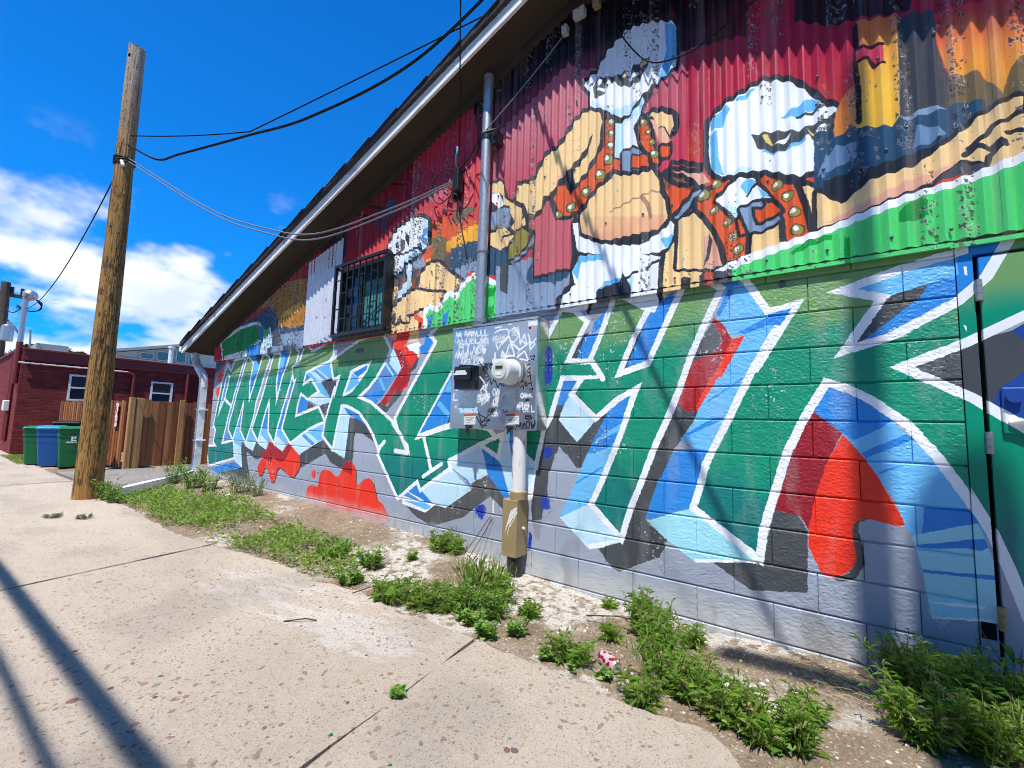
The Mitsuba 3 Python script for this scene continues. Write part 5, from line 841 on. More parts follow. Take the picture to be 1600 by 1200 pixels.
WL -2024,1252 -2007,1254 -2010,1249 -2028,1245 -2034,1274 -2031,1278 -2027,1275
WL -1963,1269 -1947,1272 -1964,1261 -1969,1264 -1974,1305 -1971,1309 -1967,1306
WL -2044,1298 -2055,1289 -2066,1297 -2067,1328 -2056,1338 -2045,1329 -2048,1325 -2056,1330 -2060,1326 -2059,1300 -2055,1297 -2051,1301 -2044,1317
WL -2120,1322 -2096,1329 -2085,1366 -2080,1364 -2072,1334 -2067,1356 -2060,1357 -2070,1316 -2075,1318 -2083,1348 -2090,1323 -2122,1314 -2127,1317 -2131,1364 -2125,1362
WL -2225,1335 -2232,1353 -2226,1372 -2213,1380 -2213,1372 -2214,1372 -2221,1367 -2224,1354 -2220,1340 -2213,1337 -2213,1330
WL -2200,1335 -2211,1329 -2213,1330 -2213,1337 -2212,1336 -2204,1341 -2201,1355 -2206,1368 -2213,1372 -2213,1380 -2213,1380 -2201,1374 -2191,1348 -2184,1381 -2179,1383 -2167,1346 -2161,1372 -2155,1373 -2152,1359 -2145,1384 -2140,1382 -2131,1348 -2124,1373 -2118,1375 -2129,1330 -2134,1332 -2143,1366 -2149,1339 -2155,1337 -2158,1352 -2166,1328 -2171,1331 -2180,1365 -2188,1332 -2197,1343
WL -1950,1374 -1945,1360 -1942,1369 -1929,1373 -1929,1365 -1930,1366 -1930,1366 -1929,1365 -1929,1357 -1934,1359 -1932,1352 -1929,1350 -1929,1351 -1929,1344 -1931,1343 -1939,1350 -1946,1340 -1951,1353 -1956,1340 -1959,1344 -1955,1371
WL -1918,1376 -1913,1350 -1902,1353 -1900,1348 -1915,1341 -1920,1348 -1929,1344 -1929,1351 -1926,1356 -1929,1357 -1929,1365 -1927,1364 -1929,1365 -1929,1373
WL -2116,1406 -2108,1374 -2100,1400 -2094,1399 -2083,1408 -2082,1407 -2082,1400 -2082,1400 -2087,1396 -2082,1393 -2082,1386 -2090,1389 -2087,1371 -2082,1367 -2082,1360 -2083,1359 -2093,1367 -2098,1382 -2104,1358 -2109,1356 -2119,1389 -2125,1358 -2131,1357 -2124,1406
WL -2071,1401 -2072,1394 -2082,1400 -2082,1407
WL -2065,1385 -2069,1366 -2082,1360 -2082,1367 -2081,1367 -2075,1371 -2072,1382 -2082,1386 -2082,1393
WL -2163,1384 -2162,1398 -2155,1404 -2141,1400 -2131,1405 -2131,1397 -2132,1398 -2133,1397 -2131,1397 -2131,1389 -2137,1391 -2135,1384 -2131,1384 -2131,1376 -2139,1378 -2142,1384 -2152,1373 -2160,1378 -2181,1372 -2186,1401 -2183,1405 -2179,1402 -2176,1380
WL -2130,1405 -2121,1392 -2122,1381 -2129,1375 -2131,1376 -2131,1384 -2129,1384 -2128,1388 -2131,1389 -2131,1397 -2129,1396 -2131,1397 -2131,1405
WL -2263,1359 -2256,1359 -2252,1347 -2250,1355 -2245,1357 -2243,1353 -2239,1362 -2234,1360 -2230,1348 -2226,1357 -2221,1354 -2217,1363 -2212,1360 -2208,1348 -2204,1359 -2199,1354 -2206,1333 -2211,1335 -2216,1347 -2218,1338 -2225,1338 -2228,1331 -2233,1333 -2237,1346 -2242,1332 -2248,1338 -2254,1330 -2259,1344 -2266,1331 -2269,1336
WL -2292,1309 -2285,1309 -2277,1284 -2271,1303 -2266,1306 -2262,1294 -2255,1314 -2250,1312 -2241,1286 -2235,1305 -2231,1307 -2228,1303 -2237,1273 -2244,1273 -2253,1298 -2262,1275 -2266,1277 -2268,1287 -2273,1272 -2278,1269 -2289,1297 -2296,1277 -2300,1275 -2302,1279
W -2254,1732 -2261,1735 -2286,1798 -2248,1803 -2248,1793 -2272,1790 -2254,1750 -2248,1758 -2248,1740
W -2294,1875 -2302,1878 -2299,1886 -2248,1905 -2248,1892
W -2155,1903 -2140,1857 -2184,1801 -2206,1797 -2248,1740 -2248,1758 -2221,1795 -2248,1793 -2248,1803 -2192,1811 -2153,1857 -2163,1892 -2238,1896 -2248,1892 -2248,1905 -2241,1908
W -2094,1910 -2087,1908 -2039,1836 -2098,1773 -2125,1794 -2126,1803 -2117,1804 -2099,1787 -2053,1837 -2094,1897 -2144,1873 -2152,1876 -2152,1881
W -1997,1843 -1993,1844 -1993,1822 -1993,1824 -2010,1792 -1993,1781 -1993,1767 -2016,1781 -2027,1761 -2036,1759 -2053,1863 -2047,1870 -2040,1864 -2029,1784
W -1989,1845 -1963,1755 -1971,1753 -1993,1767 -1993,1781 -1978,1772 -1993,1822 -1993,1844
W -1924,1765 -1890,1799 -1881,1799 -1881,1790 -1927,1749 -1966,1834 -1962,1842 -1954,1839
W -2149,1842 -2139,1840 -2078,1681 -2084,1673 -2207,1673 -2213,1679 -2207,1685 -2093,1685 -2148,1827 -2207,1775 -2216,1776 -2215,1784
W -2148,1767 -2143,1771 -2094,1775 -2030,1727 -1961,1771 -1956,1772 -1952,1765 -2031,1713 -2100,1763 -2138,1759 -2177,1648 -2185,1644 -2189,1652
W -2040,1724 -1971,1764 -1963,1761 -1965,1753 -2042,1710 -2091,1755 -2091,1764 -2082,1764
W -1919,1773 -1919,1759 -1935,1745 -1931,1724 -1919,1736 -1919,1720 -1935,1706 -1941,1711 -1954,1782 -1949,1789 -1942,1784 -1937,1759
W -1904,1785 -1889,1754 -1890,1747 -1919,1720 -1919,1736 -1902,1753 -1908,1769 -1919,1759 -1919,1773
W -2224,1676 -2212,1730 -2204,1729 -2137,1647 -2088,1692 -2080,1692 -2078,1630 -2086,1630 -2088,1634 -2090,1674 -2138,1632 -2205,1711 -2212,1678 -2215,1674
W -1991,1712 -1982,1710 -1942,1628 -1945,1620 -2034,1645 -2031,1654 -2027,1654 -1960,1635 -1990,1698 -2058,1654 -2066,1656 -2064,1665
W -2728,1339 -2653,1338 -2621,1386 -2614,1382 -2596,1343 -2567,1375 -2547,1344 -2525,1384 -2517,1379 -2511,1327 -2516,1320 -2523,1325 -2527,1357 -2541,1328 -2548,1325 -2568,1358 -2593,1328 -2600,1326 -2620,1367 -2650,1326 -2736,1327 -2742,1334 -2732,1393 -2725,1398 -2720,1391
W -2478,1335 -2444,1382 -2437,1379 -2414,1338 -2338,1388 -2329,1387 -2331,1378 -2417,1323 -2443,1365 -2476,1319 -2520,1354 -2521,1363 -2512,1364
W -2414,1429 -2411,1437 -2364,1463 -2356,1461 -2358,1453 -2392,1429 -2353,1405 -2361,1370 -2320,1362 -2315,1355 -2378,1295 -2383,1297 -2382,1306 -2334,1352 -2374,1362 -2366,1399 -2403,1421 -2422,1408 -2431,1410 -2429,1418
W -2043,1293 -2032,1293 -2021,1276 -2001,1310 -1992,1312 -1987,1247 -1996,1247 -1998,1251 -2000,1287 -2018,1258 -2026,1261 -2036,1277 -2047,1253 -2055,1250 -2058,1258
W -1971,1264 -1950,1258 -1942,1275 -1960,1277 -1960,1285 -1956,1287 -1932,1287 -1926,1282 -1944,1246 -1980,1254 -1984,1261 -1972,1304 -1968,1304 -1963,1297
W -2382,1481 -2382,1473 -2391,1473 -2442,1521 -2442,1530 -2433,1530
P -2634,1278 -2634,1240 -2636,1240 -2636,1238 -2634,1238 -2634,1221 -2642,1218 -2649,1220 -2655,1269 -2646,1279
P -2607,1276 -2608,1263 -2621,1253 -2602,1245 -2598,1232 -2634,1221 -2634,1238 -2632,1239 -2634,1240 -2634,1278
P -2606,1223 -2590,1282 -2578,1278 -2555,1231 -2559,1219 -2570,1223 -2583,1250 -2594,1220
P -2542,1263 -2524,1246 -2528,1239 -2558,1219 -2566,1228 -2548,1246 -2564,1258 -2567,1269 -2534,1282 -2529,1271
P -2512,1239 -2486,1239 -2484,1227 -2525,1223 -2533,1273 -2525,1283 -2516,1275
P -2499,1264 -2490,1256 -2498,1247 -2520,1245 -2530,1253 -2522,1262
P -2494,1285 -2485,1277 -2493,1267 -2521,1266 -2531,1274 -2522,1283
P -2488,1223 -2492,1279 -2481,1282 -2452,1269 -2454,1258 -2465,1250 -2444,1233 -2443,1220 -2456,1219 -2474,1235 -2476,1224
K -2400,1602 -2411,1578 -2418,1577 -2420,1584 -2410,1598 -2453,1645 -2453,1653 -2446,1652
K -2391,1551 -2418,1586 -2411,1590 -2390,1582 -2390,1571 -2397,1574 -2390,1564 -2390,1552
K -2408,1595 -2415,1597 -2413,1604 -2390,1617 -2390,1605
K -2376,1619 -2350,1577 -2390,1552 -2390,1564 -2389,1563 -2381,1567 -2390,1571 -2390,1582 -2371,1574 -2362,1579 -2382,1610 -2390,1605 -2390,1617 -2383,1621
K -2319,1585 -2290,1623 -2282,1624 -2281,1617 -2319,1571 -2349,1611 -2347,1618 -2340,1617
K -2336,1592 -2331,1600 -2271,1587 -2267,1581 -2273,1578 -2321,1587 -2296,1550 -2301,1542
K -2369,1564 -2362,1563 -2336,1524 -2337,1518 -2385,1515 -2382,1524 -2349,1526 -2367,1552 -2386,1538 -2393,1539 -2392,1546
K -2331,1516 -2323,1513 -2311,1468 -2285,1504 -2278,1505 -2242,1437 -2222,1467 -2189,1447 -2188,1440 -2195,1439 -2219,1455 -2238,1424 -2245,1422 -2281,1491 -2310,1453 -2316,1452 -2331,1503 -2360,1481 -2368,1486
K -2445,1223 -2308,1167 -2312,1160 -2423,1150 -2420,1159 -2334,1168 -2449,1214 -2452,1220
K -2392,1108 -2317,1178 -2309,1178 -2310,1170 -2394,1095 -2462,1192 -2461,1199 -2454,1198
K -2404,1146 -2330,1214 -2323,1214 -2323,1206 -2406,1131 -2412,1135 -2440,1240 -2431,1238
K -2345,1124 -2341,1119 -2347,1114 -2407,1122 -2411,1128 -2406,1132
K -1959,1561 -1943,1571 -1943,1559 -1954,1552 -1943,1543 -1943,1530 -1959,1544
K -1933,1577 -1927,1576 -1931,1526 -1938,1526 -1943,1530 -1943,1543 -1939,1540 -1937,1563 -1943,1559 -1943,1571
K -1927,1525 -1919,1520 -1923,1477 -1928,1473 -1933,1478 -1930,1511 -1947,1500 -1954,1505
K -1919,1465 -1912,1460 -1912,1431 -1921,1434 -1922,1452 -1951,1439 -1957,1442 -1955,1449
K -1933,1608 -1927,1605 -1930,1598 -1961,1587 -1967,1590 -1964,1596
K -1902,1421 -1896,1415 -1910,1381 -1917,1378 -1919,1385 -1910,1407 -1934,1396 -1941,1402
K -1893,1670 -1887,1664 -1899,1627 -1932,1640 -1926,1646 -1905,1638 -1899,1659 -1933,1654 -1937,1662
K -1998,1449 -1990,1446 -1983,1411 -1987,1406 -1993,1410 -1998,1435 -2017,1417 -2026,1420
K -1939,1634 -1933,1627 -1950,1621 -1953,1628
K -1961,1466 -1954,1463 -1954,1459 -1968,1440 -1948,1434 -1950,1427 -1978,1431 -1982,1436 -1974,1449 -1982,1445 -1989,1447 -1987,1454
K -2051,1144 -2041,1147 -2023,1127 -2011,1156 -2002,1159 -1995,1099 -2003,1099 -2005,1102 -2008,1131 -2016,1114 -2022,1110 -2042,1130 -2047,1099 -2049,1095 -2057,1097
K -1993,1143 -1978,1150 -1978,1139 -1982,1137 -1981,1133 -1978,1135 -1978,1123 -1980,1122 -1980,1117 -1978,1117 -1978,1107 -1989,1106
K -1969,1154 -1962,1129 -1978,1123 -1978,1135 -1974,1136 -1975,1140 -1978,1139 -1978,1150
K -1959,1117 -1959,1109 -1978,1107 -1978,1117
K -1954,1163 -1940,1168 -1940,1156 -1947,1153 -1951,1136 -1946,1117 -1940,1116 -1940,1106 -1954,1107 -1962,1138
K -1935,1169 -1928,1167 -1916,1140 -1929,1105 -1940,1106 -1940,1116 -1936,1116 -1928,1141 -1936,1157 -1940,1156 -1940,1168
K -1900,1133 -1893,1147 -1885,1141 -1882,1174 -1879,1178 -1871,1177 -1878,1105 -1885,1104 -1891,1120 -1898,1103 -1906,1107 -1918,1161 -1913,1168 -1906,1164
K -1971,1192 -1950,1203 -1935,1203 -1935,1191 -1949,1193 -1957,1188 -1935,1186 -1935,1174 -1950,1174 -1971,1183
K -1919,1203 -1896,1192 -1898,1185 -1919,1174 -1935,1174 -1935,1186 -1920,1184 -1912,1189 -1935,1191 -1935,1203
W -2292,1720 -2276,1719 -2274,1670 -2246,1662 -2247,1627 -2304,1630 -2315,1659 -2290,1671
W -2748,1594 -2655,1608 -2651,1533 -2742,1527
MG -2738,1517 -2648,1527 -2646,1482 -2733,1480
K -2745,1537 -2652,1543 -2651,1530 -2742,1527
K -2732,1574 -2719,1557 -2741,1541 -2745,1548 -2733,1559 -2747,1576 -2724,1588 -2721,1581
K -2703,1588 -2696,1583 -2701,1577 -2719,1574 -2726,1578 -2721,1585
K -2704,1550 -2709,1544 -2715,1549 -2716,1581 -2711,1586 -2706,1581
K -2686,1551 -2692,1545 -2697,1550 -2699,1584 -2694,1589 -2688,1584
K -2676,1552 -2681,1547 -2687,1552 -2689,1585 -2683,1591 -2678,1586
K -2675,1569 -2662,1557 -2661,1550 -2669,1549 -2688,1567 -2675,1590 -2667,1591 -2665,1584
W -1961,1936 -1874,1934 -1873,1898 -1958,1900
PKL -1951,1896 -1894,1893 -1888,1873 -1913,1857 -1950,1871
K -1953,1893 -1930,1893 -1932,1873 -1951,1875
W -2298,1927 -2217,1932 -2216,1920 -2296,1916
W -2154,1939 -2115,1941 -2115,1932 -2153,1929
WL -2601,1213 -2472,1218 -2467,1130 -2597,1123
RL -2601,1213 -2472,1218 -2471,1200 -2600,1194
GS -2487,1186 -2487,1180 -2585,1180 -2582,1183
GS -2502,1174 -2502,1168 -2584,1168 -2581,1171
GS -2516,1161 -2516,1155 -2583,1155 -2581,1158
GS -2531,1149 -2530,1143 -2583,1143 -2580,1146
WL -2157,1216 -2024,1221 -2022,1139 -2154,1132
RL -2157,1216 -2024,1221 -2024,1204 -2156,1198
GS -2038,1191 -2038,1185 -2143,1185 -2141,1188
GS -2051,1180 -2051,1174 -2143,1174 -2140,1177
GS -2063,1168 -2063,1162 -2142,1162 -2140,1165
GS -2076,1157 -2076,1151 -2142,1151 -2139,1154
WL -2125,355 -2119,363 -2092,447 -2092,432 -2109,374 -2092,394 -2092,385 -2113,360 -2134,300 -2122,352
WL -2078,493 -2080,400 -2092,385 -2092,394 -2086,402 -2083,465 -2092,432 -2092,447
WL -2114,376 -2082,460 -2082,443 -2099,391 -2082,407 -2082,400 -2103,379 -2123,330 -2112,373
WL -2067,498 -2069,412 -2082,400 -2082,407 -2075,413 -2071,473 -2082,443 -2082,460
WL -2103,398 -2071,469 -2071,455 -2090,408 -2071,420 -2071,414 -2094,398 -2113,359
WL -2055,502 -2058,423 -2071,414 -2071,420 -2064,425 -2060,481 -2071,455 -2071,469
WL -2060,478 -2060,466 -2081,426 -2060,434 -2060,429 -2085,418 -2103,389
WL -2047,505 -2043,506 -2047,435 -2060,429 -2060,434 -2053,437 -2049,489 -2060,466 -2060,478
WL -2050,487 -2050,478 -2072,445 -2050,448 -2050,442 -2076,438 -2093,419
WL -2036,510 -2031,510 -2037,444 -2050,442 -2050,448 -2042,449 -2038,497 -2050,478 -2050,487
WL -2083,448 -2040,497 -2040,489 -2063,464 -2040,462 -2040,456 -2069,459
WL -2025,515 -2020,515 -2026,455 -2040,456 -2040,462 -2031,461 -2026,504 -2040,489 -2040,497
WL -2073,478 -2030,505 -2030,501 -2055,486 -2030,477 -2030,472 -2061,482
WL -2009,519 -2016,466 -2030,472 -2030,477 -2020,473 -2015,511 -2030,501 -2030,505
WL -2064,448 -2064,430 -2087,365 -2064,401 -2064,390 -2084,359 -2089,359 -2107,307 -2095,287 -2112,305
WL -2055,475 -2051,477 -2036,435 -2064,390 -2064,401 -2042,437 -2052,465 -2064,430 -2064,448'''
A = 0.92
PAL = {k: (tuple(lin(c) * A), tuple(lin(c) * A), (0, 0, 0)) for k, c in dict(
    W=(240, 244, 248), B=(40, 136, 218), B2=(84, 146, 206), LB=(108, 188, 238), P=(196, 230, 246), P2=(160, 222, 236), DB=(22, 56, 165), NB=(34, 72, 150),
    K=(40, 42, 48), DN=(16, 14, 26), KC=(72, 76, 80), KS=(84, 84, 84), KG=(66, 68, 74), KR=(48, 18, 22), GR=(158, 166, 182), GRD=(138, 144, 154), GS=(84, 94, 104), SL=(58, 78, 106),
    R=(238, 52, 26), DR=(168, 22, 32), MR=(146, 20, 38), SK=(242, 206, 146), SKY=(232, 206, 116), PK=(234, 176, 148), PKD=(170, 130, 100), PKS=(196, 96, 106), BR=(138, 78, 46),
    OR=(218, 88, 34), YE=(240, 176, 52), YF=(186, 126, 26), OB=(116, 100, 66), OV=(148, 140, 58), NV=(42, 78, 106), ST=(134, 156, 182), STN=(108, 138, 170), STM=(124, 128, 132),
    LG=(80, 208, 114), DG=(16, 150, 56), WL=(226, 226, 220), RL=(196, 90, 70), MG=(186, 52, 108), PKL=(222, 150, 170)).items()}
def grad(k, ca, cb, z0, z1, x0=0, x1=0):
    """paint sprayed from one colour at z0 into another at z1 (or along x)"""
    if z0 != z1: c = (0, 1 / (z1 - z0), -z0 / (z1 - z0))
    else: c = (1 / (x1 - x0), 0, -x0 / (x1 - x0))
    PAL[k] = (tuple(lin(ca) * A), tuple(lin(cb) * A), c)
grad('GU', (0, 142, 110), (114, 158, 96), 1.64, 1.86); grad('GD', (0, 120, 116), (0, 142, 110), .70, .94)
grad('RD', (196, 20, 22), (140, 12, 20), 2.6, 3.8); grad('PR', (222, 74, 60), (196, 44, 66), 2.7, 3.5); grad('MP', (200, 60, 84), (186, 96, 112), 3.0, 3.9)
grad('MR2', (206, 72, 48), (176, 30, 62), 2.7, 3.3); grad('DNG', (120, 40, 58), (14, 10, 24), 3.98, 4.12); grad('DNR', (14, 8, 18), (110, 16, 34), 0, 0, -.95, .1); grad('PKG', (226, 158, 128), (240, 200, 142), 2.35, 2.85)  # top of the metal: eave shadow deepened in the colour by a dark band
grad('ORG', (226, 140, 64), (206, 60, 50), 2.85, 3.25); grad('OYG', (240, 190, 66), (224, 120, 66), 2.85, 3.35); grad('OYG2', (236, 160, 60), (206, 58, 66), 2.85, 3.22)
KEYS = list(PAL)
class Painting:
    """the outlines sorted into cells of the wall; a lookup walks the outlines of one cell from the topmost coat of paint down"""
    def __init__(self, text, cell, default=None):
        shapes = []
        for line in text.strip().split('\n'):
            k, *q = line.split(); g = sg.Polygon([tuple(float(t) / 1000 for t in s.split(',')) for s in q])
            shapes.append((KEYS.index(k), g if g.is_valid else g.buffer(0)))
        x0, y0, x1, y1 = sg.MultiPolygon([b for _, g in shapes for b in getattr(g, 'geoms', [g]) if b.geom_type == 'Polygon']).bounds
        nx, ny = int((x1 - x0) / cell) + 1, int((y1 - y0) / cell) + 1
        tree = shapely.STRtree([g for _, g in shapes]); geo = np.array([g for _, g in shapes], object)
        kind, e, off = [], [], []
        for j in range(ny):
            for i in range(nx):
                off.append(len(kind)); c = sg.box(x0 + i * cell, y0 + j * cell, x0 + (i + 1) * cell, y0 + (j + 1) * cell)
                hit = sorted(tree.query(c).tolist(), reverse=True); cut = shapely.intersection(geo[hit], c) if hit else []
                for s, g in zip(hit, cut):
                    if g.area < 1e-9: continue
                    full = g.area > .9995 * cell * cell
                    if not full:
                        for b in getattr(g, 'geoms', [g]):
                            if b.geom_type != 'Polygon': continue
                            for r in [b.exterior, *b.interiors]:
                                v = np.array(r.coords)
                                for a1, a2 in zip(v[:-1], v[1:]):
                                    if a1[1] != a2[1]: kind.append(-1); e.append((*a1, *a2))
                    kind.append(shapes[s][0] + (1000 if full else 0)); e.append((0, 0, 0, 0))
                    if full: break
                else:
                    kind.append(-2); e.append((0, 0, 0, 0))
        e = np.array(e, np.float32)
        self.kind, self.off = mi.Int32(np.array(kind, np.int32)), mi.UInt32(np.array(off, np.uint32))
        self.e = [mi.Float(np.ascontiguousarray(e[:, k])) for k in range(4)]
        tab = np.array([[*PAL[k][0], *PAL[k][1], *PAL[k][2]] for k in KEYS], np.float32)
        self.tab = [mi.Float(np.ascontiguousarray(tab[:, k])) for k in range(9)]
        dr.eval(self.kind, self.off, *self.e, *self.tab)
        self.x0, self.y0, self.cell, self.nx, self.ny = x0, y0, cell, nx, ny
    def find(self, x, z):
        cx = dr.clip(mi.Int32(dr.floor((x - self.x0) / self.cell)), 0, self.nx - 1); cz = dr.clip(mi.Int32(dr.floor((z - self.y0) / self.cell)), 0, self.ny - 1)
        i = dr.gather(mi.UInt32, self.off, mi.UInt32(cx + cz * self.nx))
        def body(i, par, col, run):
            k = dr.gather(mi.Int32, self.kind, i); ax, ay, bx, by = (dr.gather(mi.Float, s, i) for s in self.e)
            edge = k == -1
            cross = edge & ((ay > z) != (by > z)) & (x < (bx - ax) * (z - ay) / dr.select(edge, by - ay, 1) + ax)
            hit = (k >= 0) & (par | (k >= 1000))
            col = dr.select(hit, dr.select(k >= 1000, k - 1000, k), col)
            par = dr.select(edge, par ^ cross, mi.Bool(False))
            run = run & ~hit & (k != -2)
            return i + 1, par, col, run
        i, par, col, run = dr.while_loop((i, mi.Bool(False), mi.Int32(-1), mi.Bool(True)), lambda i, par, col, run: run, body)
        return col
    def color(self, x, z, default, wob):
        col = self.find(x, z); on = col >= 0; c = mi.UInt32(dr.maximum(col, 0))
        t = [dr.gather(mi.Float, s, c) for s in self.tab]
        g = dr.clip(t[6] * x + t[7] * z + t[8] + wob * dr.select(dr.abs(t[6]) + dr.abs(t[7]) > 0, 1.0, 0.0), 0, 1); g = g * g * (3 - 2 * g)
        out = mi.Color3f(*[dr.lerp(t[k], t[3 + k], g) for k in range(3)])
        return dr.select(on, out, mi.Color3f(default)), on
WALL_ART, SHEET_ART, CABINET_ART = Painting(MURAL_BLOCK, .1), Painting(MURAL_METAL, .1), Painting(TAGS, .04)
def mural_block(p, n, uv):
    x = p.x + .006 * (noise(p.x * 60, p.z * 60) - .5) + .006 * (noise(p.x * 2100, p.z * 2100, 6.) - .5); z = p.z + .006 * (noise(p.x * 60, p.z * 60, 5.) - .5)
    wob = (fbm(p.x * 9, p.z * 9, 1., 3) - .5) * .9 + (noise(p.x * 260, p.z * 260) - .5) * .5
    c, on = WALL_ART.color(x, z, [.32, .36, .46], wob)
    f = fbm(p.x * 2.3, p.z * 2.3, 3., 4); g = noise(p.x * 420, p.z * 420)
    c = c * (.80 + .24 * f + .10 * g + .12 * fbm(p.x * .9, p.z * 1.3, 11., 3)); c = mix(c, mi.Color3f(.40, .42, .42), .16 * smoothstep(.55, .8, fbm(p.x * 11, p.z * 2.2, 17., 4)))
    # bare, chalky block left along the foot of the wall and small chips where the paint is knocked off
    bare = smoothstep(.20, .02, p.z - .13 * dr.exp(-dr.square((p.x + 7) / 4)) + .16 * (fbm(p.x * 5, p.z * 7, 7., 4) - .5))
    c = mix(c, mix([.40, .41, .42], [.56, .56, .55], fbm(p.x * 14, p.z * 14, 2., 3)), bare * .75)
    chip = smoothstep(.80, .84, noise(p.x * 75, p.z * 90, 9.) * .8 + .25 * noise(p.x * 200, p.z * 200)) * smoothstep(.60, .74, fbm(p.x * 3, p.z * 3, 4., 3))
    c = mix(c, [.50, .52, .50], chip)
    dirt = smoothstep(.60, .78, fbm(p.x * 6, p.z * 1.6, 13., 4)) * smoothstep(.9, .1, p.z)
    return mix(c, c * mi.Color3f(.62, .58, .52), dirt * .6)
def block_relief(p, n, uv):
    return .0046 * fbm(p.x * 85, p.z * 110, p.y * 85, 3) + .0018 * noise(p.x * 26, p.z * 26, 2.)
def flake(p, bad):
    wx = p.x + .016 * (noise(p.x * 95, p.z * 95, 3.) - .5); wz = p.z + .020 * (noise(p.x * 80, p.z * 110, 8.) - .5)
    a, b, r = voronoi(wx * 46 + wz * 22, wz * 30 - wx * 9); on = smoothstep(.58, .68, bad * .66 + .5 * r)
    e = a - .40 * (.35 + .65 * cell_rand(dr.floor(r * 733), 4.)) * (.5 + .5 * bad)
    hole = smoothstep(.03, -.03, e) * on
    return hole, smoothstep(.11, .04, dr.abs(e - .05)) * on * (1 - hole) * smoothstep(.55, .7, cell_rand(dr.floor(r * 541), 6.)), r
def mural_metal(p, n, uv):
    x = p.x + .004 * (noise(p.x * 70, p.z * 50) - .5) + .005 * (noise(p.x * 2100, p.z * 2100, 6.) - .5); z = p.z + .004 * (noise(p.x * 70, p.z * 50, 5.) - .5)
    wob = (fbm(p.x * 4, p.z * 4, 1., 3) - .5) * .8
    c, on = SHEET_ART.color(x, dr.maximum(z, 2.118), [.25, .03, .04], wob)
    c = c * (.70 + .34 * fbm(p.x * 3, p.z * 1.2, 3., 4) + .20 * fbm(p.x * 16, p.z * .9, 8., 3) + .06 * noise(p.x * 300, p.z * 300)); c = mix(c, mi.Color3f(.50, .42, .42), .13 * smoothstep(.56, .80, fbm(p.x * 22, p.z * .8, 15., 3)))
    # curled flakes: the coat lifts off along whole ribs, worst at the left by the old eave
    w = fbm(dr.floor(p.x / .0688 + .25) * 1.7, p.z * 1.4, 21., 3)
    bad = smoothstep(.49, .73, w) + .50 * smoothstep(-5.5, -5.7, p.x) * smoothstep(-7.2, -6.6, p.x) + .30 * smoothstep(-2.4, -2.8, p.x) * smoothstep(-4.2, -3.6, p.x)
    hole, rim, r = flake(p, bad)
    c = mix(c, mi.Color3f(.66, .64, .62), rim * .5)
    rust = smoothstep(.62, .80, fbm(p.x * 26, p.z * 1.1, 31., 4)) * smoothstep(.45, .7, fbm(p.x * 2, p.z * 2, 33., 3))
    c = mix(c, mi.Color3f(.16, .065, .03), rust * .45)
    return mix(c, mix([.022, .02, .022], [.13, .10, .085], r), hole * .92)
def sheet_relief(p, n, uv):
    return .0012 * fbm(p.x * 18, p.z * 9, p.y * 18, 3)
pr('mural_block', proc(mural_block), .50, .5, bump=proc(block_relief, 2e-3))
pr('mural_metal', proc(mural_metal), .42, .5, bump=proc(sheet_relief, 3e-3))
pr('mural_door', proc(lambda p, n, uv: WALL_ART.color(p.x, p.z, [.3, .34, .44], (fbm(p.x * 4, p.z * 4) - .5) * .8)[0] * (.9 + .14 * fbm(p.x * 5, p.z * 5, 2.))), .30, .5)
# ------------------------------------------------------------------ other materials
def concrete(p, n, uv):
    x, y = p.x, p.y
    f = fbm(x * 1.1, y * 1.1, 0., 5); g = fbm(x * 9, y * 9, 3., 4)
    c = mix([.315, .25, .19], [.45, .375, .295], .25 + .55 * f + .35 * (g - .5))
    a, b, r = voronoi(x * 105, y * 105)
    tone = mix([.12, .085, .065], [.43, .37, .30], r); c = mix(c, tone, smoothstep(.42, .25, a) * smoothstep(.35, .75, cell_rand(dr.floor(r * 977), 3.)) * .75)
    wx = x + .05 * (fbm(x * 14, y * 14, 5., 2) - .5); wy = y + .05 * (fbm(x * 14, y * 14, 9., 2) - .5); a2, b2, r2 = voronoi(wx * 31 + 5.3, wy * 31)
    st = mix(mix([.11, .09, .08], [.21, .10, .065], smoothstep(.3, .6, r2)), [.30, .19, .11], smoothstep(.6, .9, r2))
    c = mix(c, st, smoothstep(.05, -.02, a2 - .10 - .24 * cell_rand(dr.floor(r2 * 677), 2.) + .16 * (noise(x * 90, y * 90) - .5)) * smoothstep(.74, .80, cell_rand(dr.floor(r2 * 1013), 7.)) * .6)
    c = c * (.86 + .26 * noise(x * 210, y * 210))
    # white paint that was spilled and wore away in streaks along the slab
    u = (x + 2.75) / 1.25; v = (y + 1.42 - .12 * x - .33) / .34
    w = smoothstep(1.1, .3, u * u + v * v) + smoothstep(1., .4, dr.square((x + 2.15) / .5) + dr.square((y + 1.45) / .22))
    wp = smoothstep(.50, .74, fbm(x * 6 + y * 4, y * 26 - x * 5, 6., 5) * .85 + .20 * w) * dr.minimum(w, 1.)
    c = mix(c, [.53, .51, .48], wp * .42 * smoothstep(.2, .5, noise(x * 120, y * 120)))
    # grey, worn and damp-stained patches
    s = smoothstep(.50, .72, fbm(x * 1.6 + 4, y * 2.4, 9., 4)); c = mix(c, c * mi.Color3f(.76, .77, .80), s * .6)
    return c
def concrete_relief(p, n, uv):
    a, b, r = voronoi(p.x * 70, p.y * 70)
    return .0016 * smoothstep(.5, .1, a) * r + .002 * fbm(p.x * 60, p.y * 60, 0., 3) + .0035 * fbm(p.x * 7, p.y * 7, 5., 2)
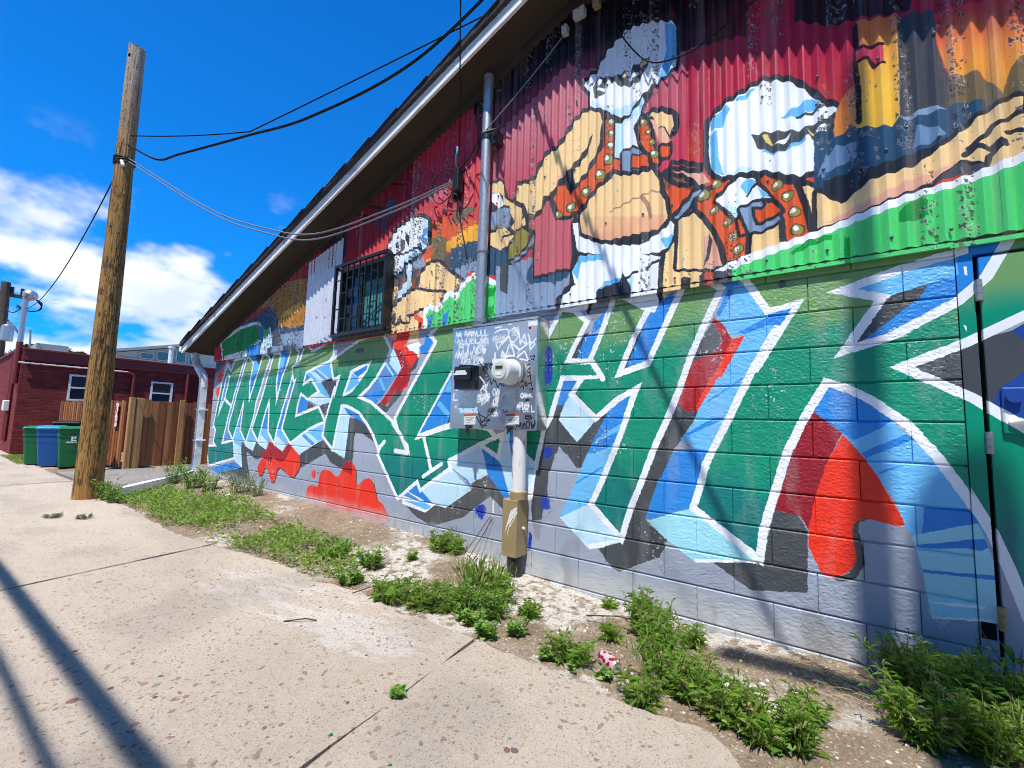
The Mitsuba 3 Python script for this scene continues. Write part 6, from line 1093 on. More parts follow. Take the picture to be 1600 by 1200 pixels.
def dirt(p, n, uv):
    x, y = p.x, p.y; f = fbm(x * 1.7, y * 1.7, 2., 5); g = fbm(x * 16, y * 16, 3., 4)
    c = mix([.115, .078, .048], [.28, .212, .145], .15 + .6 * f + .6 * (g - .4))
    pale = smoothstep(.50, .66, fbm(x * 2.1 + 7, y * 2.6, 8., 4) + .16 * smoothstep(-.6, -1.1, x) * smoothstep(-3.2, -2.2, x) - .1 * smoothstep(-3.2, -4.2, x))
    c = mix(c, [.47, .43, .375], pale * .85 * smoothstep(.25, .6, fbm(x * 22, y * 22, 4., 3)))
    a, b, r = voronoi(x * 55, y * 55); c = mix(c, mix([.09, .07, .055], [.45, .40, .33], r), smoothstep(.36, .24, a) * smoothstep(.5, .56, cell_rand(dr.floor(r * 887), 2.)) * .7)
    return c * (.75 + .45 * noise(x * 160, y * 160))
def dirt_relief(p, n, uv): return .010 * fbm(p.x * 24, p.y * 24, 0., 4) + .006 * noise(p.x * 90, p.y * 90)
pr('concrete', proc(concrete), .85, .25, bump=proc(concrete_relief, 2e-3)); pr('dirt', proc(dirt), .95, .15, bump=proc(dirt_relief, 3e-3))
pr('asphalt', proc(lambda p, n, uv: mix([.15, .132, .115], [.235, .21, .185], fbm(p.x * 2.2, p.y * 2.2, 0., 5)) * (.7 + .6 * noise(p.x * 120, p.y * 120))), .9, .2)
def pole_wood(p, n, uv):
    dx, dy = p.x + 8.2, p.y + 1.45; th = dr.atan2(dy, dx)
    f = fbm(th * 9, p.z * .8, 0., 4); g = noise(th * 34, p.z * 1.7, 2.)
    c = mix([.25, .12, .034], [.42, .245, .085], f * 1.2 - .1) * (.68 + .56 * g)
    c = mix(c, mi.Color3f(.42, .36, .29) * (.8 + .4 * g), smoothstep(4.3, 6.6, p.z) * .75)
    gouge = smoothstep(.58, .68, fbm(th * 6, p.z * 8.5, 7., 3)) * smoothstep(4.9, 3.2, p.z)
    c = mix(c, [.085, .055, .03], gouge * .85)
    crack = smoothstep(.06, .02, dr.abs(noise(th * 6, p.z * .5, 4.) - .5)) * smoothstep(.4, .6, noise(th * 2, p.z * 1.3, 9.))
    c = mix(c, [.035, .024, .016], smoothstep(.030, .008, dr.abs(noise(th * 5 + .3 * noise(p.z * 3, 1.), p.z * .22, 14.) - .5)) * .85)
    return mix(c, [.05, .035, .025], crack * .8)
pr('pole_wood', proc(pole_wood), .85, .2, bump=proc(lambda p, n, uv: .012 * smoothstep(.70, .58, fbm(dr.atan2(p.y + 1.45, p.x + 8.2) * 7, p.z * 6.5, 7., 3)) + .004 * noise(dr.atan2(p.y + 1.45, p.x + 8.2) * 34, p.z * 1.7, 2.), 4e-3))
def board(tint, seed):
    def fn(p, n, uv):
        h = p.x + p.y; f = fbm(h * 40, p.z * 1.6, seed, 4)
        return mi.Color3f(tint) * (.55 + .9 * f) * (.85 + .3 * noise(h * 150, p.z * 5, seed)) * (.9 + .25 * smoothstep(.25, 0., p.z) * 0)
    return fn
for i, t in enumerate(((.25, .088, .032), (.31, .115, .04), (.20, .075, .035), (.36, .155, .06))): pr(f'fence_board_{i}', proc(board(t, 2. + i)), .8, .25)
pr('fence_post', proc(board((.44, .24, .09), 9.)), .8, .25); pr('old_pole', proc(board((.10, .075, .06), 4.)), .9, .2)
def brick(p, n, uv):
    h = p.x + p.y; row = dr.floor(p.z / .075); u = h / .215 + .5 * (row - 2 * dr.floor(row / 2)); k = dr.floor(u)
    e = dr.minimum(dr.minimum(u - k, 1 - (u - k)) * .215, dr.minimum(p.z / .075 - row, 1 - p.z / .075 + row) * .075)
    c = mi.Color3f(.17, .026, .024) * (.72 + .5 * cell_rand(k, row)) * (.85 + .3 * fbm(h * 3, p.z * 3))
    return mix(mi.Color3f(.13, .022, .020), c, smoothstep(.003, .009, e))
def brick_relief(p, n, uv):
    h = p.x + p.y; row = dr.floor(p.z / .075); u = h / .215 + .5 * (row - 2 * dr.floor(row / 2)); k = dr.floor(u)
    e = dr.minimum(dr.minimum(u - k, 1 - (u - k)) * .215, dr.minimum(p.z / .075 - row, 1 - p.z / .075 + row) * .075)
    return .009 * smoothstep(.002, .010, e) + .004 * cell_rand(k, row, 3.)
pr('red_brick', proc(brick), .75, .3, bump=proc(brick_relief, 3e-3)); pr('red_paint', (.16, .022, .022), .5, .4)
def galv(p, n, uv):
    a, b, r = voronoi(p.x * 60 + p.y * 60, p.z * 60)
    return mi.Color3f(.50, .52, .54) * (.82 + .2 * r + .14 * fbm(p.x * 7, p.z * 3, p.y * 7))
pr('galvanised', proc(galv), .38, .5, .75); pr('bare_sheet', proc(lambda p, n, uv: mi.Color3f(.66, .67, .72) * (.88 + .2 * fbm(p.x * 9, p.z * 2.5, 0., 4))), .4, .5, .25)
def cabinet_skin(p, n, uv):
    base = mi.Color3f(.66, .64, .60) * (.80 + .28 * fbm(p.x * 5, p.z * 5, p.y * 5, 4) + .05 * noise(p.x * 200, p.z * 30))
    c, on = CABINET_ART.color(p.x, p.z, [.5, .5, .5], 0.); on = on & (p.y < -.155) & (n.y < -.5)
    return dr.select(on, c * (.85 + .2 * noise(p.x * 300, p.z * 300)), base)
def cabinet_metal(p, n, uv):
    c, on = CABINET_ART.color(p.x, p.z, [.5, .5, .5], 0.); on = on & (p.y < -.155) & (n.y < -.5); return dr.select(on, 0.0, 0.92)
pr('cabinet_metal', proc(cabinet_skin), .20, .5, proc(cabinet_metal))
def tan_skin(p, n, uv):
    c, on = CABINET_ART.color(p.x, p.z, [.5, .5, .5], 0.)
    return dr.select(on & (p.y < -.155) & (n.y < -.5) & (p.z < .9), c, mi.Color3f(.30, .215, .10) * (.82 + .34 * fbm(p.x * 14, p.z * 10, p.y * 14, 4)))
pr('tan_paint', proc(tan_skin), .5, .45)
def white_metal(p, n, uv):
    c = mi.Color3f(.78, .78, .78) * (.84 + .26 * fbm(p.x * 4, p.z * 9, p.y * 4, 4)); s = smoothstep(.60, .74, fbm(p.x * 5, p.z * 6, p.y * 5 + 3, 4)); return mix(c, [.30, .29, .27], s * .6)
pr('white_metal', proc(white_metal), .45, .45); pr('white_pipe', proc(lambda p, n, uv: mix([.70, .69, .66], [.30, .22, .16], smoothstep(.60, .72, fbm(p.x * 30, p.z * 12, p.y * 30, 4)))), .5, .4)
pr('soffit', proc(lambda p, n, uv: mi.Color3f(.060, .048, .036) * (.75 + .5 * fbm(p.x * 3, p.z * 3, p.y * 8, 4))), .85, .2)
pr('shingle', proc(lambda p, n, uv: mi.Color3f(.045, .043, .045) * (.6 + .9 * noise(p.x * 60, p.y * 60, p.z * 60))), .95, .15)
pr('black_metal', (.016, .016, .018), .38, .5); pr('dark_gap', (.008, .008, .009), .9, .1); pr('black_plastic', (.012, .012, .014), .3, .5)
pr('grey_metal', (.30, .31, .33), .4, .5, .5); pr('mortar', 'x' and proc(lambda p, n, uv: mural_block(p, n, uv) * .8), .8, .2); pr('cable_black', (.012, .012, .014), .6, .3); pr('cable_grey', (.22, .22, .24), .6, .3)
pr('window_glass', (.012, .045, .05), .04, .6); pr('curtain', proc(lambda p, n, uv: mix([.03, .15, .16], [.08, .27, .26], fbm(p.x * 30, p.z * 1.2, 0., 3))), .8, .2)
pr('glass_dark', (.02, .03, .05), .05, .6); pr('white_frame', (.72, .72, .70), .4, .4); pr('cream_wall', (.42, .43, .40), .8, .2); pr('garage_wall', (.74, .73, .70), .8, .2); pr('roof_grey', (.30, .31, .31), .7, .3); pr('teal_glass', (.06, .16, .17), .1, .6)
pr('sill_concrete', proc(lambda p, n, uv: mi.Color3f(.52, .50, .46) * (.7 + .5 * fbm(p.x * 12, p.y * 12, p.z * 12, 4))), .9, .2)
pr('cart_green', proc(lambda p, n, uv: mi.Color3f(.008, .16, .055) * (.85 + .3 * fbm(p.x * 6, p.z * 6, p.y * 6))), .42, .4); pr('cart_blue', (.012, .10, .36), .42, .4); pr('cart_teal', (.03, .26, .42), .42, .4); pr('cart_black', (.015, .017, .016), .45, .4)
pr('meter_glass', {'type': 'rgb', 'value': [.62, .63, .62]}, .12, .6); pr('meter_face', (.55, .58, .48), .4, .4); pr('lcd', (.03, .04, .03), .2, .5)
pr('can_red', proc(lambda p, n, uv: mix([.42, .012, .05], [.70, .66, .66], smoothstep(.50, .54, noise(p.x * 70, (p.z + p.y) * 55, 3.)) * .8)), .25, .5, .35); pr('can_end', (.6, .6, .62), .3, .5, .8)
pr('sign_print', proc(lambda p, n, uv: mix([.72, .70, .68], [.50, .06, .05], smoothstep(.52, .56, noise(p.x * 24, p.z * 30, 2.)))), .5, .3)
pr('rubble', (.55, .50, .44), .9, .2); pr('straw_dry', (.42, .33, .19), .8, .2); pr('twig_dry', (.10, .07, .045), .9, .1); pr('joint_dirt', (.045, .035, .026), .95, .1); pr('bark', (.10, .075, .05), .9, .1); pr('screw', (.12, .13, .13), .5, .4, .3)
VC = {'type': 'mesh_attribute', 'name': 'vertex_color'}
scene['leaf'] = {'type': 'principledthin', 'base_color': VC, 'roughness': .45, 'diff_trans': .9}
pr('pebble', VC, .6, .35); pr('stem', (.13, .17, .05), .8, .2)
# ------------------------------------------------------------------ ground
def wall_foot(x): return np.interp(x, [-9.3, -8.9, -8.5, -6.6, -5, -3.7, -2.7, -2.1, -1.6, -1.1, -.7, -.4, 0, .5, 3], [-.01, .08, .18, .17, .13, .09, .05, -.01, -.04, -.055, -.07, -.04, -.03, .01, .03])
EDGE = np.array([(-30, -1.25), (-11.3, -1.28), (-9.5, -1.25), (-8.2, -1.30), (-6.95, -1.27), (-5.6, -1.34), (-4.98, -1.33), (-4.4, -1.24), (-3.63, -1.15), (-3.1, -1.16), (-2.63, -1.09), (-2.2, -1.12), (-1.61, -1.08), (-1.3, -1.10), (-1.02, -1.07), (-.75, -1.10), (-.47, -1.08), (-.36, -1.14), (-.3, -1.25), (-.22, -1.45), (.2, -1.55), (6, -1.6)])
def edge_y(x): return np.interp(x, EDGE[:, 0], EDGE[:, 1])
def fb(x, y, s=0., o=4): return meshkit.noise(np.stack([x, y, np.full_like(x, s)], -1)) * .5 + meshkit.noise(np.stack([x * 2.1, y * 2.1, np.full_like(x, s + 3)], -1)) * .3 + meshkit.noise(np.stack([x * 5, y * 5, np.full_like(x, s + 5)], -1)) * .2
def dirt_z(x, y):
    x, y = np.asarray(x, float), np.asarray(y, float); e = edge_y(x); t = np.clip((y - e) / (0 - e), 0, 1); t = t * t * (3 - 2 * t) * .6 + t * .4
    return -.022 * (1 - t) + (wall_foot(x) + .0) * t + .020 * (fb(x * 5, y * 5) - .5) + .008 * (fb(x * 22, y * 22, 4.) - .5)
def sheet(x0, x1, y0, y1, dx, fz):
    xs, ys = np.arange(x0, x1 + dx / 2, dx), np.arange(y0, y1 + dx / 2, dx); X, Y = np.meshgrid(xs, ys); Z = fz(X, Y)
    i = np.arange(len(xs) * len(ys)).reshape(len(ys), len(xs)); a, b, c, d = i[:-1, :-1].ravel(), i[:-1, 1:].ravel(), i[1:, 1:].ravel(), i[1:, :-1].ravel()
    return mesh(np.stack([X, Y, Z], -1).reshape(-1, 3), np.vstack([np.stack([a, b, c], 1), np.stack([a, c, d], 1)]))
struct('dirt_strip', sheet(-9.3, 3, -1.75, .06, .03, dirt_z), 'dirt', True, 'bare dirt strip with pale grit between the painted wall and the alley slabs')
struct('gravel_lot', sheet(-32, -9.3, -1.5, 9, .12, lambda x, y: -.018 + .03 * (fb(x * 4, y * 4) - .5)), 'dirt', True, 'gravelly ground around the bins and the fence')
struct('driveway', mov(ext([(-12.05, -1.22), (-9.6, -1.2), (-8.75, -1.0), (-8.62, .4), (-8.62, 6), (-12.05, 6)], .05), z=-.035), 'asphalt', False, 'grey asphalt apron between the fence and the corner of the building')
struct('ground', mesh([(-600, -600, -.13), (600, -600, -.13), (600, 600, -.13), (-600, 600, -.13)], [[0, 1, 2], [0, 2, 3]]), 'dirt')
# concrete alley: one slab after the other, with ragged joints between them
def jag(a, b, n, amp):
    t = np.linspace(0, 1, n)[:, None]; p = V(*a) * (1 - t) + V(*b) * t; d = V(*b) - V(*a); nn = V(-d[1], d[0]) / np.linalg.norm(d)
    w = (meshkit.noise(np.stack([p[:, 0] * 7, p[:, 1] * 7, 0 * t[:, 0]], -1)) - .5) * 2 + .8 * (meshkit.noise(np.stack([p[:, 0] * 31, p[:, 1] * 31, 0 * t[:, 0] + 2], -1)) - .5)
    return p + nn * (w * amp)[:, None]
JX = [(-30, -30), (-13.6, -13.2), (-10.4, -10.0), (-7.4, -7.0), (-4.55, -3.4), (-1.605, -.70), (1.7, 2.4), (9, 9)]   # where a joint meets the edge, and y = -7
struct('alley_pavement', mesh([(-30, -7, -.09), (9, -7, -.09), (9, -1.8, -.09), (-30, -1.8, -.09)], [[0, 1, 2], [0, 2, 3]]), 'joint_dirt', False, 'pale concrete alley with pebbles showing in the worn surface')
for k in range(len(JX) - 1):
    (a0, b0), (a1, b1) = JX[k], JX[k + 1]; g = .010
    y0, y1 = edge_y(a0 + g), edge_y(a1 - g)
    left = jag((b0 + g, -7), (a0 + g, y0), 60, .012); right = jag((a1 - g, y1), (b1 - g, -7), 60, .012)
    m = [e for e in EDGE if a0 + .1 < e[0] < a1 - .1]; e = np.array([(a0 + g, y0), *m, (a1 - g, y1)])
    xs = np.arange(a0 + .06, a1 - .06, .045); top = np.stack([xs, np.interp(xs, e[:, 0], e[:, 1]) + .035 * (meshkit.noise(np.stack([xs * 6, xs * 0, xs * 0], -1)) - .5) + .03 * (meshkit.noise(np.stack([xs * 22, xs * 0 + 4, xs * 0], -1)) - .5)], -1)
    q = np.vstack([left, top, right]); s = trimesh.creation.extrude_polygon(sg.Polygon(q).buffer(0), .09, engine='earcut')
    part('alley_pavement', 'slab', mov(s, z=-.09 + .003 * (k % 2)), 'concrete')
# pebbles worn flush in the concrete and loose grit
def ico(n): return trimesh.creation.icosphere(subdivisions=n)
def pebbles(pts, size, flat, zf, cols, sub=1, seed=3):
    r = np.random.default_rng(seed); base = ico(sub); ms, cs = [], []
    for (x, y), s in zip(pts, size):
        v = base.vertices * V(s, s * r.uniform(.5, .95), s * flat); a = r.uniform(0, 6.28); c_, s_ = math.cos(a), math.sin(a)
        v = np.stack([v[:, 0] * c_ - v[:, 1] * s_, v[:, 0] * s_ + v[:, 1] * c_, v[:, 2]], -1) * (1 + .12 * r.standard_normal((len(v), 1)) * .5)
        ms.append(v + V(x, y, zf(x, y))); cs.append(np.repeat([np.array(cols[r.integers(len(cols))]) * r.uniform(.75, 1.2)], len(v), 0))
    n = len(base.vertices); f = np.vstack([base.faces + i * n for i in range(len(ms))])
    return mesh(np.vstack(ms), f), np.clip(np.vstack(cs), 0, 1)
STONE = [(.23, .11, .085), (.27, .18, .11), (.12, .10, .09), (.31, .25, .18), (.20, .14, .11), (.34, .21, .11), (.22, .17, .14), (.28, .15, .11)]
r = np.random.default_rng(12); pt = np.stack([r.uniform(-5.5, .4, 2600), -1.15 - 2.3 * r.random(2600) ** .8], -1); pt = pt[pt[:, 1] < edge_y(pt[:, 0]) - .05]
m, c = pebbles(pt, np.clip(r.lognormal(-5.25, .45, len(pt)), .003, .020), .22, lambda x, y: .0005, STONE); scene['alley_pavement__embedded_pebbles'] = mikit.ply(m, 'pebble', smooth=True, color=c); labels['alley_pavement__embedded_pebbles'] = {'kind': 'stuff', 'label': 'brown, red and grey pebbles showing in the worn concrete'}
pt = np.stack([r.uniform(-8.4, .8, 2600), r.uniform(-1.2, -.01, 2600)], -1); pt = pt[pt[:, 1] > edge_y(pt[:, 0]) + .02]
m, c = pebbles(pt, np.clip(r.lognormal(-5.3, .5, len(pt)), .003, .022), .6, lambda x, y: float(dirt_z(x, y)) + .001, STONE + [(.55, .5, .43), (.6, .56, .5), (.5, .42, .33)] * 2, 1, 5)
stuff('grit', m, 'pebble', 'loose pale grit and small stones scattered on the dirt strip', 'gravel', True, c)
# ------------------------------------------------------------------ the painted building
B = thing('painted_building', 'long low gabled building covered by a graffiti mural, concrete block below and corrugated metal above', 'building')
C = .2032; ZJ = lambda k: 1.2 + k * C
def block_mesh(x0, x1, z0, z1, y, b=.0055, bs=.002):
    v = [(x0, y + .05, z0), (x1, y + .05, z0), (x1, y + .05, z1), (x0, y + .05, z1), (x0, y + b, z0), (x1, y + b, z0), (x1, y + b, z1), (x0, y + b, z1), (x0 + bs, y, z0 + b), (x1 - bs, y, z0 + b), (x1 - bs, y, z1 - b), (x0 + bs, y, z1 - b)]
    f = []
    for a in (0, 4):
        for k in range(4):
            q = (k + 1) % 4; f += [[a + k, a + q, a + 4 + q], [a + k, a + 4 + q, a + 4 + k]]
    f += [[8, 9, 10], [8, 10, 11]]
    return mesh(v, f)
WALLX0, WALLX1, TOPZ = -8.42, .446, 2.085
part(B, 'wall', cat(box(WALLX0 + .004, WALLX1 - .002, .0095, .19, -.3, TOPZ + .02), box(WALLX0, WALLX0 + .19, .19, 11, -.3, 2.3), box(.446, 5.1, .02, .19, 2.062, 2.3), box(2.25, 5.1, .02, .19, -.3, 2.062), box(4.9, 5.1, .19, 11, -.3, 2.3), box(WALLX0, 5.1, 10.8, 11, -.3, 4.3)), 'mortar', label='painted concrete block wall with lettering across it')
W = f'{B}__wall'
for k in range(-7, 5):
    z0, z1 = ZJ(k) + .004, min(ZJ(k + 1) - .004, TOPZ)
    off = -.1536 if k % 2 else -.3617
    x = off + .4064 * math.ceil((WALLX1 - off) / .4064)
    while x > WALLX0:
        a, b = max(x - .4064 + .0015, WALLX0), min(x - .0015, WALLX1)
        if b - a > .03 and z1 > wall_foot((a + b) / 2) - .06:
            part(W, 'block', block_mesh(a, b, z0, z1, float(RNG.uniform(-.0012, .0012))), 'mural_block')
        x -= .4064
RIDGE, PITCH = -1.65, .334
eave = lambda x: 4.60 - PITCH * abs(x - RIDGE)      # lower edge of the barge board
# corrugated cladding, sheet by sheet
def corrugated(x0, x1, zb, ztop, y, amp=.0125, per=.0688, ph=0., rows=14, seed=0):
    n = max(2, int(round((x1 - x0) / per * 10))); xs = np.linspace(x0, x1, n + 1)
    u = ((xs - .072) / per + ph) % 1.0; prof = np.arcsin(.94 * np.cos(2 * np.pi * u)) / np.arcsin(.94)
    ts = np.linspace(0, 1, rows + 1); v = []
    for t in ts:
        zz = zb + (np.array([ztop(x) for x in xs]) - zb) * t
        d = .004 * (meshkit.noise(np.stack([xs * 3 + seed, zz * 3, 0 * xs], -1)) - .5) + .003 * (meshkit.noise(np.stack([xs * 9, zz * 7, 0 * xs + seed], -1)) - .5)
        v.append(np.stack([xs, y - amp * prof + d, zz], -1))
    v = np.vstack(v); i = np.arange(len(v)).reshape(rows + 1, n + 1); a, b, c, d = i[:-1, :-1].ravel(), i[:-1, 1:].ravel(), i[1:, 1:].ravel(), i[1:, :-1].ravel()
    return mesh(v, np.vstack([np.stack([a, b, c], 1), np.stack([a, c, d], 1)]))
WIN = (-4.80, -3.84, 2.12, 2.93)
seams = [-8.40, -7.72, -7.03, -6.34, -5.56, -4.79, -4.21, -3.54, -2.85, -2.16, -1.47, -.78, -.13, .62, 1.3, 2.0]
top = lambda x: eave(x) - .005
for i in range(len(seams) - 1):
    a, b = seams[i] - .012, seams[i + 1]; y = -.034 - .003 * (i % 2); zb = 2.066 if a < -4.85 else 2.078
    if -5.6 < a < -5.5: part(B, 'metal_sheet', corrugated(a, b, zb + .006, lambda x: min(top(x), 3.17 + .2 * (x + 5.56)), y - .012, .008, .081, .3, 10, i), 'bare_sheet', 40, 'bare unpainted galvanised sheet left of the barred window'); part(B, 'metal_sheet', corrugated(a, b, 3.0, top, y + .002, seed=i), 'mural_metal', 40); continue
    m = []
    def add(x0, x1, z0, zt):
        if x1 - x0 > .01: m.append(corrugated(x0, x1, z0, zt, y, seed=i))
    if b > WIN[0] and a < WIN[1]:
        add(a, min(b, max(a, WIN[0])), zb, top); add(max(a, WIN[1]), b, zb, top); l, r_ = max(a, WIN[0]), min(b, WIN[1]); add(l, r_, WIN[3], top); add(l, r_, zb, lambda x: WIN[2])
    else: add(a, b, zb, top)
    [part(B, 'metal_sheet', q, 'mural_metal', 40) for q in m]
part(B, 'cladding_backing', cat(box(WALLX0, WIN[0], .0, .02, 2.12, 2.4), mov(rot(ext([(-8.4, 2.1), (WIN[0], 2.1), (WIN[0], top(WIN[0])), (-8.4, top(-8.4))], .02), (1, 0, 0), 90), y=.04), mov(rot(ext([(WIN[1], 2.1), (2.0, 2.1), (2.0, top(2.0)), (RIDGE, top(RIDGE)), (WIN[1], top(WIN[1]))], .02), (1, 0, 0), 90), y=.04), mov(rot(ext([(WIN[0], WIN[3]), (WIN[1], WIN[3]), (WIN[1], top(WIN[1])), (WIN[0], top(WIN[0]))], .02), (1, 0, 0), 90), y=.04)), 'dark_gap')
# drip flashing where the sheets meet the blocks, in overlapping lengths
fl = [(-8.40, -6.1, .004), (-6.12, -3.95, .0), (-3.97, -1.87, .004), (-1.885, .44, -.002), (.43, 2.2, -.010)]
for a, b, dz in fl:
    z = 2.060 + dz; m = ext([(-.026, z - .012), (-.022, z - .014), (-.020, z + .006), (.004, z + .014), (.004, z + .02), (-.026, z + .010)], b - a)
    m.apply_transform(np.array([[0, 0, 1, a], [1, 0, 0, -.012], [0, 1, 0, 0], [0, 0, 0, 1.]])); part(B, 'drip_flashing', m, 'mural_metal')
sc = []
for i in range(34):
    x = -8.2 + i * .262; 
    if -4.95 < x < -3.75: continue
    for z in (2.135, 2.62 if x > -7 else 2.2, 3.15 if x > -5.4 else 2.3, 3.7 if x > -4 else 2.4):
        if z < top(x) - .1: sc.append(mov(trimesh.creation.icosphere(subdivisions=1, radius=.0085), RNG.uniform(-.02, .02) + round((x - .072) / .0688) * .0688 + .072, -.048, z + RNG.uniform(-.02, .02)))
scene[f'{B}__sheet_screws'] = mikit.ply(cat(sc), 'screw', smooth=True); labels[f'{B}__sheet_screws'] = {'kind': 'stuff', 'label': 'small domed screws that hold the corrugated sheets'}
# eaves: soffit, frieze board, barge board, roof
def slope(x0, x1, y0, y1, z0, z1):
    """a slab that follows the roof: heights are above the barge board's lower edge"""
    p = [(x0, eave(x0) + z0), (x1, eave(x1) + z0), (x1, eave(x1) + z1), (x0, eave(x0) + z1)]
    m = ext(p, y1 - y0); m.apply_transform(np.array([[1, 0, 0, 0], [0, 0, -1, y1], [0, 1, 0, 0], [0, 0, 0, 1.]])); return m
EL, ER = -8.88, 5.58
for a, b in ((EL, RIDGE), (RIDGE, ER)):
    part(B, 'soffit', slope(a, b, -.335, .18, .018, .034), 'soffit', label='dark boarded underside of the overhanging roof'); part(B, 'frieze_board', slope(max(a, -8.45), b, -.062, -.030, -.075, .012), 'soffit')
    part(B, 'barge_board', slope(a, b, -.358, -.336, .0, .118), 'white_metal', label='long white metal-clad barge board along the roof edge'); part(B, 'barge_trim', slope(a, b, -.366, -.3585, -.006, .016), 'white_metal')
    part(B, 'roof', slope(a - (.03 if a < -5 else 0), b + (.03 if b > 0 else 0), -.395, 11.3, .121, .168), 'shingle', label='dark shingled roof')
    sh = []
    for i in range(int((b - a) / .14)):
        x = a + i * .14; w = .13 if x + .14 < b else .1; p0, p1 = eave(x), eave(x + w); h0, h1 = (.169, .180) if a < -5 else (.180, .169)
        m = ext([(x, p0 + h0), (x + w, p1 + h1), (x + w, p1 + h1 + .008), (x, p0 + h0 + .008)], .5); m.apply_transform(np.array([[1, 0, 0, 0], [0, 0, -1, .1 - .006 * (i % 3)], [0, 1, 0, 0], [0, 0, 0, 1.]])); sh.append(m)
    R_ = f'{B}__roof' if a < -5 else f'{B}__roof_001'
    scene[f'{R_}__edge_shingles'] = mikit.ply(cat(sh), 'shingle'); labels[f'{R_}__edge_shingles'] = {'kind': 'stuff'}
part(B, 'gutter', cat(box(-9.02, -8.885, -.36, 11, eave(EL) + .03, eave(EL) + .14, .01)), 'white_metal', label='white gutter along the low eave, seen end on')
# window with its security grille
gx0, gx1, gz0, gz1 = -4.76, -3.80, 2.085, 2.935
Wn = part(B, 'window', cat(box(WIN[0], WIN[0] + .05, -.05, .06, WIN[2], WIN[3]), box(WIN[1] - .05, WIN[1], -.05, .06, WIN[2], WIN[3]), box(WIN[0] + .05, WIN[1] - .05, -.05, .06, WIN[3] - .05, WIN[3]), box(WIN[0] + .05, WIN[1] - .05, -.05, .06, WIN[2], WIN[2] + .05), box(-4.45, -4.41, -.01, .05, WIN[2] + .05, WIN[3] - .05)), 'black_metal', label='small window behind the black grille')
part(Wn, 'pane', box(-4.41, WIN[1] - .05, .022, .028, WIN[2] + .05, WIN[3] - .05), 'window_glass'); part(Wn, 'pane', box(WIN[0] + .05, -4.45, .035, .041, WIN[2] + .05, WIN[3] - .05), 'glass_dark')
part(Wn, 'curtain', box(-4.40, -3.92, .016, .0185, 2.2, 2.62), 'curtain', label='teal curtain showing in the right half of the window')
part(Wn, 'sill', box(WIN[0] - .02, WIN[1] + .05, -.10, .03, 2.055, 2.115, .006), 'black_metal')
Gr = part(B, 'security_grille', cat(box(gx0, gx1, -.155, -.125, gz1 - .03, gz1), box(gx0, gx1, -.155, -.125, gz0, gz0 + .03), box(gx0, gx0 + .03, -.155, -.125, gz0 + .03, gz1 - .03), box(gx1 - .03, gx1, -.155, -.125, gz0 + .03, gz1 - .03), box(gx1 - .025, gx1, -.125, -.045, gz1 - .05, gz1 - .025), box(gx1 - .025, gx1, -.125, -.045, gz0 + .03, gz0 + .055), box(gx0, gx0 + .025, -.125, -.045, gz1 - .05, gz1 - .025), box(gx0, gx0 + .025, -.125, -.045, gz0 + .03, gz0 + .055), box(gx1 - .012, gx1 - .004, -.124, -.045, gz0 + .06, gz1 - .055)), 'black_metal', label='black steel burglar grille standing off the wall')
nb = 8
for i in range(1, nb):
    x = gx0 + .03 + (gx1 - gx0 - .06) * i / nb; part(Gr, 'bar', box(x - .007, x + .007, -.147, -.133, gz0 + .03, gz1 - .03), 'black_metal')
for i in range(nb):
    x0, x1 = gx0 + .03 + (gx1 - gx0 - .06) * i / nb + .007, gx0 + .03 + (gx1 - gx0 - .06) * (i + 1) / nb - .007
    for z in ((gz0 + .2, gz0 + .5) if i % 2 else (gz0 + .32, gz0 + .66)): part(Gr, 'bar', box(x0, x1, -.146, -.134, z - .006, z + .006), 'black_metal')
# steel door at the right end, painted over with the mural
Fr = part(B, 'door_frame', cat(box(.449, .506, -.006, .12, .06, 2.05), box(2.19, 2.25, -.006, .12, .06, 2.05), box(.506, 2.19, -.006, .12, 2.0, 2.05)), 'mural_door', label='steel door frame painted with the mural')
D = part(B, 'door', box(.524, 2.17, -.010, .035, .085, 1.985, .003), 'mural_door', label='steel door painted with the mural, only its hinge side in view')
part(D, 'gap', box(.506, .524, .03, .05, .06, 2.0), 'dark_gap')
for z in (1.822, 1.108, .34):
    part(D, 'hinge', cat(cyl((.519, -.020, z - .05), (.519, -.020, z - .018), .0125, 12), cyl((.519, -.020, z - .016), (.519, -.020, z + .016), .0125, 12), cyl((.519, -.020, z + .018), (.519, -.020, z + .05), .0125, 12), box(.506, .532, -.016, -.004, z - .05, z + .05)), 'tan_paint' if z < .5 else 'grey_metal', 30)
part(D, 'lock_box', cat(box(.565, .74, -.030, -.010, 1.15, 1.36, .006), cyl((.60, -.030, 1.315), (.60, -.056, 1.315), .026, 14), cyl((.585, -.032, 1.20), (.68, -.066, 1.225), .015, 10)), 'mural_door', 30)
part(B, 'door_sill', cat(box(.40, 2.3, -.13, .10, -.05, .055, .012)), 'sill_concrete', label='chipped concrete sill under the door')
part(B, 'vent_hole', box(.452, .500, -.009, -.006, .24, .31), 'dark_gap')
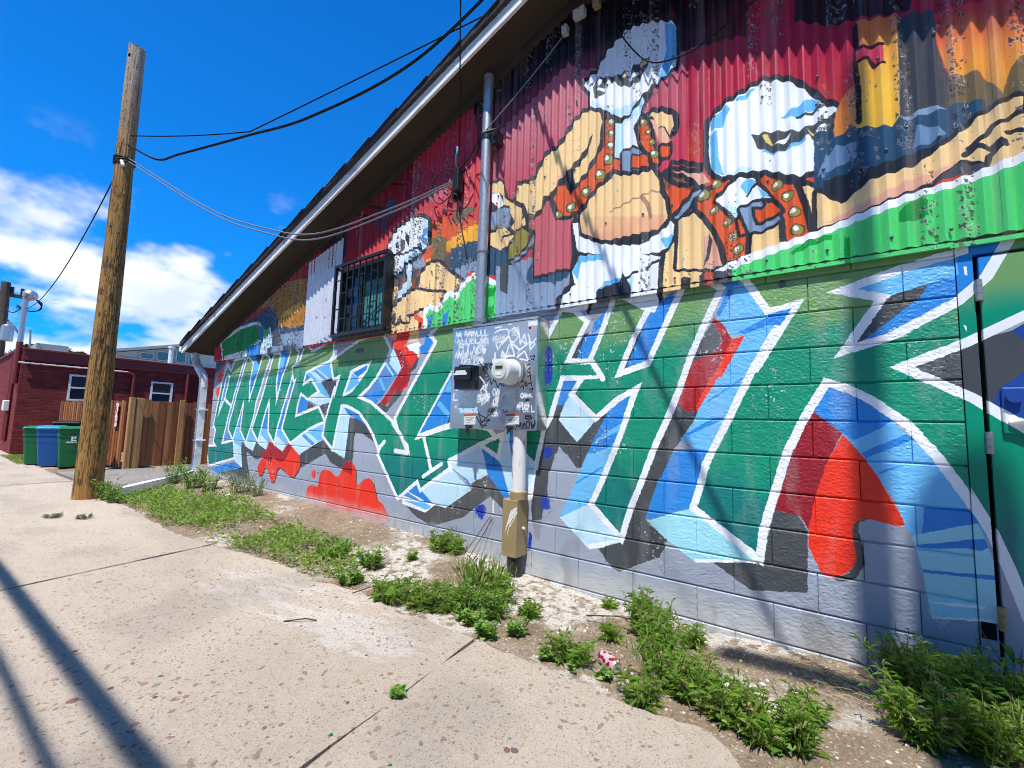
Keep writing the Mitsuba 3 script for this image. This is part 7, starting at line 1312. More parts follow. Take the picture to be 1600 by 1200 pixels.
# ------------------------------------------------------------------ electricity: cabinet, meter, mast, pipes
K = thing('meter_cabinet', 'grey steel electric meter cabinet covered in white and black tags, fixed to the mural wall', 'cabinet')
cx0, cx1, cz0, cz1, cy = -2.766, -1.872, 1.092, 1.955, -.165
part(K, 'shell', cat(box(cx0, cx1, cy + .012, -.001, cz0 + .006, cz1 - .004, .003), box(cx0 - .006, cx1 + .006, cy - .004, -.001, cz1 - .003, cz1 + .012, .002)), 'cabinet_metal')
part(K, 'door', box(cx0 + .002, cx1 - .002, cy, cy + .011, cz0, cz1 - .006, .002), 'cabinet_metal', label='front panel with tags, stickers and the round meter')
M = part(K, 'meter', lathe([(0, .0), (.105, .0), (.105, .022), (.098, .030), (.094, .030), (.094, .135), (.088, .150), (.070, .158), (0, .160)], n=36).apply_transform(np.array([[1, 0, 0, -2.105], [0, 0, -1, cy], [0, 1, 0, 1.545], [0, 0, 0, 1.]])), 'meter_glass', 30, 'round electricity meter with a pale dial')
part(M, 'collar', lathe([(.106, .0), (.122, .0), (.122, .018), (.106, .018)], n=36).apply_transform(np.array([[1, 0, 0, -2.105], [0, 0, -1, cy], [0, 1, 0, 1.545], [0, 0, 0, 1.]])), 'grey_metal', 30)
part(M, 'dial', lathe([(0, .161), (.066, .161), (.066, .163), (0, .163)], n=32).apply_transform(np.array([[1, 0, 0, -2.105], [0, 0, -1, cy], [0, 1, 0, 1.545], [0, 0, 0, 1.]])), 'meter_face', 30)
part(M, 'display', box(-2.140, -2.072, cy - .167, cy - .1632, 1.555, 1.578), 'lcd'); part(M, 'label_plate', box(-2.142, -2.085, cy - .166, cy - .1632, 1.505, 1.530), 'white_frame')
H = part(K, 'breaker_cover', cat(ext([(-2.655, 1.42), (-2.45, 1.42), (-2.45, 1.615), (-2.60, 1.628), (-2.615, 1.612), (-2.655, 1.612)], .075).apply_transform(np.array([[1, 0, 0, 0], [0, 0, -1, cy], [0, 1, 0, 0], [0, 0, 0, 1.]])), box(-2.645, -2.46, cy - .105, cy - .076, 1.49, 1.60, .01)), 'black_plastic', label='black plastic cover over the breaker handle')
part(H, 'sticker', cat(box(-2.63, -2.49, cy - .1068, cy - .1055, 1.535, 1.555), box(-2.615, -2.505, cy - .1068, cy - .1055, 1.556, 1.572)), 'white_frame')
for x in (-2.537, -2.105): part(K, 'latch', cat(box(x - .03, x + .03, cy - .022, cy - .0005, 1.105, 1.125, .004), box(x - .014, x + .014, cy - .030, cy - .012, 1.06, 1.112, .004), cyl((x, cy - .018, 1.068), (x + .012, cy - .018, 1.035), .006, 8)), 'black_metal')
part(K, 'seal_tag', cat(box(-2.098, -2.084, cy - .034, cy - .031, 1.02, 1.075)), 'cart_teal')
Mt = thing('conduit_mast', 'tall grey steel service mast rising from the cabinet past the roof edge shadow', 'mast')
part(Mt, 'pipe', tube([(-2.502, -.118, 1.955), (-2.500, -.118, 2.9), (-2.498, -.118, 4.26)], .045, 24), 'galvanised', 30); part(Mt, 'end_cap', lathe([(0, 0), (.047, 0), (.045, .02), (.02, .035), (0, .037)], (-2.498, -.118, 4.26), 20), 'galvanised', 30)
for z, rr, h in ((2.0, .058, .03), (2.62, .052, .016), (1.958, .066, .014)): part(Mt, 'coupling', lathe([(.046, 0), (rr, 0), (rr, h), (.046, h)], (-2.5005, -.118, z), 24), 'grey_metal', 30)
part(Mt, 'strap', cat(lathe([(.0455, 0), (.052, 0), (.052, .035), (.0455, .035)], (-2.499, -.118, 3.66), 24), box(-2.46, -2.38, -.122, -.05, 3.655, 3.69), cyl((-2.51, -.172, 3.70), (-2.40, -.11, 3.735), .012, 8)), 'black_metal', 30)
part(Mt, 'bracket', cat(box(-2.42, -2.36, -.15, -.05, 3.58, 3.70, .006), cyl((-2.39, -.15, 3.64), (-2.30, -.19, 3.68), .015, 8)), 'black_metal')
Lp = thing('lower_conduit', 'white painted pipe below the meter cabinet running into a tan pull box', 'pipe')
part(Lp, 'pipe', tube([(-2.068, -.085, .60), (-2.068, -.085, 1.094)], .055, 24), 'white_pipe', 30); part(Lp, 'coupling', lathe([(.056, 0), (.067, 0), (.067, .055), (.062, .06), (.056, .06)], (-2.068, -.085, .562), 24), 'tan_paint', 30)
part(Lp, 'pull_box', box(-2.162, -2.024, -.160, -.012, .135, .560, .004), 'tan_paint', label='tan painted metal pull box with scribbles'); part(Lp, 'knob', cyl((-2.0235, -.075, .345), (-2.006, -.075, .345), .010, 10), 'white_frame', 30)
part(Lp, 'foot_pipe', tube([(-2.085, -.085, -.06), (-2.085, -.085, .135)], .062, 20), 'black_metal', 30)
# junction boxes high under the eave
for x, z, w, h, mt, lb in ((-1.60, 4.415, .10, .075, 'cream_wall', 'pale grey junction box high under the dark eave, largest of three'), (-1.73, 4.34, .045, .075, 'cream_wall', 'small pale tag hanging under the dark eave, left of the junction box'), (-1.45, 4.41, .055, .06, 'tan_paint', 'small yellowish box under the dark eave, right of the junction box')):
    q = thing('junction_box', lb, 'box'); part(q, 'housing', box(x - w / 2, x + w / 2, -.105, -.05, z - h / 2, z + h / 2, .004), mt); part(q, 'screw', cyl((x, -.1055, z + h * .3), (x, -.109, z + h * .3), .006, 8), 'black_metal')
def cable(label, path, r_, mat='cable_black', group=None, n=6): return solo('overhead_cable', tube(path, r_, n), mat, label, 'cable', True, group)
# ------------------------------------------------------------------ poles and wires
PX, PY = -8.2, -1.45
P_ = thing('utility_pole', 'weathered brown wooden pole standing at the alley edge left of the building', 'pole')
zs = np.array([-.1, 0, .3, .8, 1.5, 2.5, 3.5, 4.5, 5.5, 6.25, 6.58]); rs = np.array([.165, .158, .15, .143, .137, .128, .119, .110, .102, .097, .095])
pm = tube([(PX - .0016 * z, PY - .004 * z, z) for z in zs], rs, 40)
pm = trimesh.remesh.subdivide(pm.vertices, pm.faces); pm = mesh(*pm[:2]); pm = mesh(*trimesh.remesh.subdivide(pm.vertices, pm.faces))
v = pm.vertices; d_ = v[:, :2] - V(PX, PY); th = np.arctan2(d_[:, 1], d_[:, 0]); w_ = .010 * (meshkit.noise(np.stack([np.cos(th) * 2 + 5, np.sin(th) * 2, v[:, 2] * 2.2], -1)) - .5) + .006 * (meshkit.noise(np.stack([np.cos(th) * 9, np.sin(th) * 9, v[:, 2] * 1.2], -1)) - .5)
v[:, :2] += d_ / (np.linalg.norm(d_, axis=1, keepdims=True) + 1e-6) * w_[:, None]; tp = v[:, 2] > 6.55; v[tp, 2] += -.55 * (v[tp, 0] - PX + .1) * .9 + .03 * RNG.standard_normal(tp.sum()) * .3
part(P_, 'shaft', pm, 'pole_wood', True); part(P_, 'bolt_hole', cyl((PX + .030, PY - .118, 6.33), (PX + .028, PY - .100, 6.33), .028, 12), 'dark_gap')
part(P_, 'wire_wrap', cat(*[tube([(PX - .01 + .118 * math.cos(a), PY - .02 + .118 * math.sin(a), 4.72 + .012 * k + .03 * math.sin(a * 1 + k)) for a in np.linspace(0, 6.28, 25)], .009, 5) for k in range(4)], tube([(PX - .12, PY - .02, 5.05), (PX - .03, PY - .135, 4.93), (PX + .06, PY - .12, 4.72)], .006, 5), tube([(PX - .12, PY - .03, 5.08), (PX + .02, PY - .137, 4.78)], .006, 5)), 'cable_black')
for k, (z, a, w, h) in enumerate(((1.55, -.75, .05, .08), (1.9, -.5, .035, .05), (2.6, -.9, .04, .06), (1.2, -.3, .03, .03))): part(P_, 'metal_tag', rot(box(.136 - .009 * z, .140 - .009 * z + .004, -w / 2, w / 2, z - h / 2, z + h / 2), (0, 0, 1), math.degrees(a)).apply_translation((PX, PY - .004 * z, 0)), 'galvanised')
part(P_, 'insulator', cat(cyl((PX + .10, PY - .07, 4.70), (PX + .15, PY - .06, 4.62), .022, 10)), 'white_frame', 30); part(P_, 'ground_wire', tube([(PX - .125, PY - .05, 4.7), (PX - .15, PY - .05, 4.4), (PX - .145, PY - .045, 3.6), (PX - .135, PY - .05, 4.2)], .005, 5), 'cable_black')
cable('thin upper overhead cable crossing the sky from the wooden pole over the roof', np.vstack([sag((PX + .1, PY, 5.12), (-6.03, -.70, 4.80), .03, 10), sag((-6.03, -.70, 4.80), (5.2, 3.2, 7.9), .10, 40)[1:]]), .008)
cable('sagging black service cable from the wooden pole to the roof edge above the mast', curve([(PX + .1, PY - .02, 4.97), (-7.45, -1.28, 4.62), (-6.9, -1.17, 4.56), (-5.6, -.90, 4.46), (-4.5, -.70, 4.37), (-3.1, -.48, 4.47), (-1.72, -.41, 4.86)]), .014)
for k, dz in enumerate((0, .045)): cable(('lower', 'upper')[k] + ' of two thin wires drooping from the wooden pole to the red wall', curve([(PX + .12, PY, 4.72 + dz), (-6.4, -.95, 3.72 + dz), (-5.4, -.70, 3.30 + dz * 1.2), (-4.6, -.50, 3.10 + dz * 1.4), (-3.6, -.28, 3.22 + dz), (-2.86, -.08, 3.42 + dz * .4)]), .008, 'cable_grey')
cable('thin wire running left from the wooden pole down to the brick building mast', sag((PX - .12, PY, 4.9), (-18.7, -1.32, 4.05), .55), .009)
cable('vertical black wire rising past the barge board above the wall bracket', np.array([(-2.853, -.10, 3.74), (-2.14, -.89, 4.62), (-1.55, -1.56, 5.32), (1.5, -4.95, 9.1)]), .006)
cable('wire stretched under the eave from the junction box to the mast strap', sag((-1.70, -.06, 4.36), (-2.52, -.16, 3.70), .02), .005, 'cable_grey'); cable('loose wire drooping across the dark top of the corrugated wall', curve([(-1.30, -.055, 4.14), (-1.16, -.075, 3.88), (-1.05, -.085, 3.73), (-.93, -.088, 3.66), (-.70, -.08, 3.66), (-.40, -.06, 3.80), (.1, -.05, 3.98)]), .006)
Wb = thing('wall_bracket', 'small tangle of wires and a wooden bracket on the red wall left of the mast', 'bracket')
part(Wb, 'block', box(-2.90, -2.83, -.13, -.045, 3.30, 3.52, .006), 'black_metal'); part(Wb, 'hook', cat(tube(curve([(-2.86, -.12, 3.74), (-2.83, -.15, 3.66), (-2.86, -.13, 3.58), (-2.87, -.09, 3.50)], 8), .010, 6)), 'cable_grey')
for q in ([(-2.86, -.09, 3.5), (-3.0, -.12, 3.56), (-3.16, -.12, 3.48), (-3.2, -.10, 3.36), (-3.12, -.08, 3.26), (-2.98, -.07, 3.30)], [(-2.84, -.1, 3.5), (-2.72, -.12, 3.56), (-2.62, -.14, 3.62), (-2.53, -.17, 3.68)], [(-2.84, -.08, 3.48), (-2.7, -.10, 3.50), (-2.62, -.10, 3.60), (-2.54, -.16, 3.66)], [(-2.87, -.1, 3.34), (-2.84, -.08, 3.1), (-2.80, -.07, 2.9), (-2.72, -.07, 2.64)], [(-2.9, -.09, 3.4), (-3.0, -.08, 3.18), (-2.78, -.08, 3.12), (-2.66, -.09, 3.22)]): part(Wb, 'loose_wire', tube(curve(q, 8), .005, 5), 'cable_black', True)
# far pole with its transformer, and the mast on the red building
Fp = thing('distant_utility_pole', 'distant dark wooden pole with a grey transformer behind the red brick building', 'pole')
part(Fp, 'shaft', tube([(-24, -1.24, 0), (-24, -1.37, 5.75)], [.16, .12], 14), 'old_pole', True); part(Fp, 'crossarm', cat(box(-24.05, -23.95, -1.95, -.85, 5.25, 5.37)), 'old_pole')
for y in (-1.75, -1.2, -.95): part(Fp, 'insulator', cat(cyl((-24, y, 5.37), (-24, y, 5.62), .05, 8)), 'black_metal')
part(Fp, 'transformer', cat(lathe([(0, 0), (.15, 0), (.165, .03), (.165, .50), (.13, .57), (.05, .60), (.04, .70), (0, .70)], (-23.78, -1.20, 3.62), 18)), 'galvanised', 30); part(Fp, 'brace', cat(tube([(-24, -1.36, 4.55), (-23.9, -1.05, 4.2), (-23.8, -.9, 3.9)], .035, 6), tube([(-23.7, -.95, 4.1), (-23.7, -.65, 4.1), (-23.7, -.6, 3.2)], .03, 6)), 'grey_metal')
for k, (a, b) in enumerate((((-24, -1.75, 5.5), (-60, -4.0, 6.6)), ((-24, -1.2, 5.5), (-60, -3.2, 6.6)))): cable(('left', 'right')[k] + ' of two short wires leaving the distant pole', sag(a, b, .3), .02)
cable('loop of wire between the distant pole and the mast on the red building', sag((-23.95, -1.3, 4.85), (-18.75, -1.33, 4.2), .22), .016)
Sm = thing('service_mast', 'grey service mast with a rounded weatherhead on the corner of the red brick building', 'mast')
part(Sm, 'pipe', tube([(-18.16, -1.36, 2.2), (-18.16, -1.36, 4.3)], .062, 14), 'galvanised', 30); part(Sm, 'lower_pipe', tube([(-18.16, -1.36, 1.9), (-18.16, -1.36, 3.05)], .068, 14), 'red_paint', 30); part(Sm, 'weatherhead', cat(rot(lathe([(0, -.12), (.10, -.10), (.17, 0), (.15, .10), (.07, .16), (0, .17)], n=16), (1, 0, 0), -35).apply_translation((-18.16, -1.30, 4.36))), 'galvanised', 40)
part(Sm, 'wire_loop', cat(*[tube(curve([(-18.16, -1.22 + .02 * k, 4.30), (-18.1, -1.05, 4.2 - .05 * k), (-18.14, -1.1, 3.98), (-18.16, -1.3, 3.93), (-18.3, -1.5, 4.0 + .04 * k)], 6), .014, 5) for k in range(3)]), 'cable_black')
# the power pole and cables behind the camera whose shadows fall into the picture
Q = thing('power_pole', 'tall power pole behind the viewer whose shadow falls on the door', 'pole')
part(Q, 'shaft', tube([(1.30, -4, -.1), (1.30, -4, 11.4)], [.15, .062], 16), 'old_pole', True); part(Q, 'crossarm', box(.55, 2.05, -4.06, -3.94, 7.75, 7.87), 'old_pole')
for x, h in ((1.62, 8.35), (1.98, 8.05)): part(Q, 'transformer', lathe([(0, 0), (.17, 0), (.19, .04), (.19, .72), (.14, .80), (.05, .84), (.045, .97), (0, .97)], (x, -4, h), 18), 'galvanised', 30)
cable('thick cable along the alley behind the viewer', np.array([(-40, -5.55, 4.34), (-3.0, -4.50, 4.28), (40, -3.3, 4.34)]), .044); cable('thinner cable along the alley beside the thick one', np.array([(-40, -5.6, 4.16), (-2.4, -4.60, 4.14), (40, -3.5, 4.16)]), .024)
cable('service cable from the barge board to behind the viewer', np.array([(-1.96, -.372, 4.56), (.79, -2.62, 4.76), (9, -9.3, 5.4)]), .015)
Ga = thing('garage', 'pale garage across the alley behind the viewer', 'garage')  # added out of view to block low sky and mirror in the cabinet
part(Ga, 'wall', box(-9, 6.5, -13, -7.4, -.1, 2.75), 'garage_wall'); part(Ga, 'roof', cat(box(-9.3, 6.8, -13.3, -7.1, 2.752, 2.88)), 'shingle')
for x in (-6, -1.2, 3): part(Ga, 'door', box(x - 1.2, x + 1.2, -7.42, -7.37, .02, 2.1), 'white_frame')
# ------------------------------------------------------------------ downspout
Dn = thing('downspout', 'dented white metal downspout at the building corner, its outlet lying across the weeds', 'downspout')
def rect_tube(path, w, h, up=(0, 0, 1)):
    p = np.asarray(path, float); t = np.gradient(p, axis=0); t /= np.linalg.norm(t, axis=1, keepdims=True); s = np.cross(t, np.array(up, float)); bad = np.linalg.norm(s, axis=1) < .3; s[bad] = [1, 0, 0]; s /= np.linalg.norm(s, axis=1, keepdims=True); u = np.cross(s, t); v = []
    for a, b in ((-1, -1), (1, -1), (1, 1), (-1, 1)): v.append(p + s * (a * w / 2) + u * (b * h / 2))
    v = np.stack(v, 1).reshape(-1, 3); f = []
    for i in range(len(p) - 1):
        for j in range(4): q = (j + 1) % 4; f += [[i * 4 + j, i * 4 + q, i * 4 + 4 + q], [i * 4 + j, i * 4 + 4 + q, i * 4 + 4 + j]]
    return mesh(v, f)
part(Dn, 'upper_elbow', tube(curve([(-8.90, -.16, 2.26), (-8.88, -.16, 2.14), (-8.74, -.14, 1.96), (-8.60, -.13, 1.86), (-8.53, -.12, 1.76), (-8.52, -.12, 1.62)], 6), .062, 12), 'white_metal', 40)
part(Dn, 'pipe', rect_tube([(-8.52, -.12, 1.66), (-8.52, -.12, 1.2), (-8.51, -.12, .7), (-8.51, -.12, .42)], .10, .09, (0, 1, 0)), 'white_metal'); part(Dn, 'lower_elbow', rect_tube(curve([(-8.51, -.12, .44), (-8.51, -.13, .34), (-8.50, -.18, .25), (-8.46, -.30, .20)], 5), .10, .092, (0, .5, .85)), 'white_metal', 30)
part(Dn, 'outlet', rect_tube([(-8.462, -.29, .20), (-8.30, -.62, .15), (-8.05, -1.08, .095), (-7.96, -1.24, .085)], .108, .092), 'white_metal'); [part(Dn, 'strap', box(-8.585, -8.445, -.178, -.04, z, z + .025), 'white_metal') for z in (1.24, .74)]
# ------------------------------------------------------------------ fence, sign, bins and what leans there
Fn = thing('wooden_fence', 'brown board fence with lighter posts enclosing the yard behind the bins', 'fence')
r = np.random.default_rng(21)
def plank(x, y, w, h, dirx, mat, t=.02):
    m = box(-w / 2, w / 2, -t / 2, t / 2, .03 + r.uniform(0, .02), h); 
    if not dirx: m = rot(m, (0, 0, 1), 90)
    return mov(rot(m, (0, 1, 0) if dirx else (1, 0, 0), r.uniform(-.5, .5)), x, y, 0)
y = -.12
while y < 2.4:
    w = r.uniform(.115, .145); part(Fn, 'board', plank(-12.16 + r.uniform(-.006, .006), y + w / 2, w, 1.46 + r.uniform(-.02, .02), False, ''), f'fence_board_{r.integers(4)}'); y += w + .004
x = -12.17
while x > -16.3:
    w = r.uniform(.12, .15); part(Fn, 'board', plank(x - w / 2, -.27 - .10 * (-12.2 - x) + r.uniform(-.006, .006), w, 1.44 + r.uniform(-.03, .02), True, ''), f'fence_board_{r.integers(4)}'); x -= w + .004
for (x, y, w, d) in ((-12.10, -.19, .10, .10), (-12.08, -.06, .03, .14), (-12.09, .70, .03, .10)): part(Fn, 'post', box(x - w / 2, x + w / 2, y - d / 2, y + d / 2, 0, 1.50, .006), 'fence_post', label='lighter tan fence post')
part(Fn, 'rail', cat(box(-12.24, -12.185, -.1, 2.4, .3, .39), box(-12.24, -12.185, -.1, 2.4, 1.1, 1.19)), 'fence_board_2')
solo('warning_sign', box(-12.60, -12.42, -.345, -.337, .86, 1.38, .003), 'sign_print', 'narrow white and red sign on the fence beside the corner post', 'sign')
Ch = thing('leaning_panel', 'dark grey slab on a thin frame leaning against the fence behind the pole', 'panel')
part(Ch, 'slab', rot(box(-12.50, -12.20, -.62, -.56, .42, .78, .02), (0, 1, 0), 32, (-12.35, -.59, .6)), 'cart_black'); part(Ch, 'frame', cat(tube([(-12.55, -.66, .03), (-12.22, -.60, .78)], .018, 8), tube([(-12.75, -.60, .03), (-12.42, -.54, .78)], .018, 8), tube([(-12.55, -.66, .05), (-12.75, -.60, .05)], .018, 8)), 'black_metal')
solo('rubble_pile', cat(*[mov(rot(box(-.07, .07, -.05, .05, 0, .05, .01), (0, 0, 1), 40 * k), -12.35 + .12 * k, -.62 + .05 * (k % 2), 0) for k in range(4)]), 'rubble', 'few pale bricks and stones lying at the foot of the fence post', 'rubble')
def cart(name, x, y, rz, body, lid, label, h=.80, emblem=False):
    t = thing(name, label, 'bin', 'wheeled bins beside the red brick building' if False else None)
    def ring(z, w, d, n=6):
        q = []
        for (sx, sy) in ((1, 1), (-1, 1), (-1, -1), (1, -1)):
            for k in range(n):
                a = math.atan2(sy, sx) - math.pi / 4 + math.pi / 2 * k / (n - 1); q.append((sx * (w / 2 - .05) + .05 * math.cos(a), sy * (d / 2 - .05) + .05 * math.sin(a), z))
        return np.array(q)
    def loft(rings):
        n = len(rings[0]); v = np.vstack(rings); f = []
        for i in range(len(rings) - 1):
            for j in range(n): q = (j + 1) % n; f += [[i * n + j, i * n + q, i * n + n + q], [i * n + j, i * n + n + q, i * n + n + j]]
        v = np.vstack([v, rings[0].mean(0), rings[-1].mean(0)])
        for j in range(n): q = (j + 1) % n; f += [[len(v) - 2, q, j], [len(v) - 1, (len(rings) - 1) * n + j, (len(rings) - 1) * n + q]]
        return mesh(v, f)
    def place(m): m = m.copy(); m.apply_scale((.80, .80, 1)); return mov(rot(m, (0, 0, 1), rz), x, y, 0)
    part(t, 'body', place(cat(loft([ring(.02, .40, .42), ring(.06, .42, .44), ring(h * .62, .50, .54), ring(h * .625, .51, .55), ring(h * .80, .53, .57), ring(h * .81, .56, .60), ring(h * .86, .56, .60), ring(h * .865, .53, .58), ring(h - .02, .55, .62)]))), body, 40)
    part(t, 'lid', place(loft([ring(h - .02, .58, .66), ring(h + .01, .60, .68), ring(h + .045, .54, .60), ring(h + .06, .38, .42)])), lid, 50)
    part(t, 'handle', place(cyl((-.2, .36, h - .02), (.2, .36, h - .02), .018, 8)), lid)
    for s in (-1, 1): part(t, 'wheel', place(rot(lathe([(0, -.025), (.11, -.025), (.125, 0), (.11, .025), (0, .025)], n=20), (0, 1, 0), 90).apply_translation((s * .21, .22, .125))), 'cart_black', 30)
    if emblem:
        L = [ext([(.0, 0), (.10, 0), (.10, .02), (.03, .02), (.03, .05), (.09, .05), (.09, .10), (.0, .10)], .003, [[(.03, .065), (.06, .065), (.06, .085), (.03, .085)]])]; x_ = -.09
        for w in (.028, .022, .028, .028, .024, .026): L.append(mov(ext([(0, 0), (w, 0), (w, .028), (0, .028)], .003, [[(.008, .008), (w - .008, .008), (w - .008, .02), (.008, .02)]]), x_, -.045, 0)); x_ += w + .008
        part(t, 'printed_mark', place(mov(rot(cat(*L), (1, 0, 0), 86), -.02, -.302, h * .70)), 'white_frame', label='pale printed emblem and lettering on the bin front')
    return t
cart('wheeled_bin', -13.16, -.88, 82, 'cart_green', 'cart_green', 'dark green wheeled bin with a pale printed mark, nearest to the wooden pole', emblem=True)
cart('wheeled_bin', -13.66, -1.10, 74, 'cart_blue', 'cart_teal', 'blue wheeled bin with a light blue lid between two green bins')
cart('wheeled_bin', -14.2, -1.24, 76, 'cart_green', 'cart_green', 'green wheeled bin farthest left, in front of the red brick corner', .78)
cart('wheeled_bin', -14.3, -.80, 76, 'cart_black', 'cart_black', 'black wheeled bin mostly hidden behind the blue bin', .90)
# ------------------------------------------------------------------ red brick building and what stands behind it
Rb = thing('brick_building', 'low dark red painted brick building with a flat roof behind the bins', 'building')
part(Rb, 'wall', cat(box(-18.25, -18, -1.3, -.33, 0, 2.82), box(-18.25, -18, -.33, .62, 0, 1.5), box(-18.25, -18, -.33, .62, 2.26, 2.82), box(-18.25, -18, .62, 1.58, 0, 2.82), box(-18.25, -18, 1.58, 2.17, 0, 1.5), box(-18.25, -18, 1.58, 2.17, 2.24, 2.82), box(-18.25, -18, 2.17, 14, 0, 2.82), box(-34, -18.25, -1.3, -1.05, 0, 2.86), box(-18.0, -17.5, 3.0, 14, 0, 2.5)), 'red_brick')
part(Rb, 'roof', box(-34, -18.1, -1.2, 14, 2.80, 2.84), 'roof_grey'); part(Rb, 'coping', cat(box(-18.27, -17.86, -1.3, 14, 2.822, 2.88, .01), box(-34, -18.27, -1.36, -1.04, 2.862, 2.92, .01)), 'red_paint'); part(Rb, 'fascia_board', box(-17.998, -17.90, -1.28, 14, 2.56, 2.82), 'red_paint')
for y0, y1, z0, z1 in ((-.33, .62, 1.5, 2.26), (1.58, 2.17, 1.5, 2.24)):
    w = part(Rb, 'window', cat(box(-18.06, -17.97, y0, y0 + .05, z0, z1), box(-18.06, -17.97, y1 - .05, y1, z0, z1), box(-18.06, -17.97, y0 + .05, y1 - .05, z1 - .05, z1), box(-18.06, -17.97, y0 + .05, y1 - .05, z0, z0 + .05), box(-18.05, -17.975, y0 + .05, y1 - .05, (z0 + z1) / 2 - .02, (z0 + z1) / 2 + .02)), 'white_frame', label='window with a white frame')
    part(w, 'pane', box(-18.04, -18.03, y0 + .05, y1 - .05, z0 + .05, (z0 + z1) / 2 - .02), 'glass_dark'); part(w, 'pane', box(-18.04, -18.03, y0 + .05, y1 - .05, (z0 + z1) / 2 + .02, z1 - .05), 'glass_dark')
part(Rb, 'conduit', cat(tube([(-17.92, -1.36, 2.47), (-17.92, .95, 2.47)], .022, 8)), 'white_pipe', True); part(Rb, 'drain_pipe', tube(curve([(-17.93, .9, 2.44), (-17.93, 1.0, 2.44), (-17.93, 1.1, 2.36), (-17.93, 1.12, 2.2), (-17.93, 1.12, .1)], 6), .045, 10), 'red_paint', True); part(Rb, 'drain_pipe', tube([(-17.93, 2.55, .1), (-17.93, 2.55, 2.56)], .05, 10), 'red_paint', True)
part(Rb, 'wall_conduit', cat(tube([(-18.9, -1.34, .3), (-18.9, -1.34, 2.8)], .04, 8), tube([(-19.4, -1.34, .3), (-19.4, -1.34, 2.8)], .03, 8)), 'red_paint', True); part(Rb, 'meter', cat(box(-19.1, -18.85, -1.46, -1.33, 1.15, 1.45, .02)), 'white_frame', label='small white meter on the alley side of the brick wall')
part(Rb, 'parapet_block', box(-20.6, -19.5, -.9, -.2, 2.84, 3.22), 'roof_grey')
for x, y, z1, rr, lb in ((-19.2, 2.36, 3.62, .07, 'taller of two white vent pipes on the flat roof of the brick building'), (-18.8, 2.98, 3.18, .05, 'shorter of two white vent pipes on the flat roof of the brick building')):
    q = thing('vent_pipe', lb, 'pipe'); part(q, 'pipe', tube([(x, y, 2.83), (x, y, z1)], rr, 14), 'white_pipe', 30); part(q, 'collar', lathe([(rr + .001, 0), (rr + .035, 0), (rr + .035, .05), (rr + .001, .05)], (x, y, z1 - .07), 14), 'white_pipe', 30); part(q, 'base', lathe([(rr + .001, 0), (rr + .06, 0), (rr + .02, .06), (rr + .001, .06)], (x, y, 2.841), 14), 'white_pipe', 30)
Hs = thing('background_house', 'grey house with a low sloped roof and greenish windows beyond the brick building', 'house')
part(Hs, 'wall', box(-38, -30, 3.1, 12, 0, 4.12), 'cream_wall'); m = ext([(3.1, 4.13), (12, 4.13), (12, 6.0), (5.6, 4.98), (3.1, 4.36)], 7.9); m.apply_transform(np.array([[0, 0, 1, -38.], [1, 0, 0, 0], [0, 1, 0, 0], [0, 0, 0, 1.]])); part(Hs, 'gable', m, 'cream_wall')
m = ext([(2.7, 4.30), (5.6, 5.02), (12.4, 6.12), (12.4, 6.24), (5.6, 5.16), (2.7, 4.42)], 8.6); m.apply_transform(np.array([[0, 0, 1, -38.2], [1, 0, 0, 0], [0, 1, 0, 0], [0, 0, 0, 1.]])); part(Hs, 'roof', m, 'roof_grey')
for y0, y1, z0, z1 in ((4.0, 4.62, 4.16, 4.52), (4.72, 5.5, 4.16, 4.70), (5.6, 6.1, 4.16, 4.85), (6.2, 6.8, 4.0, 4.9)):
    w = part(Hs, 'window', cat(box(-30.09, -30.02, y0, y1, z0, z0 + .05), box(-30.09, -30.02, y0, y1, z1 - .05, z1), box(-30.09, -30.02, y0, y0 + .05, z0 + .05, z1 - .05), box(-30.09, -30.02, y1 - .05, y1, z0 + .05, z1 - .05)), 'cream_wall'); part(w, 'pane', box(-30.075, -30.05, y0 + .05, y1 - .05, z0 + .05, z1 - .05), 'teal_glass')
# ------------------------------------------------------------------ foliage
def leaves(pos, dirv, ln, wd, seed, col, curl=.25):
    """bent four-sided leaves: base positions, directions, lengths, widths"""
    r = np.random.default_rng(seed); n = len(pos); d = dirv / (np.linalg.norm(dirv, axis=1, keepdims=True) + 1e-9); s = np.cross(d, r.standard_normal((n, 3)) * .5 + [0, 0, 1]); s /= np.linalg.norm(s, axis=1, keepdims=True) + 1e-9; u = np.cross(s, d)
    L, Wd = ln[:, None], wd[:, None]; mid = pos + d * L * .45 + u * L * .06; tip = pos + d * L - np.array([0, 0, 1]) * L * curl
    v = np.stack([pos, mid + s * Wd / 2, tip, mid - s * Wd / 2], 1).reshape(-1, 3); i = np.arange(n)[:, None] * 4
    c = np.array(col)[r.integers(len(col), size=n)] * r.uniform(.7, 1.25, (n, 1)); return v, np.vstack([i + [0, 1, 2], i + [0, 2, 3]]), np.repeat(np.clip(c, 0, 1), 4, 0)
def merge(ls):
    v, f, c, k = [], [], [], 0
    for a, b, d in ls: v.append(a); f.append(b + k); c.append(d); k += len(a)
    return mesh(np.vstack(v), np.vstack(f)), np.vstack(c)
GREEN = [(.24, .42, .05), (.30, .49, .07), (.19, .36, .045), (.38, .52, .12), (.26, .42, .08), (.44, .46, .18)]; GREY = [(.28, .35, .20), (.36, .41, .27), (.22, .29, .14)]; BROAD = [(.20, .38, .06), (.14, .30, .05), (.27, .45, .09), (.36, .46, .14)]
def zg(x, y): return float(dirt_z(x, y)) if y > edge_y(x) else .002
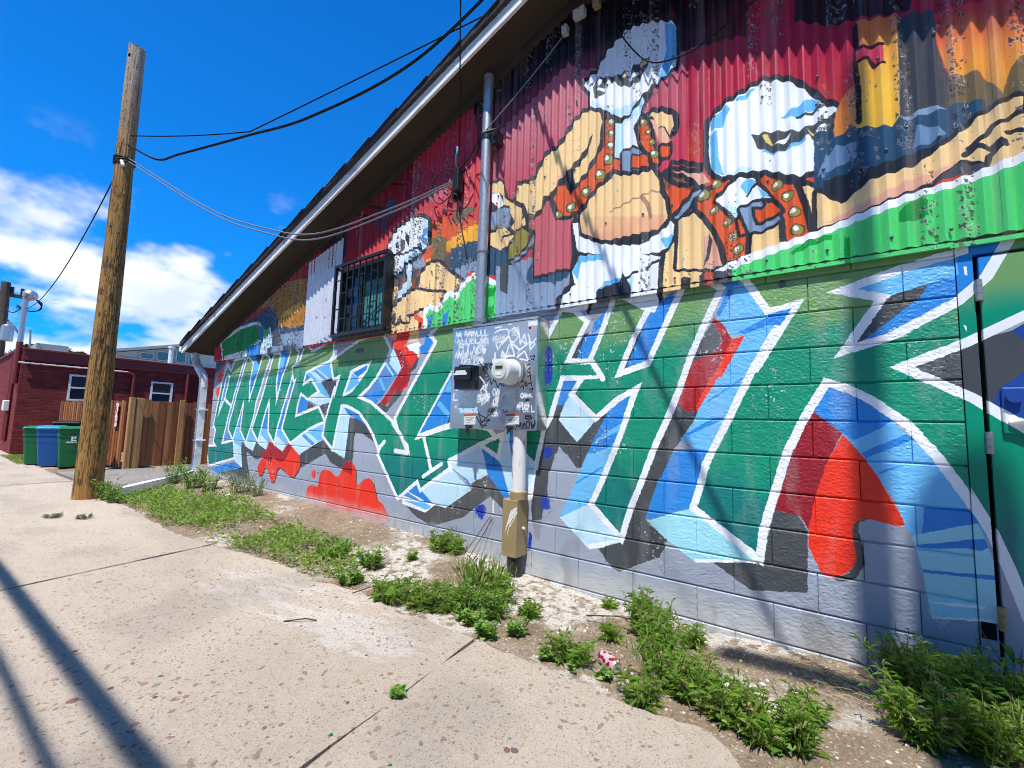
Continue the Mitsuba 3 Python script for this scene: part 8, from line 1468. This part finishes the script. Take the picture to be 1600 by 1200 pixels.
def weed(kind, x, y, rad, h, n, seed, cols):
    """stems that fan out from the ground with leaves along them"""
    r = np.random.default_rng(seed); L, S = [], []
    for k in range(n):
        a = r.uniform(0, 6.28); q = .62 * rad * math.sqrt(r.random()); bx, by = x + q * math.cos(a), y + q * math.sin(a) * .8; b = V(bx, by, zg(bx, by) - .004)
        hh = h * r.uniform(.55, 1.1) * (1 - .35 * (q / max(rad, .01)) ** 2); lean = V(math.cos(a), math.sin(a), 0) * hh * r.uniform(.1, .6) + V(r.normal(0, .1), r.normal(0, .1), 0) * hh
        t = np.linspace(0, 1, 6)[:, None]; path = b + V(0, 0, 1) * hh * t + lean * t ** 1.8; S.append(tube(path, np.linspace(.0028, .0010, 6), 4, False))
        if kind == 'feather': m_, l0, w0 = int(10 + 95 * hh), .074, .0105
        elif kind == 'grass': m_, l0, w0 = 5, hh * .9, .005
        elif kind == 'broad': m_, l0, w0 = 12, .045, .030
        else: m_, l0, w0 = 16, .030, .018
        tt = r.uniform(.05, 1, m_) ** .8; pp = b + V(0, 0, 1) * hh * tt[:, None] + lean * tt[:, None] ** 1.8; g = r.uniform(0, 6.28, m_)
        el = r.uniform(.15, .9, m_) if kind != 'grass' else r.uniform(1.0, 1.5, m_); dv = np.stack([np.cos(g) * np.cos(el), np.sin(g) * np.cos(el), np.sin(el)], -1)
        sz = (1.15 - .55 * tt) * r.uniform(.7, 1.2, m_); L.append(leaves(pp, dv, l0 * sz, w0 * sz, seed * 97 + k, cols, .30 if kind == 'feather' else .2))
    m, c = merge(L); return m, c, cat(*S)
def clump(label, kind, spots, seed, cols=GREEN, cat_='weed', name='weed_clump', group=None):
    L, C_, S = [], [], []
    DRY = [(.42, .36, .16), (.36, .28, .12), (.30, .34, .10)]
    for i, (x, y, rad, h, n) in enumerate(spots):
        mixed = [(kind, 1., n, cols)] + ([('grass', .9, n // 3, GREEN + DRY), ('broad', .6, n // 4, BROAD), ('small', 1.25, max(1, n // 7), DRY)] if kind == 'feather' and n > 8 else [('grass', .8, n // 4, GREEN + DRY)])
        for q, (kd, hf, nn, cl) in enumerate(mixed): m, c, s = weed(kd, x, y, rad * (1 + .25 * (q > 0)), h * hf, nn, seed * 31 + i + 1000 * q, cl) if nn else (None, None, None); (L.append(m), C_.append(c), S.append(s)) if nn else None
    k = thing(name, label, cat_, group); scene[f'{k}__leaves'] = mikit.ply(cat(*L), 'leaf', color=np.vstack(C_)); scene[f'{k}__stems'] = mikit.ply(cat(*S), 'stem', smooth=True); labels[f'{k}__leaves'] = {'kind': 'stuff'}; labels[f'{k}__stems'] = {'kind': 'stuff'}
clump('bushy broad-leaved weed at the foot of the wooden pole, left of the downspout outlet', 'broad', [(-7.85, -1.32, .17, .30, 26), (-8.0, -1.25, .12, .26, 14), (-7.6, -1.30, .14, .22, 16)], 1, BROAD)
clump('leafy weed standing over the bend of the downspout outlet', 'broad', [(-8.2, -.50, .13, .40, 18)], 2, BROAD)
clump('tall broad-leaved weed at the building corner right of the downspout', 'broad', [(-7.55, -.45, .22, .34, 30), (-7.1, -.40, .16, .28, 20)], 3, BROAD)
clump('pale grey-green flowering weed against the wall near the corner', 'small', [(-6.45, -.26, .20, .34, 30), (-6.1, -.22, .12, .26, 16)], 4, GREY)
clump('low leafy weeds at the right end of the green ground cover', 'broad', [(-3.45, -.75, .22, .15, 34), (-3.0, -.72, .16, .16, 26), (-2.85, -1.0, .12, .10, 16)], 5, BROAD)
clump('grassy tuft close to the wall left of the tan pull box', 'feather', [(-2.80, -.16, .10, .17, 22), (-2.68, -.12, .08, .14, 14)], 6)
clump('tiny green weed alone on the pale grit left of the grassy tuft', 'broad', [(-2.86, -.44, .05, .07, 9)], 7)
clump('large mound of feathery weeds at the slab edge, left part of the middle patch', 'feather', [(-2.40, -1.00, .16, .15, 24), (-2.15, -.95, .16, .17, 26), (-2.0, -.86, .14, .17, 20)], 8)
clump('broad-leaved weed in the middle of the large weed patch', 'broad', [(-1.98, -.78, .15, .16, 26), (-1.80, -.90, .10, .12, 16)], 9, BROAD)
clump('tall grass with seed heads at the right of the large weed patch', 'grass', [(-2.06, -.56, .14, .22, 36), (-1.95, -.50, .10, .22, 24)], 10, GREEN + [(.26, .30, .10)], name='grass_clump')
clump('feathery weed before the tan pull box, right end of the large weed patch', 'feather', [(-1.88, -.56, .12, .18, 18), (-1.74, -.74, .12, .16, 18), (-1.58, -.62, .08, .10, 10)], 11)
clump('small weed leaning over the broken slab edge at the alley joint', 'broad', [(-1.62, -.98, .07, .10, 14), (-1.50, -.86, .06, .10, 10)], 12, BROAD)
clump('tall feathery weed at the top of the column right of the can', 'feather', [(-.93, -.33, .12, .23, 26)], 13); clump('feathery weed in the middle of the column right of the can', 'feather', [(-.80, -.56, .13, .22, 26)], 14); clump('feathery weed at the bottom of the column right of the can', 'feather', [(-.70, -.82, .11, .20, 22)], 15)
clump('small feathery tuft right of the tall weed column', 'feather', [(-.73, -.28, .05, .12, 10)], 16); clump('feathery weed hanging over the slab edge left of the red can', 'feather', [(-1.12, -.95, .09, .14, 14)], 17); clump('tiny weed near the foot of the wall above the can', 'feather', [(-1.29, -.10, .03, .07, 6)], 18); clump('tiny upright weed just above the red can', 'feather', [(-1.08, -.55, .03, .10, 6)], 19)
clump('round-leaved weed growing in front of the red can', 'broad', [(-.93, -.95, .03, .045, 6)], 20, BROAD); clump('feathery weed between the red can and the slab edge', 'feather', [(-.74, -1.02, .09, .13, 14)], 21)
clump('spreading feathery weed at the slab edge, first right of the weed column', 'feather', [(-.56, -.84, .11, .18, 22), (-.48, -.90, .08, .14, 14)], 22); clump('feathery weed at the slab edge, second right of the weed column', 'feather', [(-.40, -.93, .11, .18, 22), (-.30, -.98, .09, .16, 16)], 23); clump('feathery weed by the bottom edge, left of the big shaded bush', 'feather', [(-.18, -.92, .07, .17, 14), (-.16, -.72, .06, .12, 10)], 24)
clump('big bush of long-leaved weeds in the shadow before the door sill', 'feather', [(.18, -.16, .08, .22, 18), (.30, -.26, .12, .26, 30), (.45, -.24, .12, .24, 30), (.56, -.30, .12, .24, 26)], 25); clump('dark leafy weeds at the bottom right corner, in front of the big shaded bush', 'feather', [(.20, -.58, .10, .22, 24), (.36, -.52, .13, .22, 28), (.54, -.50, .12, .20, 20)], 26)
clump('tiny sprout growing in the crack between two alley slabs', 'broad', [(-1.52, -1.66, .022, .035, 8)], 27, BROAD); clump('tiny weed at the slab edge left of the red can', 'broad', [(-1.22, -.98, .04, .06, 8)], 28, BROAD)
clump('dry flat tuft on the alley left of the pole weed', 'small', [(-6.9, -1.95, .16, .05, 16)], 29, GREY); clump('second dry flat tuft on the alley below the pole', 'small', [(-6.6, -1.75, .12, .06, 12)], 30, GREY)
# ground cover of low plants between the downspout and the middle of the wall
r = np.random.default_rng(44); poly = sg.Polygon([(-7.7, -1.25), (-7.9, -.75), (-6.6, -.62), (-5.7, -.50), (-4.6, -.62), (-3.9, -.62), (-3.1, -.72), (-2.85, -1.0), (-3.2, -1.12), (-3.9, -1.12), (-4.4, -1.22), (-5.2, -1.30), (-6.2, -1.28), (-7.0, -1.26)])
pt = np.stack([r.uniform(-8, -2.7, 26000), r.uniform(-1.35, -.4, 26000)], -1); pt = pt[shapely.contains_xy(poly, pt[:, 0], pt[:, 1])]; dn = fb(pt[:, 0] * 2.2, pt[:, 1] * 2.2, 9.); pt = pt[(dn > .36 + .22 * r.random(len(pt))) & (r.random(len(pt)) < .62)]
hz = .05 + .11 * fb(pt[:, 0] * 1.8, pt[:, 1] * 1.8, 2.); z = dirt_z(pt[:, 0], pt[:, 1]) + hz * r.random(len(pt)) ** .7; g = r.uniform(0, 6.28, len(pt)); el = r.uniform(.1, 1.3, len(pt))
m, c = merge([leaves(np.stack([pt[:, 0], pt[:, 1], z], -1), np.stack([np.cos(g) * np.cos(el), np.sin(g) * np.cos(el), np.sin(el)], -1), r.uniform(.03, .065, len(pt)), r.uniform(.008, .022, len(pt)), 5, GREEN)])
stuff('ground_cover', m, 'leaf', 'patchy low bright green weeds covering the dirt left of the middle of the wall', 'ground cover', color=c)
pt = np.stack([r.uniform(-17.4, -14.2, 1500), r.uniform(-1.5, -.9, 1500)], -1); g = r.uniform(0, 6.28, 1500); m, c = merge([leaves(np.stack([pt[:, 0], pt[:, 1], pt[:, 0] * 0 - .01], -1), np.stack([np.cos(g) * .5, np.sin(g) * .5, 0 * g + .8], -1), r.uniform(.05, .10, 1500), r.uniform(.01, .02, 1500), 8, GREEN + [(.3, .27, .12)])]); stuff('lot_grass', m, 'leaf', 'thin dry grass at the foot of the red brick wall', 'grass', color=c)
# trees beyond the roofs, and the added row behind the viewer
def tree(x, y, h, rad, seed, label, big=1., group=None):
    k = thing('tree', label, 'tree', group); r = np.random.default_rng(seed); part(k, 'trunk', tube([(x, y, 0), (x + .1, y, h * .4), (x - .1, y + .1, h * .75)], [.28, .2, .1], 10), 'bark', True)
    L, br = [], []
    for i in range(34 if big > 1 else 20):
        a, e = r.uniform(0, 6.28), r.uniform(-.3, 1.2); q = rad * r.uniform(.45, .95); c0 = V(x + q * math.cos(a) * math.cos(e), y + q * math.sin(a) * math.cos(e), h - rad * .8 + q * math.sin(e) * .75); br.append(tube([(x, y, h * .55), c0], [.07, .02], 5)); n = 420
        d = r.standard_normal((n, 3)); d /= np.linalg.norm(d, axis=1, keepdims=True); p = c0 + d * (rad * .30 * r.random((n, 1)) ** .5) * [1, 1, .7]; L.append(leaves(p, d + [0, 0, -.2], big * r.uniform(.14, .30, n), big * r.uniform(.08, .15, n), seed + i, [(.045, .10, .028), (.06, .13, .035), (.035, .08, .03)]))
    m, c = merge(L); scene[f'{k}__crown'] = mikit.ply(m, 'leaf', color=c); part(k, 'branches', cat(*br), 'bark')
for i, (x, y, h, w_) in enumerate(((-17, -13.5, 12.5, 4.2), (-10, -14.5, 13.5, 4.6), (-3, -14, 12.8, 4.4), (4, -14.5, 13.5, 4.6), (11, -13.5, 12.5, 4.2))): tree(x, y, h, w_, 40 + i, ('first', 'second', 'third', 'fourth', 'fifth')[i] + ' from the left of the trees behind the garage across the alley', 2.6, 'trees behind the garage')  # added out of view, made tall to cut sky light on the wall
tree(-46, 2.3, 6.2, 2.0, 3, 'dark green tree top above the brick roof, left of the wooden pole'); tree(-46.5, 3.9, 5.75, 1.1, 4, 'smaller tree top just left of the wooden pole'); tree(-60, 7.4, 7.0, 1.5, 5, 'small distant tree behind the wooden pole, right of the other tree tops')
# ------------------------------------------------------------------ litter
Cn = thing('drink_can', 'dented red and white drink can lying in the dirt among the weeds', 'can')
def can_at(m): return mov(rot(rot(m, (0, 1, 0), 90), (0, 0, 1), -28), -.955, -.845, zg(-.955, -.845) + .03)
q = lathe([(.024, -.060), (.030, -.056), (.033, -.048), (.033, .046), (.029, .056), (.026, .060)], n=28); vv = q.vertices; vv[:, 0] -= .006 * np.exp(-((vv[:, 2] - .01) / .02) ** 2) * (vv[:, 0] > 0); part(Cn, 'body', can_at(q), 'can_red', 40); part(Cn, 'end', can_at(lathe([(0, .056), (.0255, .057), (.0258, .0605), (.0235, .0605), (.023, .058)], n=24)), 'can_end', 30); part(Cn, 'base', can_at(lathe([(0, -.053), (.018, -.054), (.0238, -.0605), (.0242, -.058)], n=24)), 'can_end', 30)
St = thing('dry_stalk', 'two thin dry stalks leaning against the wall below the blue paint spot', 'stalk')
for a, b in (((-2.62, -.10, .02), (-2.395, -.012, .38)), ((-2.55, -.10, .02), (-2.375, -.012, .36))): part(St, 'stem', tube([a, tuple((V(*a) + V(*b)) / 2 + V(.01, 0, .01)), b], .0032, 5), 'twig_dry', True)
part(St, 'paint_stick', box(-2.388, -2.37, -.006, -.0005, .40, .50), 'white_frame')
r = np.random.default_rng(77); ms = []
for i in range(120):
    x, y = r.normal(-.06, .17), r.normal(-.27, .09) 
    y += -.25 * (x + .06); a = r.normal(-.5, .8); l = r.uniform(.03, .11); z = zg(x, y) + r.uniform(.002, .022); d = V(math.cos(a), math.sin(a), r.normal(0, .08)) * l; ms.append(tube([V(x, y, z) - d / 2, V(x, y, z + .006), V(x, y, z) + d / 2], .0016, 3, False))
stuff('straw', cat(*ms), 'straw_dry', 'dry straw lying on the dirt before the right end of the wall', 'straw')
for (a, b, lb) in (((-2.62, -1.14, .01), (-2.50, -.98, .06), 'dark curved twig at the slab edge left of the large weed patch'), ((-1.30, -.42, .0), (-.98, -.36, .03), 'thin twig on the dirt above the red can'), ((-.02, -.05, .02), (.16, -.34, .02), 'long thin twig on the dirt at the right end of the wall'), ((-2.55, -1.62, .004), (-2.42, -1.5, .006), 'thin pale twig on the alley slab')): solo('twig', tube([a, tuple((V(*a) + V(*b)) / 2 + V(.02, .02, .012)), b], .004, 5), 'twig_dry', lb, 'twig', True)
for x, y, lb in ((-1.52, -1.97, 'left of two green glass shards on the slab'), (-1.24, -1.93, 'right of two green glass shards on the slab')): solo('glass_shard', mov(rot(ext([(0, 0), (.014, .004), (.011, .012), (.002, .010)], .004), (0, 0, 1), 30), x, y, .001), 'cart_green', lb, 'shard')
